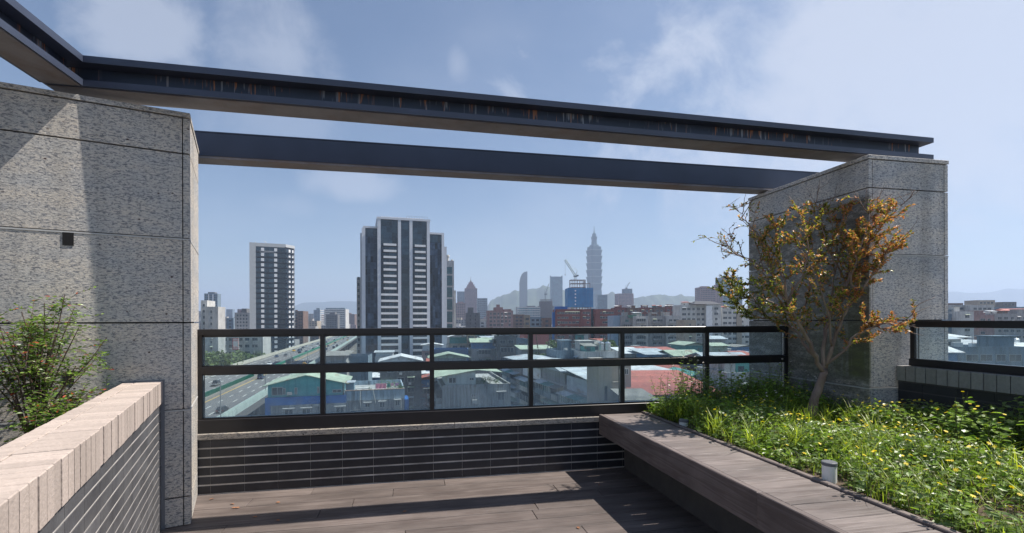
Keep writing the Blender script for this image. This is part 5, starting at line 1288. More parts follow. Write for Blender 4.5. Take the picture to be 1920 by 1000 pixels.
# clothes line with laundry
r = empty('clothes_line', on_roof(5.6, 2.0), yw, 'clothes line hung across the roof garden behind the pale blue parapet', 'clothes line')
q = MB(); q.tube([(0, 0, 0), (0, 0, 2.0)], .04, 5); q.tube([(5.4, 0, 0), (5.4, 0, 2.0)], .04, 5); q.build('posts', m_rail_g, r)
q = MB(); q.tube([(0, 0, 1.95), (2.7, 0, 1.9), (5.4, 0, 1.95)], .02, 4); q.build('line', m_frame, r)
def cloth(x0, x1, h, col, lab, zoff=1.9):
    q = MB(); n = 10; vs = []
    for j in range(5):
        for i in range(n+1): x = x0+(x1-x0)*i/n; vs.append((x-x0, .06*math.sin(i*1.7+j*.6)*(j*.3), -h*j/4))
    q.add(vs, [(j*(n+1)+i, (j+1)*(n+1)+i, (j+1)*(n+1)+i+1, j*(n+1)+i+1) for j in range(4) for i in range(n)])
    m = M('cloth_'+lab.split()[0], col, .9, transl=.2); o = q.build('laundry', m, None); o.location = on_roof(5.6, 2.0-.03)+Vector((x0*math.cos(yw), x0*math.sin(yw), zoff)); o.rotation_euler = (0, 0, yw); tag(o, lab, 'laundry', 'laundry on the clothes line')
cloth(.1, 2.1, 1.0, (0.75, 0.28, 0.36), 'pink sheet hanging on the roof clothes line, the largest piece')
cloth(2.25, 2.8, .75, (0.03, 0.20, 0.18), 'teal towel hanging on the clothes line right of the pink sheet')
cloth(2.95, 3.5, .5, (0.55, 0.30, 0.38), 'small mauve cloth on the clothes line between the teal and the lilac one')
cloth(3.8, 4.5, .6, (0.45, 0.28, 0.45), 'lilac cloth at the right end of the clothes line')
r = empty('plant_stand', on_roof(2.0, .7), yw, 'white metal frame table on the roof garden at its left end', 'table')
q = MB(); q.box(0, 2.6, 0, 1.2, 1.15, 1.25); q.build('top', m_frame, r)
for x in (0, 1.25, 2.5):
    for y in (0, 1.1): q = MB(); q.box(x, x+.1, y, y+.1, 0, 1.149); q.build('leg', m_frame, r)
m_gleaf = M('garden_leaf', (0.05, 0.11, 0.03), .7, var=(.12, .2, .06), vs=3, island=.4, transl=.3)
def potted(loc, r_, h, label, seed, grp=None, col=None):
    rr = random.Random(seed); rt = empty('potted_plant', loc, 0, label, 'plant', grp)
    q = MB(); q.cyl(0, 0, 0, .4, .2, .28, n=10); q.build('pot', m_pot, rt)
    q = MB()
    for i in range(int(160*r_/.6)):
        d = Vector((rr.gauss(0, .5), rr.gauss(0, .5), rr.gauss(0, .45))); p = Vector((d.x*r_, d.y*r_, .5+h*.5+d.z*h*.6)); s_ = rr.uniform(.06, .13)
        a = Vector((rr.gauss(0, 1), rr.gauss(0, 1), rr.gauss(0, 1))).normalized(); b = a.orthogonal().normalized(); q.add([p-a*s_, p+b*s_*.5, p+a*s_, p-b*s_*.5], [(0, 1, 2, 3)])
    q.tube([(0, 0, .3), (0, 0, .4+h*.6)], .03, 4)
    q.build('foliage', col or m_gleaf, rt)
for i, (x, y, r_, h) in enumerate(((4.6, .8, .35, .8), (1.2, .6, .3, .6), (7.4, 4.2, .9, 2.2), (8.6, 3.6, .9, 1.9), (9.6, 3.0, .8, 1.7), (10.3, 1.4, .7, 1.3), (10.6, .7, .5, .9), (8.1, 1.2, .4, .7))):
    potted(on_roof(x, y), r_, h, 'leafy potted plant in the roof garden, %s from its left end' % ordn[[1, 0, 3, 5, 6, 7, 7, 4][i]].replace('nearest', 'first') if i not in (5, 6) else ('big potted bush at the right end of the roof garden' if i == 5 else 'low potted plant at the right front corner of the roof garden'), i, 'roof garden plants')

# green roofed shed house across the alley
Y = 85; yw2 = rad(12); w_ = width(830, 957, Y, yw2); zt_ = zat(728, Y)-GZ
root = empty('apartment_block', (P(830, Y).x, Y, GZ), yw2, 'grey stained building with pale green gabled roof house and white ribbed wall', 'building')
q = MB(); q.box(0, w_, 0, 22, 0, zt_); q.box(0, w_, -.1, .15, zt_+.002, zt_+.5); q.box(w_-.2, w_, .151, 22, zt_+.002, zt_+.5); q.build('wall', m_stain, root)
q = MB(); ribbed(q, .8, 5.7, .3, .5, zt_+.501, zt_+2.1, 'x'); q.add([(.8, .3, zt_+2.1), (5.7, .3, zt_+2.1), (5.7, .3, zt_+2.75)], [(0, 1, 2)]); q.box(.8, 1.0, .501, 15, zt_, zt_+2.1); q.box(5.5, 5.7, .501, 15, zt_, zt_+2.6); q.build('rooftop_house', m_wcorr, root)
q = MB()
for (xa, za, xb, zb_) in ((-1.6, zt_+1.75, 5.9, zt_+2.95), (5.9, zt_+2.95, 10.4, zt_+2.45)):
    q.add([(xa,-.2,za),(xb,-.2,zb_),(xb,15,zb_),(xa,15,za),(xa,-.2,za+t),(xb,-.2,zb_+t),(xb,15,zb_+t),(xa,15,za+t)], [(0,3,2,1),(4,5,6,7),(0,1,5,4),(1,2,6,5),(2,3,7,6),(3,0,4,7)])
q.build('roof', roofm['pale green tin'], root)
awn_win(root, 1.0, zt_+.8, 1.3, 1.0, .25, lintel=False); awn_win(root, 4.6, zt_+1.2, .8, .5, .25, lintel=False)
awn_win(root, 4.9, zt_-1.7, .8, .6, lintel=False); awn_win(root, 9.5, zt_-2.4, 1.3, 1.4); ac_unit(root, 5.0, zt_-2.7)
for k in range(3):
    q = MB(); q.box(-1.0, -.001, 2+k*6.5, 6.5+k*6.5, zt_-3.0, zt_-2.0, 0); q.box(-.95, -.001, 2.1+k*6.5, 6.4+k*6.5, zt_-1.999, zt_-.6, 1); q.build('balcony', [m_stain, m_win], root)
Lg = Vector((P(830, Y).x, Y, GZ))
def on2(x, y): return Lg+Vector((x*math.cos(yw2)-y*math.sin(yw2), x*math.sin(yw2)+y*math.cos(yw2), zt_))
for i, (x, y) in enumerate(((7.3, 1.0), (8.4, 1.2), (9.5, .9))): potted(on2(x, y), .6, 1.4-.2*i, 'dry looking roof plant beside the white ribbed house, %s from it' % ['nearest', 'middle one', 'farthest'][i], 40+i, 'plants beside the white ribbed house')

# long balconied row right of it; its left side faces the alley
yr = rad(16); c0 = P(1118, 76); dirb = Vector((-math.sin(yr), math.cos(yr), 0))
for i, (lab, wl, rk, z_) in enumerate((('balconied grey house with silver tin roof, nearest of the terrace below the rail', 'grey', 'silver tin', -10.6), ('balconied pale house with white tin roof, middle of the terrace', 'pale grey', 'silver tin', -10.0), ('balconied dark house, third along the terrace', 'dark grey', 'white tin', -10.8), ('balconied grey house at the far end of the terrace', 'grey', 'silver tin', -10.2))):
    lc = c0+dirb*(i*13.2)
    r_ = building('apartment_block', lab, 'building', 0, 0, 11, 13, z_, wl, rk, yr, 3.1, 3.1, 2.4, 1.4, 'f', group='terrace of balconied houses', balc=False, parapet=0, loc=lc, rr=random.Random(60+i))
    rq = random.Random(90+i); Hh = z_-GZ
    for k in range(4):
        zz_ = Hh-(k+1)*3.1+.1
        y = .3
        while y < 12:
            l_ = rq.choice((3.4, 4.4, 5.6)); y1 = min(12.8, y+l_)
            q = MB(); q.box(-1.25, -.12, y, y1-.15, zz_, zz_+1.05, 0); bb_ = q.build('balcony', wallm[rq.choice(('white', 'pale grey', 'grey', 'bluish'))], r_)
            if rq.random() < .75:
                q = MB(); q.box(-1.2, -1.1, y+.05, y1-.2, zz_+1.051, zz_+2.3, 0); n_ = max(2, int(l_/1.1))
                for j in range(n_+1): yy_ = y+.05+(y1-y-.35)*j/n_; q.box(-1.26, -1.201, yy_, yy_+.09, zz_+1.051, zz_+2.3, 1)
                q.build('enclosure', [rq.choice((m_win, m_win2)), m_frame], bb_)
            if rq.random() < .7:
                q = MB(); ya_, yb_ = y-.1, y1-.05; q.add([(-.1, ya_, zz_+2.75), (-1.8, ya_, zz_+2.4), (-1.8, yb_, zz_+2.4), (-.1, yb_, zz_+2.75), (-.1, ya_, zz_+2.68), (-1.8, ya_, zz_+2.33), (-1.8, yb_, zz_+2.33), (-.1, yb_, zz_+2.68)], [(0,1,2,3), (7,6,5,4), (0,4,5,1), (1,5,6,2), (2,6,7,3)])
                q.build('awning', roofm[rq.choice(('white tin', 'silver tin', 'pale green tin', 'grey concrete', 'teal tin'))], bb_)
            y = y1+.1
# beige stair tower
Y = 68; w_ = width(1122, 1172, Y, rad(10)); zt_ = zat(676, Y)-GZ
root = empty('stair_tower', (P(1122, Y).x, Y, GZ), rad(10), 'plain beige concrete stair tower rising before the terrace with narrow window', 'building')
m_bc = M('beige_concrete', (0.42, 0.38, 0.33), .85, var=(.34, .31, .28), vs=.4, streak=.4, streakcol=(.2, .18, .16))
q = MB(); q.box(0, w_*.52, 0, 5, 0, zt_); q.box(w_*.521, w_+1.2, .8, 5, 0, zt_-.9); q.box(w_*.521, w_, .3, .799, 0, zt_-4.1); q.build('wall', m_bc, root)
q = MB(); q.box(w_*.22, w_*.32, -.05, -.001, zt_-5.6, zt_-3.6); q.build('window', m_win, root); awn_win(root, w_+.2, zt_-2.2, .6, .9, .8, lintel=False)
q = MB(); q.box(w_*.53, w_-.02, -.1, .299, zt_-3.2, zt_-3.05); q.build('ledge', m_bc, root)
# red roof and its neighbours
def shed(label, px0, px1, yfront, Y, d, yridge, wl, rk, yaw=rad(10), st='gable_x', rise=1.0, hs=1.2, sides='fl', seed=1):
    w = width(px0, px1, Y, yaw); zt_ = zat(yfront, Y)-hs
    r = building('house', label, 'building', px0, Y, w, d, zt_, wl, None, yaw, 3.1, 3.0, 2.0, 1.4, sides, parapet=0, clutter=False, rr=random.Random(seed))
    q = MB(); H = zt_-GZ; q.box(.3, w-.3, .3, d-.3, H+.003, H+hs-.02); x0, x1, y0, y1 = -.6, w+.6, -.6, d+.6; z = H+hs; q.build('upper_wall', wallm['grey'], r)
    q = MB(); 
    if st == 'gable_x': segs = [(y0, z, (y0+y1)/2, z+rise), ((y0+y1)/2, z+rise, y1, z)]
    elif st == 'shed': segs = [(y0, z, y1, z+rise)]
    if st in ('gable_x', 'shed'):
        for ya, za, yb, zb_ in segs: q.add([(x0,ya,za),(x1,ya,za),(x1,yb,zb_),(x0,yb,zb_),(x0,ya,za+t),(x1,ya,za+t),(x1,yb,zb_+t),(x0,yb,zb_+t)], [(0,3,2,1),(4,5,6,7),(0,1,5,4),(1,2,6,5),(2,3,7,6),(3,0,4,7)])
    else:
        xm_ = (x0+x1)/2
        for xa, za, xb, zb_ in ((x0, z, xm_, z+rise), (xm_, z+rise, x1, z)): q.add([(xa,y0,za),(xb,y0,zb_),(xb,y1,zb_),(xa,y1,za),(xa,y0,za+t),(xb,y0,zb_+t),(xb,y1,zb_+t),(xa,y1,za+t)], [(0,3,2,1),(4,5,6,7),(0,1,5,4),(1,2,6,5),(2,3,7,6),(3,0,4,7)])
        q.add([(x0+.3,y0+.8,z),(x1-.3,y0+.8,z),(xm_,y0+.8,z+rise)], [(0,1,2)])
    q.build('roof', roofm[rk], r); return r
shed('house with broad rusty red tin roof behind the weeds', 1196, 1350, 742, 66, 15, 712, 'grey', 'rusty red tin', rad(4), 'shed', 1.6, 1.3, seed=2)
shed('lean-to house with grey roof below the left end of the red roof', 1178, 1225, 752, 60, 5.5, 735, 'bluish', 'grey concrete', rad(4), 'shed', .5, .8, seed=3)
shed('house with bright white gabled roof behind the broad red roof', 1215, 1300, 712, 84, 10, 698, 'grey', 'white tin', rad(6), 'gable_y', 1.5, .8, seed=4)
shed('house with dark teal roof right of the white gabled one', 1275, 1345, 716, 83, 10, 705, 'grey', 'teal tin', rad(4), 'gable_y', 1.3, .8, seed=5)
shed('house with salmon red roof behind the teal roofed one', 1250, 1325, 703, 98, 12, 694, 'grey', 'rusty red tin', rad(8), 'gable_y', 1.3, .8, seed=6)
shed('pale green walled house with white roof beside the beige stair tower', 1180, 1232, 694, 100, 12, 688, 'green', 'white tin', rad(10), 'shed', .8, 2.6, seed=7)
building('house', 'flat topped pale grey house between the railing post and the mossy pillar', 'building', 1362, 72, 9, 10, zat(713, 72), 'pale grey', None, rad(4), 3, 3, 1.6, 1.3, 'f', rr=random.Random(12))
building('house', 'flat roofed dark house behind the pale grey one near the mossy pillar', 'building', 1330, 92, 8, 9, zat(700, 92), 'dark grey', 'silver tin', rad(4), 3, 3, 1.6, 1.3, 'f', rr=random.Random(14))
# through the upper panes
shed('house with low pale gabled roof below the broad tower', 712, 790, 678, 150, 12, 668, 'dark grey', 'white tin', rad(12), 'gable_y', 1.6, 1.0, seed=20)
building('house', 'long low blue grey shed between the viaduct and the broad tower', 'building', 634, 170, width(634, 690, 170, rad(8)), 10, zat(672, 170), 'bluish', None, rad(8), 3, 4, 1.6, 1.2, '', clutter=False, rr=random.Random(15))
building('house', 'grey shed with dark roof right beside the viaduct ramp', 'building', 607, 165, width(607, 650, 165, rad(8)), 10, zat(678, 165), 'grey', 'grey concrete', rad(8), 3, 4, 1.6, 1.2, 'f', parapet=0, rr=random.Random(16))
shed('long shed with pale green roof and blue fence before it, right of the broad tower', 806, 878, 672, 135, 9, 668, 'blue' if False else 'bluish', 'pale green tin', rad(10), 'gable_y', 1.2, 1.5, seed=21)
r_ = building('house', 'long blue walled shed right of the broad tower', 'building', 812, 150, width(812, 878, 150, rad(6)), 8, zat(661, 150), M('blue_wall', (0.06, 0.14, 0.30), .7, var=(.2, .2, .2), vs=.3), None, rad(6), 3, 4, 1.6, 1.2, '', clutter=False)
for (a, b_, yt, Yb, wl, rk, lab, sd) in (
    (842, 878, 632, 200, 'beige', 'white tin', 'cream apartment house just right of the broad tower', 'fl'), (876, 890, 626, 196, 'tan', None, 'tall narrow tan house right of the cream one', 'fl'),
    (884, 932, 641, 185, 'grey', 'pale green tin', 'grey balconied house with pale green roof in the third railing pane', 'fl'), (932, 968, 634, 180, 'dark grey', None, 'dark stained concrete house left of the third railing post', 'fl'),
    (966, 990, 640, 182, 'bluish', None, 'bluish house beside the dark stained one', 'fl'), (982, 1029, 627, 265, 'red', None, 'brick red walled building before the brick offices', 'f'),
    (978, 1036, 656, 150, 'blue', 'pale green tin', 'blue walled shed with flat pale roof behind the third railing post', 'fl'),
    (1083, 1120, 642, 175, 'brown', None, 'dark brown brick house with roof huts before the brick offices', 'fl'),
    (1042, 1090, 664, 120, 'bluish', None, 'blue grey concrete house with blank walls in the fourth railing pane', 'l'), (1095, 1165, 667, 112, 'pale grey', None, 'pale concrete roof carrying two stainless water tanks', 'l'),
    (1172, 1212, 661, 135, 'grey', 'white tin', 'house with white corrugated roof right of the fourth railing post', 'f'), (1212, 1262, 664, 128, 'grey', 'silver tin', 'house with silver corrugated roof right of the white one', 'f'),
    (1188, 1222, 655, 165, 'grey', 'rusty red tin', 'house with faded red roof behind the white corrugated roof', 'f'), (1236, 1278, 661, 150, 'grey', 'rusty red tin', 'house with bright red tin roof behind the silver roof', 'f'),
    (1265, 1318, 667, 125, 'grey', 'pale green tin', 'house with broad pale green roof left of the fifth railing post', 'f'), (1285, 1322, 647, 160, 'pale grey', 'pale green tin', 'greenish white house with green shed below the beige stair block', 'f'),
    (1335, 1366, 650, 175, 'brown', 'pale green tin', 'brown house with pale green roof right of the fifth railing post', 'f'), (1333, 1362, 637, 205, 'dark grey', 'silver tin', 'dark house behind the brown one right of the fifth railing post', 'f'),
    (1386, 1412, 668, 140, 'grey', 'rusty red tin', 'house with orange red roof touching the mossy pillar', 'f'), (1330, 1372, 672, 118, 'grey', 'white tin', 'house with white roof right of the fifth railing post', 'f')):
    wl_ = {'red': M('red_render', (0.42, 0.13, 0.11), .85, var=(.34, .1, .09), vs=.3), 'blue': M('blue_render', (0.07, 0.12, 0.22), .8, var=(.05, .09, .16), vs=.3)}.get(wl, wl)
    building('house', lab, 'building', a, Yb, width(a, b_, Yb, rad(8)), 11 if Yb < 220 else 14, zat(yt, Yb)-(2.6 if rk else 0), wl_, rk, rad(8), 3.1, 3.0, 1.9, 1.4, sd if wl != 'red' else '', balc=(Yb > 160 and wl in ('grey', 'dark grey', 'beige')), parapet=0 if rk else .8, rr=random.Random(int(a*7)))
for i, px in enumerate((1127, 1139)): tank((P(px, 118).x, 118, zat(667, 112)+.05), 0, 'stainless water tank on pale concrete roof, %s of the pair' % ('left' if i == 0 else 'right'))
# seen over the right hand railing
for (a, b_, yt, Yb, wl, rk, lab, d, kw) in (
    (1776, 1806, 573, 420, 'brown', None, 'brown roofed block at the far back right of the mossy pillar', 14, {}), (1834, 1866, 567.5, 430, 'beige', None, 'flat topped beige block with dark red end, highest beyond the right railing', 14, {}),
    (1880, 1906, 571, 440, 'dark grey', None, 'dark block right of the highest one beyond the right railing', 14, {}), (1776, 1822, 577, 330, 'pale grey', None, 'pale blue grey block with window band right of the mossy pillar', 14, {}),
    (1820, 1864, 577.5, 325, 'white', None, 'white block with green panel in the far row beyond the right railing', 14, {}), (1864, 1960, 581, 340, 'bluish', None, 'long bluish block at the right picture edge, back row', 14, {}),
    (1801, 1826, 590, 235, 'white', None, 'white house with sharp flat top beyond the right railing', 12, {}), (1776, 1801, 595, 240, 'bluish', None, 'blue grey house left of the white flat topped one', 12, {}),
    (1833, 1864, 597, 245, 'pinkish', None, 'pinkish long block in the middle beyond the right railing', 12, {}), (1865, 1990, 594, 250, 'grey', None, 'long grey block with window bands at the right edge beyond the railing', 12, {}),
    (1776, 1818, 636, 150, 'pale grey', 'white tin', 'low white roofed house seen through the right railing glass', 10, {}), (1825, 1862, 648, 130, 'grey', 'white tin', 'white roofed house with red edge through the right railing glass', 9, {}),
    (1801, 1925, 660, 108, 'bluish', None, 'pale blue house with framed windows through the right railing glass', 10, dict(ww=2.4)), (1886, 1990, 655, 125, 'dark grey', 'white tin', 'grey house with broad white roof at the right edge behind the glass', 10, {}),
    (1776, 1800, 664, 104, 'grey', 'white tin', 'small white roofed house beside the pillar edge behind the right glass', 9, {})):
    k2 = dict(ww=2.0); k2.update(kw)
    building('apartment_block' if Yb > 200 else 'house', lab, 'building', a, Yb, width(a, b_, Yb, rad(-3)), d, zat(yt, Yb)-(2.4 if rk else 0), wl, rk, rad(-3), 3.2, 3.0, k2['ww'], 1.4, 'f', detail=2 if Yb < 300 else 1, parapet=0 if rk else .8, clutter=Yb < 300, rr=random.Random(int(a*5+yt)))
building('house', 'house with orange red tin roof at the far right edge', 'building', 1890, 290, 16, 10, zat(588, 290), 'grey', None, 0, 3.2, 3, 1.6, 1.3, 'f', clutter=False, parapet=0)
r_ = [o for o in COL.objects if o.get('label') == 'house with orange red tin roof at the far right edge'][0]
add_roof(r_, 16, 10, zat(588, 290)-GZ, 'rusty red tin', random.Random(2), .6, style='gable_x')
for i, px in enumerate((1868, 1874, 1881, 1905)): tank((P(px, 134).x, 134, zat(659, 128)), 0, 'stainless water tank behind the right railing glass, %s from the pillar' % ordn[i].replace('nearest', 'first'))

# ================================================================== FILLING CITY
FR = random.Random(99)
occ = []; occp = []
bpy.context.view_layer.update()
for o in COL.objects:
    if o.parent is None and o.type == 'EMPTY' and o.get('category') in ('building', 'tower', 'hut'):
        cs = []
        for ch_ in o.children:
            if ch_.type == 'MESH':
                for c in ch_.bound_box: w = ch_.matrix_world @ Vector(c); cs.append((w.x, w.y))
        if cs:
            occ.append((min(c[0] for c in cs), max(c[0] for c in cs), min(c[1] for c in cs), max(c[1] for c in cs)))
            L0 = o.location; pr = [960+FPX*c[0]/c[1] for c in cs if c[1] > 5]; zz_t = max((ch_.matrix_world @ Vector(c)).z for ch_ in o.children if ch_.type == 'MESH' and ch_.name.startswith('wall') for c in ch_.bound_box) if any(ch_.name.startswith('wall') for ch_ in o.children) else L0.z
            occp.append((sum(c[1] for c in cs)/len(cs), min(pr), max(pr), 602+(CAMZ-zz_t)*FPX/max(c[1] for c in cs)))
def free(x0, x1, y0, y1, pad=1.0):
    for a, b_, c, d in occ:
        if x0 < b_+pad and x1 > a-pad and y0 < d+pad and y1 > c-pad: return False
    return True
def hwoff(x, y): return x+.264*y
wc = ['grey', 'pale grey', 'beige', 'white', 'pale grey', 'brown', 'tan', 'dark grey', 'pinkish', 'bluish']
rc = [None, None, None, None, 'pale green tin', 'white tin', 'rusty red tin', 'silver tin', 'grey concrete', 'silver tin']
bays = ((366, 604, 'the first railing bay'), (604, 811, 'the second railing bay'), (811, 997, 'the third railing bay'), (997, 1169, 'the fourth railing bay'), (1169, 1328, 'the fifth railing bay'), (1328, 1480, 'the sixth railing bay'), (1690, 2100, 'the right hand railing'))
def bayof(px):
    for a, b_, n in bays:
        if a <= px < b_: return n
items = []
y = 96.0
while y < 520:
    step = 11.0 if y < 260 else 16.5
    x = -y*.75
    while x < y*1.22:
        w = FR.uniform(.72, .95)*step; d = FR.uniform(.72, .92)*step
        px = 960+FPX*(x+w/2)/y; b_ = bayof(px)
        if b_ and hwoff(x+w+4, y) < -74-14 or (b_ and hwoff(x-2, y) > -19):
            if y < 190 and hwoff(x, y) < -60: x += step*1.02; continue
            if free(x-1, x+w+1, y, y+d) and FR.random() < .93:
                base_y = 602+ (26 if y < 200 else 22)*FPX/y
                z = FR.uniform(-25, -18.5) if y < 240 else FR.uniform(-24, -12) if y < 380 else FR.uniform(-19, -7)
                if px > 1400: z = min(z, -14)
                items.append((px, x, y, w, d, z, FR.choice(wc), FR.choice(rc), b_))
        x += step*1.06
    y += step*1.12
    if int(y/13.5) % 4 == 0: y += 5
# thin to those that can be seen: walk each one's roof corners towards the camera against nearer roofs
solid = [(a, b_, c, d, -8.0) for a, b_, c, d in occ if c < 200]
items.sort(key=lambda i: i[2])
vis = []; massd = []
tops = []
for it in items:
    px, x, y, w, d, z, wl, rk, b_ = it
    zt_ = z+(3.4 if rk else 1.0); blocked = 0
    ys_px = 602+(CAMZ-zt_)*FPX/y
    x0p, x1p = 960+FPX*x/y, 960+FPX*(x+w)/y
    cols = range(int(x0p), int(x1p)+1, 2)
    ok = any(all(not (a <= cpx <= b2 and ytop < ys_px-2) for a, b2, ytop in tops) and all(not (Yo < y and a+2 <= cpx <= b2-2 and ytop < ys_px-5) for Yo, a, b2, ytop in occp) for cpx in cols if 372 < cpx < 1406 or 1774 < cpx < 1925)
    if ys_px > 800: ok = False
    if ok and len(vis) < 292: vis.append(it)
    else: massd.append(it)
    tops.append((x0p, x1p, ys_px))
cntk = {}
for it in vis: k = (it[6], it[7], it[8]); cntk[k] = cntk.get(k, 0)+1
seen = {}
for it in vis:
    px, x, y, w, d, z, wl, rk, b_ = it
    k = (wl, rk, b_); seen[k] = seen.get(k, 0)+1
    lab = '%s low rise, %s, %sthrough %s' % (wl, ('%s roof' % rk) if rk else 'flat roof', '' if cntk[k] == 1 else ordn[seen[k]-1]+' such ', b_)
    rr = random.Random(int(px*13+y))
    sd = 'f' if px < 700 else 'fl'
    r = building('low_rise', lab, 'building', 0, 0, w, d, z, wl, rk, YH*.6+rr.uniform(-.05, .05), 3.1, 2.6, 1.8, 1.45, sd if y < 240 else 'f', group='low rise houses filling the city', detail=2 if y < 230 else 1, balc=(y < 200 and rr.random() < .5), parapet=0 if rk else .8, zmin=z-10 if y < 240 else z-14, loc=Vector((x, y, 0)), rr=rr)
    if not rk and y < 330 and rr.random() < .3: tank((x+w*.5, y+d*.6, z+.05), 0, 'stainless water tank on the %s' % lab.replace(', ', ' ').replace('low rise flat roof', 'flat roof'))
# the far city as one mass
q = MB(); n = 0; FR = random.Random(4)
y = 520
while y < 3300:
    step = 24+y*.012; x = -y*.68
    while x < y*1.15:
        w = FR.uniform(.5, .95)*step; d = FR.uniform(.5, .9)*step; px = 960+FPX*x/y
        if (bayof(px) or bayof(px+30)) and not (-80 < hwoff(x+w/2, y) < -15) and free(x, x+w, y, y+d, 3) and FR.random() < .86:
            z = FR.uniform(-22, -7)+min(10, (y-520)*.006)
            if FR.random() < .10: z += FR.uniform(3, 12)
            if y > 900 and FR.random() < .06: z += FR.uniform(8, 34)
            if px > 1500: z = min(z, -4)
            m = FR.randrange(7); q.box(x, x+w, y, y+d, GZ, z, m)
            if FR.random() < .7: q.box(x+w*.2, x+w*FR.uniform(.5, .8), y+d*.2, y+d*.6, z+.01, z+FR.uniform(2, 4), FR.randrange(7))
            nf = int((z-GZ)/3.4)
            if y < 1500:
                for k in range(min(nf, 6 if y < 900 else 4)):
                    zz_ = z-(k+.5)*3.4; nb = max(1, int(w/4.5))
                    for i in range(nb):
                        xa = x+w*(i+.2)/nb; q.box(xa, xa+w*.55/nb, y-.12, y-.001, zz_-.7, zz_+.8, 7)
            n += 1
        x += step*1.1
    y += step*1.25
for px, x, y, w, d, z, wl, rk, b_ in massd:      # blocks of which the picture shows next to nothing
    q.box(x, x+w, y, y+d, GZ, z, FR.randrange(7)); q.box(x+w*.2, x+w*.6, y+d*.2, y+d*.6, z+.01, z+2.8, FR.randrange(7))
far_m = [wallm[k] for k in ('grey', 'pale grey', 'beige', 'white', 'bluish', 'brown', 'pinkish')]+[m_win]
o = q.build('distant_city', far_m); tag(o, 'hazy mass of distant low blocks reaching to the hills', 'city', kind='stuff')
print('low rises', len(vis), 'of', len(items), 'far', n)

# ================================================================== PLANTS ON THE TERRACE
def leaf_mat(name, c1, c2, tr=.35, rough=.38):
    return M(name, c1, rough, var=c2, vs=6, vamt=1, island=.38, transl=tr, det=3)
m_grass = leaf_mat('grass_blade', (0.27, 0.37, 0.04), (0.42, 0.48, 0.07))
m_weed = leaf_mat('weed_leaf', (0.12, 0.22, 0.03), (0.24, 0.34, 0.05))
m_weedp = leaf_mat('pale_weed_leaf', (0.13, 0.20, 0.07), (0.20, 0.27, 0.10))
m_stalk = M('stalk', (0.10, 0.11, 0.035), .8)
m_yel = M('yellow_petal', (0.85, 0.66, 0.02), .5, island=.15, transl=.25)
m_wht = M('white_petal', (0.75, 0.72, 0.70), .5, transl=.2)
m_straw = M('dry_straw', (0.28, 0.21, 0.11), .9, island=.4)
G = random.Random(31)
def rnd_up(k=.5): return Vector((G.gauss(0, k), G.gauss(0, k), 1)).normalized()
def blade(q, p, h, w, lean, m=0, seg=4, droop=.6):
    a = G.uniform(0, 2*PI); dx = Vector((math.cos(a), math.sin(a), 0)); sd = Vector((-math.sin(a), math.cos(a), 0))
    vs = []
    for i in range(seg+1):
        t = i/seg; c = p+Vector((0, 0, h*(t-droop*.35*t*t)))+dx*(lean*h*t*t); ww = w*(1-t)**.7+.0004
        vs += [c-sd*ww/2, c+sd*ww/2]
    q.add(vs, [(2*i, 2*i+1, 2*i+3, 2*i+2) for i in range(seg)], m)
def leaf(q, p, d, L_, W_, m=0, cup=.15):
    """pointed oval leaf folded along its midrib"""
    d = d.normalized(); s_ = d.cross(Vector((0, 0, 1)))
    if s_.length < .05: s_ = Vector((1, 0, 0))
    s_.normalize(); n = s_.cross(d).normalized(); roll = G.gauss(0, .5); s2 = s_*math.cos(roll)+n*math.sin(roll); n2 = s2.cross(d)
    pts = [p, p+d*L_*.35+s2*W_*.5+n2*cup*W_, p+d*L_*.75+s2*W_*.32+n2*cup*W_*.6, p+d*L_-n2*L_*.08, p+d*L_*.75-s2*W_*.32+n2*cup*W_*.6, p+d*L_*.35-s2*W_*.5+n2*cup*W_, p+d*L_*.5-n2*.02*L_]
    q.add(pts, [(0,1,6), (1,2,6), (2,3,6), (3,4,6), (4,5,6), (5,0,6)], m)
def flower(q, p, r, n, m, mc, up):
    u = up.orthogonal().normalized(); v = up.cross(u)
    for i in range(n):
        a = 2*PI*i/n; d = u*math.cos(a)+v*math.sin(a); e = u*math.cos(a+.35)+v*math.sin(a+.35); f = u*math.cos(a-.35)+v*math.sin(a-.35)
        q.add([p, p+f*r*.75+up*r*.1, p+d*r+up*r*.05, p+e*r*.75+up*r*.1], [(0,1,2,3)], m)
    q.add([p+up*r*.14+u*r*.25, p+up*r*.14+v*r*.25, p+up*r*.14-u*r*.25, p+up*r*.14-v*r*.25], [(0,1,2,3)], mc)
def inpillar(s, t): return (4.2 < s and t > 3.86) or (abs(t-2.56) < .12 and s < 2.57) or (abs(t-4.19) < .11 and s < 2.56)
def hgt(s, t):
    """how tall the cover grows: higher against the railing and towards the right wall"""
    h = .10+.11*max(0, min(1, (t-3.9)/.9))+.17*max(0, min(1, (s-3.7)/.8))*max(0, min(1, (3.6-t)/.8))
    h *= .35+1.2*(.5+.5*math.sin(s*4.1+1.3*math.sin(t*2.7))*math.cos(t*3.3+s))
    bare = math.exp(-(((s-2.95)/.28)**2+((t-1.75)/.35)**2))
    return (h*1.12+.02)*(1-.85*bare), bare
q = MB()
for i in range(13000):
    s_ = G.uniform(2.45, 4.55); t2 = G.uniform(.3, 4.87)
    if inpillar(s_, t2): continue
    h, bare = hgt(s_, t2)
    if G.random() < bare*.85: continue
    k = G.random(); p = Vector((s_, t2, soil_z(s_, t2)))
    blade(q, p, h*G.uniform(.35, 1.6), G.uniform(.0028, .0065), G.uniform(.1, .9), 2 if G.random() < .07 else (0 if k < .8 else 1))
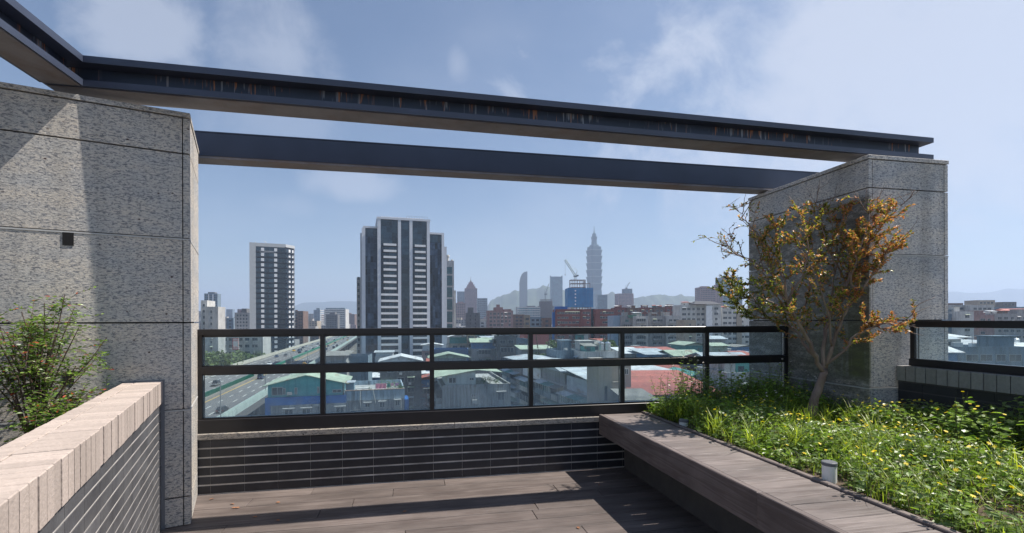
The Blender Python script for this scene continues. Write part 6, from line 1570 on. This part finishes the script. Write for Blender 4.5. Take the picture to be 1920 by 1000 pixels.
for i in range(60):   # tufts of broad bright grass
    s0, t0 = G.uniform(2.5, 4.1), G.uniform(1.2, 4.8)
    if i < 12: s0, t0 = G.uniform(2.6, 3.9), G.uniform(3.8, 4.8)
    if inpillar(s0, t0): continue
    for k in range(22):
        p = Vector((s0+G.gauss(0, .03), t0+G.gauss(0, .03), soil_z(s0, t0))); blade(q, p, G.uniform(.15, .34), G.uniform(.006, .011), G.uniform(.15, .8), 0, 5)
o = q.build('grass', [m_grass, m_weedp, m_straw], rz=AL); tag(o, 'bright green grass growing through the planter', 'grass', kind='stuff')
q = MB()
for i in range(7500):
    s_ = 2.46+2.1*G.random(); t2 = G.uniform(.4, 4.86)
    if inpillar(s_, t2): continue
    h, bare = hgt(s_, t2)
    if G.random() < bare*.9: continue
    back = max(0, min(1, (t2-3.7)/.7)); rightm = max(0, min(1, (s_-3.8)/.5))*(t2 < 3.8)
    if G.random() > .55+.45*max(back, rightm): continue
    p0 = Vector((s_, t2, soil_z(s_, t2))); hh = h*G.uniform(.7, 1.45); st = rnd_up(.28)
    n = int(4+hh*32); col = 0 if (back+G.random()*.7 > .6 or G.random() < .35) else 1
    top = p0+st*hh; q.tube([p0, p0.lerp(top, .5)+Vector((G.gauss(0, .006), G.gauss(0, .006), 0)), top], [.0018, .0015, .001], 3, 2)
    for k in range(n):
        tt = (k+.6)/n; a = k*2.4+G.uniform(-.4, .4); pp = p0.lerp(top, tt)
        d = Vector((math.cos(a), math.sin(a), G.uniform(-.1, .5))); L_ = G.uniform(.024, .066)*(1.15-tt*.4)
        leaf(q, pp, d, L_, L_*G.uniform(.42, .62), col)
o = q.build('weeds', [m_weed, m_weedp, m_stalk], rz=AL); tag(o, 'low leafy weeds covering the planter soil', 'weeds', kind='stuff')
# taller weed plants along the railing and the right wall, each its own plant
def weed_plant(s0, t0, h, label, kind, lean=(0, 0)):
    rt = empty('weed_plant', F(s0, t0, soil_z(s0, t0)), AL, label, 'plant', 'tall weeds in the planter')
    q = MB(); lf = MB(); fl = MB()
    for b_ in range(3 if kind == 'bidens' else 4):
        top = Vector((lean[0]+G.gauss(0, .09), lean[1]+G.gauss(0, .07), h*G.uniform(.7, 1.05))); mid = top*.5+Vector((G.gauss(0, .02), G.gauss(0, .02), .02))
        q.tube([(0, 0, 0), mid, top], [.0035, .0025, .0012], 4)
        n = int(6+h*16)
        for k in range(n):
            tt = .12+.85*k/n; p = (mid*(tt*2) if tt < .5 else mid.lerp(top, tt*2-1)); a = k*PI/2+G.uniform(-.5, .5)
            d = Vector((math.cos(a), math.sin(a), G.uniform(-.25, .35))); stl = G.uniform(.01, .045)*(1.1-tt)
            e = p+d.normalized()*stl; q.tube([p, e], .0008, 3)
            for j in (-1, 0, 1):
                if kind == 'broad' and j: continue
                dd = Vector((d.x*math.cos(j*.8)-d.y*math.sin(j*.8), d.x*math.sin(j*.8)+d.y*math.cos(j*.8), d.z)); L_ = G.uniform(.028, .048)*(1.15-.5*tt)*(1.7 if kind == 'broad' else 1)
                leaf(lf, e, dd, L_, L_*(.45 if kind != 'broad' else .6), 0 if G.random() < .7 else 1)
        if kind == 'bidens':
            for j in range(2):
                e = top+Vector((G.gauss(0, .02), G.gauss(0, .02), G.uniform(.0, .05))); q.tube([top, e], .0008, 3)
                if G.random() < .45: flower(fl, e, .011, 6, 0, 1, rnd_up(.4))
                else:
                    for m_ in range(7): d = rnd_up(.8)*.011; fl.add([e, e+d+Vector((.001, 0, 0)), e+d-Vector((.001, 0, 0))], [(0, 1, 2)], 2)
        else:
            if G.random() < .5: flower(fl, top+Vector((0, 0, .01)), .012, 8, 1, 1, rnd_up(.4))
    q.build('stem', m_stalk, rt); lf.build('leaves', [m_weed, m_weedp], rt)
    if fl.v: fl.build('flowers', [m_wht, m_yel, m_trunk_far], rt)
k = 0; pl = []
for i in range(34): pl.append((2.50+i*.05+G.uniform(-.03, .03), G.uniform(4.45, 4.83), G.uniform(.34, .62)*(1.05 if 2 < i < 12 else .85), 'bidens'))
for i in range(8): pl.append((G.uniform(2.6, 4.1), G.uniform(3.9, 4.4), G.uniform(.16, .28), 'bidens'))
for i in range(34): pl.append((G.uniform(3.7, 4.5), 3.72-i*.072+G.uniform(-.04, .04), G.uniform(.26, .42)*(1.15 if i > 9 else .8), 'broad'))
rk_ = {}
for cls, key in (('a', lambda v: v[0]), ('b', lambda v: v[1]), ('c', lambda v: -v[1])):
    mem = [v for v in pl if not inpillar(v[0], v[1]) and (('a' if v[1] > 4.4 else 'b') if v[3] == 'bidens' else 'c') == cls]
    for n_, v in enumerate(sorted(mem, key=key)): rk_[v] = ordn[n_].replace('nearest', 'first')
for s0, t0, h, kd in pl:
    k += 1
    if inpillar(s0, t0): continue
    if t0 > 4.4: lab = 'spindly weed against the long railing, %s from the bench' % rk_[(s0, t0, h, kd)]
    elif kd == 'bidens': lab = 'low bushy weed between bench and small tree, %s from camera side' % rk_[(s0, t0, h, kd)]
    else: lab = 'broad leaved weed by the brick topped wall, %s from the pillar' % rk_[(s0, t0, h, kd)]
    weed_plant(s0, t0, h, lab, kd)
# yellow flowers on thin stems and small white ones
q = MB()
for i in range(620):
    s_ = G.uniform(2.5, 4.5); t2 = G.uniform(.7, 4.6)
    if inpillar(s_, t2): continue
    if G.random() < (.6 if math.sin(s_*5+t2*3) < -.1 else 0): continue
    h, bare = hgt(s_, t2); p0 = Vector((s_, t2, soil_z(s_, t2))); top = p0+rnd_up(.22)*(h*1.0+G.uniform(.03, .10))
    q.tube([p0, p0.lerp(top, .5)+Vector((.004, 0, 0)), top], .0011, 3, 2)
    flower(q, top, G.uniform(.009, .0145), 7, 0, 0, rnd_up(.45))
for i in range(110):
    s_ = G.uniform(2.6, 4.5); t2 = G.uniform(1.0, 4.6)
    if inpillar(s_, t2): continue
    h, bare = hgt(s_, t2); p0 = Vector((s_, t2, soil_z(s_, t2)+h*1.0+.02)); flower(q, p0, G.uniform(.006, .011), 5, 1, 0, rnd_up(.5)); q.tube([p0-Vector((0, 0, h)), p0], .0009, 3, 2)
o = q.build('wildflowers', [m_yel, m_wht, m_stalk], rz=AL); tag(o, 'small yellow and white flowers scattered over the planter', 'flowers', kind='stuff')
q = MB()
for i in range(90):
    s_ = 2.95+G.gauss(0, .25); t2 = 1.75+G.gauss(0, .4)
    if not 2.45 < s_ < 4.5: continue
    a = G.uniform(0, PI); L_ = G.uniform(.03, .12); p = Vector((s_, t2, soil_z(s_, t2)+.012)); d = Vector((math.cos(a), math.sin(a), G.uniform(-.03, .12)))*L_; q.tube([p-d*.5, p+d*.1+Vector((.003, .003, .004)), p+d*.5], .0018, 3)
o = q.build('dry_twigs', m_straw, rz=AL); tag(o, 'dry twigs and straw on the bare patch of soil', 'twigs', kind='stuff')

# ---- the small tree
m_bark = M('smooth_bark', (0.15, 0.095, 0.075), .7, var=(0.30, 0.225, 0.185), vs=9, vamt=1, stretch=(1, 1, .45), bump=.35, bs=40)
lv = [leaf_mat('leaf_green', (0.09, 0.13, 0.02), (0.15, 0.18, 0.03)), leaf_mat('leaf_olive', (0.24, 0.26, 0.04), (0.36, 0.34, 0.06)), leaf_mat('leaf_orange', (0.50, 0.22, 0.07), (0.58, 0.31, 0.12)), leaf_mat('leaf_russet', (0.42, 0.14, 0.08), (0.54, 0.24, 0.15))]
TY = 4.72; TX = (1521-960)/FPX*TY
def tp(px, py, dy=0.0):
    """point of the tree measured off the photo: metres from its foot, dy = real depth"""
    Y = TY+dy; return Vector(((px-960)/FPX*Y-TX, dy, (604-py)/FPX*Y+CAMZ-.60))
rt = empty('small_tree', (TX, TY, .60), 0, 'small bare limbed tree with thin orange and green leaves in front of the mossy pillar', 'tree')
tb = MB(); TRr = random.Random(17); ends = []
def limb(pts, r0, r1):
    r0 *= 1.15; n = len(pts); tb.tube(pts, [r0+(r1-r0)*i/(n-1) for i in range(n)], 8)
def smooth(pts, k=3, jit=.008):
    out = []
    for i in range(len(pts)-1):
        p0 = pts[max(0, i-1)]; p1 = pts[i]; p2 = pts[i+1]; p3 = pts[min(len(pts)-1, i+2)]
        for j in range(k):
            t = j/k; c = .5*((2*p1)+(p2-p0)*t+(2*p0-5*p1+4*p2-p3)*t*t+(3*p1-p0-3*p2+p3)*t**3); out.append(c+Vector((TRr.gauss(0, jit), TRr.gauss(0, jit), TRr.gauss(0, jit)))*(1 if i or j else 0))
    out.append(pts[-1]); return out
def grow(p, d, L_, r, depth):
    n = 4; pts = [p]; dd = d.copy()
    for i in range(n):
        dd = (dd+Vector((TRr.gauss(0, .17), TRr.gauss(0, .17), TRr.gauss(.05, .13)))).normalized(); pts.append(pts[-1]+dd*L_/n)
    tb.tube(pts, [r*(1-.55*i/n) for i in range(n+1)], 5 if depth else 4)
    ends.append((pts, depth))
    if depth > 0:
        for k in range(3 if depth > 1 else 3):
            i = TRr.randint(1, n); a = dd+Vector((TRr.gauss(0, .65), TRr.gauss(0, .6), TRr.gauss(.1, .45))); grow(pts[i], a.normalized(), L_*TRr.uniform(.5, .8), r*.55, depth-1)
limbs = [
 ([(1521, 792, 0), (1524, 765, 0), (1533, 735, .01), (1543, 706, .0), (1546, 694, 0)], .040, .030),
 ([(1544, 702, 0), (1530, 672, -.02), (1515, 640, -.05), (1500, 618, -.08), (1490, 600, -.1), (1478, 570, -.12), (1470, 530, -.15), (1462, 490, -.12), (1455, 440, -.1)], .020, .004),
 ([(1530, 674, -.02), (1512, 655, .04), (1495, 628, .08), (1470, 610, .12), (1440, 602, .14), (1410, 592, .18), (1385, 575, .2), (1366, 560, .2)], .015, .003),
 ([(1546, 700, 0), (1542, 660, .03), (1548, 620, .06), (1560, 592, .08), (1578, 560, .08), (1590, 530, .06), (1592, 490, .02), (1590, 450, 0), (1584, 410, 0)], .019, .004),
 ([(1560, 592, .08), (1574, 575, .05), (1588, 545, -.02), (1600, 500, -.06), (1616, 475, -.1), (1636, 445, -.14), (1660, 415, -.16), (1690, 390, -.16)], .013, .003),
 ([(1548, 690, 0), (1560, 655, -.04), (1572, 620, -.08), (1586, 590, -.12), (1610, 560, -.16), (1630, 530, -.2), (1650, 500, -.2), (1668, 478, -.2)], .017, .004),
 ([(1548, 694, 0), (1572, 668, -.06), (1600, 640, -.12), (1625, 622, -.18), (1655, 612, -.22), (1685, 612, -.24)], .013, .003),
 ([(1488, 598, -.1), (1470, 560, -.05), (1452, 520, 0), (1440, 480, .04), (1420, 440, .08), (1402, 420, .1), (1385, 400, .1)], .010, .0025),
 ([(1452, 520, 0), (1430, 505, .05), (1405, 490, .1), (1385, 478, .12), (1365, 465, .12)], .006, .002),
 ([(1590, 530, .06), (1565, 495, .1), (1548, 460, .12), (1540, 420, .12), (1530, 385, .1)], .009, .003),
 ([(1478, 570, -.12), (1500, 530, -.2), (1515, 490, -.24), (1512, 440, -.24), (1505, 410, -.2)], .009, .003),
 ([(1560, 655, -.04), (1555, 600, -.16), (1540, 550, -.24), (1525, 510, -.28), (1500, 470, -.28)], .010, .003),
 ([(1500, 618, -.08), (1508, 580, .05), (1520, 545, .1), (1526, 500, .12), (1520, 450, .14)], .009, .003),
 ([(1478, 570, -.12), (1455, 545, -.05), (1432, 515, 0), (1425, 480, .02)], .007, .003),
 ([(1548, 620, .06), (1560, 570, .15), (1562, 530, .18), (1572, 480, .18), (1565, 440, .18), (1556, 400, .16)], .009, .003),
 ([(1600, 500, -.06), (1622, 470, 0), (1640, 430, .05), (1655, 400, .05)], .006, .003),
 ([(1610, 560, -.16), (1600, 520, -.22), (1608, 480, -.24), (1625, 440, -.24), (1630, 405, -.24)], .008, .003),
 ([(1488, 598, -.1), (1460, 580, -.2), (1430, 560, -.24), (1405, 560, -.25)], .007, .003),
 ([(1440, 602, .14), (1420, 570, .2), (1400, 545, .22), (1380, 530, .22)], .008, .002)]
for pts, r0, r1 in limbs:
    P3 = [tp(*p) for p in pts]; sm = smooth(P3, 3, .004 if r0 > .02 else .007); limb(sm, r0, r1)
    if r0 < .03:
        n = len(sm)
        for i in range(n//4, n):
            if TRr.random() < .95:
                d = (sm[min(n-1, i+1)]-sm[i-1]).normalized(); d = (d+Vector((TRr.gauss(0, .75), TRr.gauss(0, .7), TRr.gauss(.1, .5)))).normalized()
                grow(sm[i], d, TRr.uniform(.12, .25), .005, 1)
        grow(sm[-1], (sm[-1]-sm[-2]).normalized(), .14, .003, 1)
tb.build('trunk', m_bark, rt, smooth=True)
lb = MB(); nl = 0
for pts, depth in ends:
    tipp = pts[-1]; px = 960+FPX*(tipp.x+TX)/(TY+tipp.y); py = 604-FPX*(tipp.z+.6-CAMZ)/(TY+tipp.y)
    if px < 1425 and py < 500: dens = .22
    elif px < 1440: dens = .9
    elif px > 1590: dens = 1.2
    else: dens = .8
    if py < 378 or px > 1715: continue
    for i in range(1, len(pts)):
        for k in range(9):
            if TRr.random() > dens*(.62 if depth else .85): continue
            p = pts[i-1].lerp(pts[i], TRr.random()); d = (pts[i]-pts[i-1]).normalized()+Vector((TRr.gauss(0, .8), TRr.gauss(0, .8), TRr.gauss(-.05, .6)))
            w = [0, 0, 0, 0]
            if px < 1450 and py > 520: w = [.62, .28, .08, .02]
            elif px > 1590 or (py < 440 and px > 1560): w = [.12, .24, .34, .30]
            else: w = [.30, .30, .28, .12]
            r_ = TRr.random(); m = 0 if r_ < w[0] else 1 if r_ < w[0]+w[1] else 2 if r_ < sum(w[:3]) else 3
            L_ = TRr.uniform(.017, .037); leaf(lb, p, d, L_, L_*.5, m); nl += 1
lb.build('crown', lv, rt)
print('tree leaves', nl)

# ---- shrub behind the left parapet
m_shl = [leaf_mat('shrub_leaf', (0.12, 0.21, 0.03), (0.19, 0.29, 0.05)), leaf_mat('shrub_leaf_dark', (0.06, 0.12, 0.03), (0.10, 0.17, 0.04)), leaf_mat('shrub_red_leaf', (0.40, 0.06, 0.04), (0.5, 0.12, 0.05))]
m_stem2 = M('shrub_stem', (0.10, 0.06, 0.045), .8, var=(.16, .11, .08), vs=20)
def shrub(lx, ly, h, r, label, seed, nst):
    Q = random.Random(seed); ca, sa = math.cos(BE), math.sin(BE)
    rt = empty('leafy_shrub', (PL.x+lx*ca-ly*sa, PL.y+lx*sa+ly*ca, .715), BE, label, 'shrub', 'shrubs behind the left parapet')
    st = MB(); lf = MB()
    for b_ in range(nst):
        a = Q.uniform(0, 2*PI); rr = r*Q.uniform(.15, .9); tipz = h*Q.uniform(.55, 1.0)*(1-.25*(rr/r)**2)
        tip = Vector((math.cos(a)*rr, math.sin(a)*rr*.8, tipz)); mid = Vector((tip.x*.35, tip.y*.35, tipz*.55))
        sm = [Vector((Q.gauss(0, .02), Q.gauss(0, .02), 0)), mid, mid.lerp(tip, .5)+Vector((Q.gauss(0, .02), Q.gauss(0, .02), .02)), tip]
        st.tube(sm, [.008, .005, .0035, .002], 5)
        for k in range(18):
            tt = Q.uniform(.2, 1); seg = min(2, int(tt*3)); p = sm[seg].lerp(sm[seg+1], tt*3-seg if seg < 3 else 1)
            d = Vector((Q.gauss(0, 1), Q.gauss(0, 1), Q.gauss(.15, .5))).normalized(); L_ = Q.uniform(.08, .19); e = p+d*L_+Vector((0, 0, -.012)); m_ = p.lerp(e, .5)+Vector((0, 0, .012))
            st.tube([p, m_, e], .0013, 3)
            for j in range(9):
                u = (j+1)/9; pp = p.lerp(m_, u*2) if u < .5 else m_.lerp(e, u*2-1); s_ = d.cross(Vector((0, 0, 1))); s_ = s_.normalized() if s_.length > .1 else Vector((1, 0, 0))
                dd = d*.6+s_*(1 if j % 2 else -1)+Vector((0, 0, Q.uniform(-.3, .35)))
                c = 2 if (Q.random() < .035 or (tt > .93 and Q.random() < .10)) else (1 if Q.random() < .35 else 0)
                l_ = Q.uniform(.018, .034); leaf(lf, pp, dd, l_, l_*.5, c)
    st.build('stems', m_stem2, rt); lf.build('foliage', m_shl, rt)
shrub(-.78, -.36, 1.12, .42, 'tall feathery leafy shrub with red tips in front of the granite block', 3, 24)
shrub(-1.12, -.62, .86, .40, 'second leafy shrub at the left picture edge', 5, 20)
shrub(-.60, -.75, .42, .26, 'low leafy shrub close behind the brick coping at the left edge', 7, 14)
shrub(-.58, -.26, .42, .20, 'small leafy shrub right of the tall one, by the end of the coping', 9, 9)

# fallen leaves on the deck and the bench
FL = random.Random(77); fm = M('fallen_leaf', (0.30, 0.14, 0.07), .8)
q = MB(); G = FL; leaf(q, Vector((0, 0, .004)), Vector((1, 0, .05)), .04, .022); me_f = q.mesh('fallen_leaf', fm)
for i in range(16):
    s_, t2 = FL.uniform(-1.7, 1.8), FL.uniform(3.2, 4.85)
    if i == 0: s_, t2 = -1.72, 4.74
    o = link('fallen_leaf', me_f, None, F(s_, t2, .002), FL.uniform(0, 6.28)); tag(o, 'small curled brown leaf lying on the deck boards', 'leaf', 'fallen leaves on the deck')
# ================================================================== AIR
q = MB(); q.box(-9500, 9500, -800, 10500, GZ-1, 590)
m_haze = bpy.data.materials.new('haze'); m_haze.use_nodes = True; N = m_haze.node_tree.nodes; N.remove(N['Principled BSDF'])
pv = N.new('ShaderNodeVolumePrincipled'); pv.inputs['Color'].default_value = (0.56, 0.69, 0.92, 1); pv.inputs['Density'].default_value = 0.00018; pv.inputs['Anisotropy'].default_value = 0.25
m_haze.node_tree.links.new(pv.outputs[0], N['Material Output'].inputs['Volume'])
o = q.build('haze', m_haze); tag(o, 'thin pale blue air over the whole city', 'haze', kind='stuff')
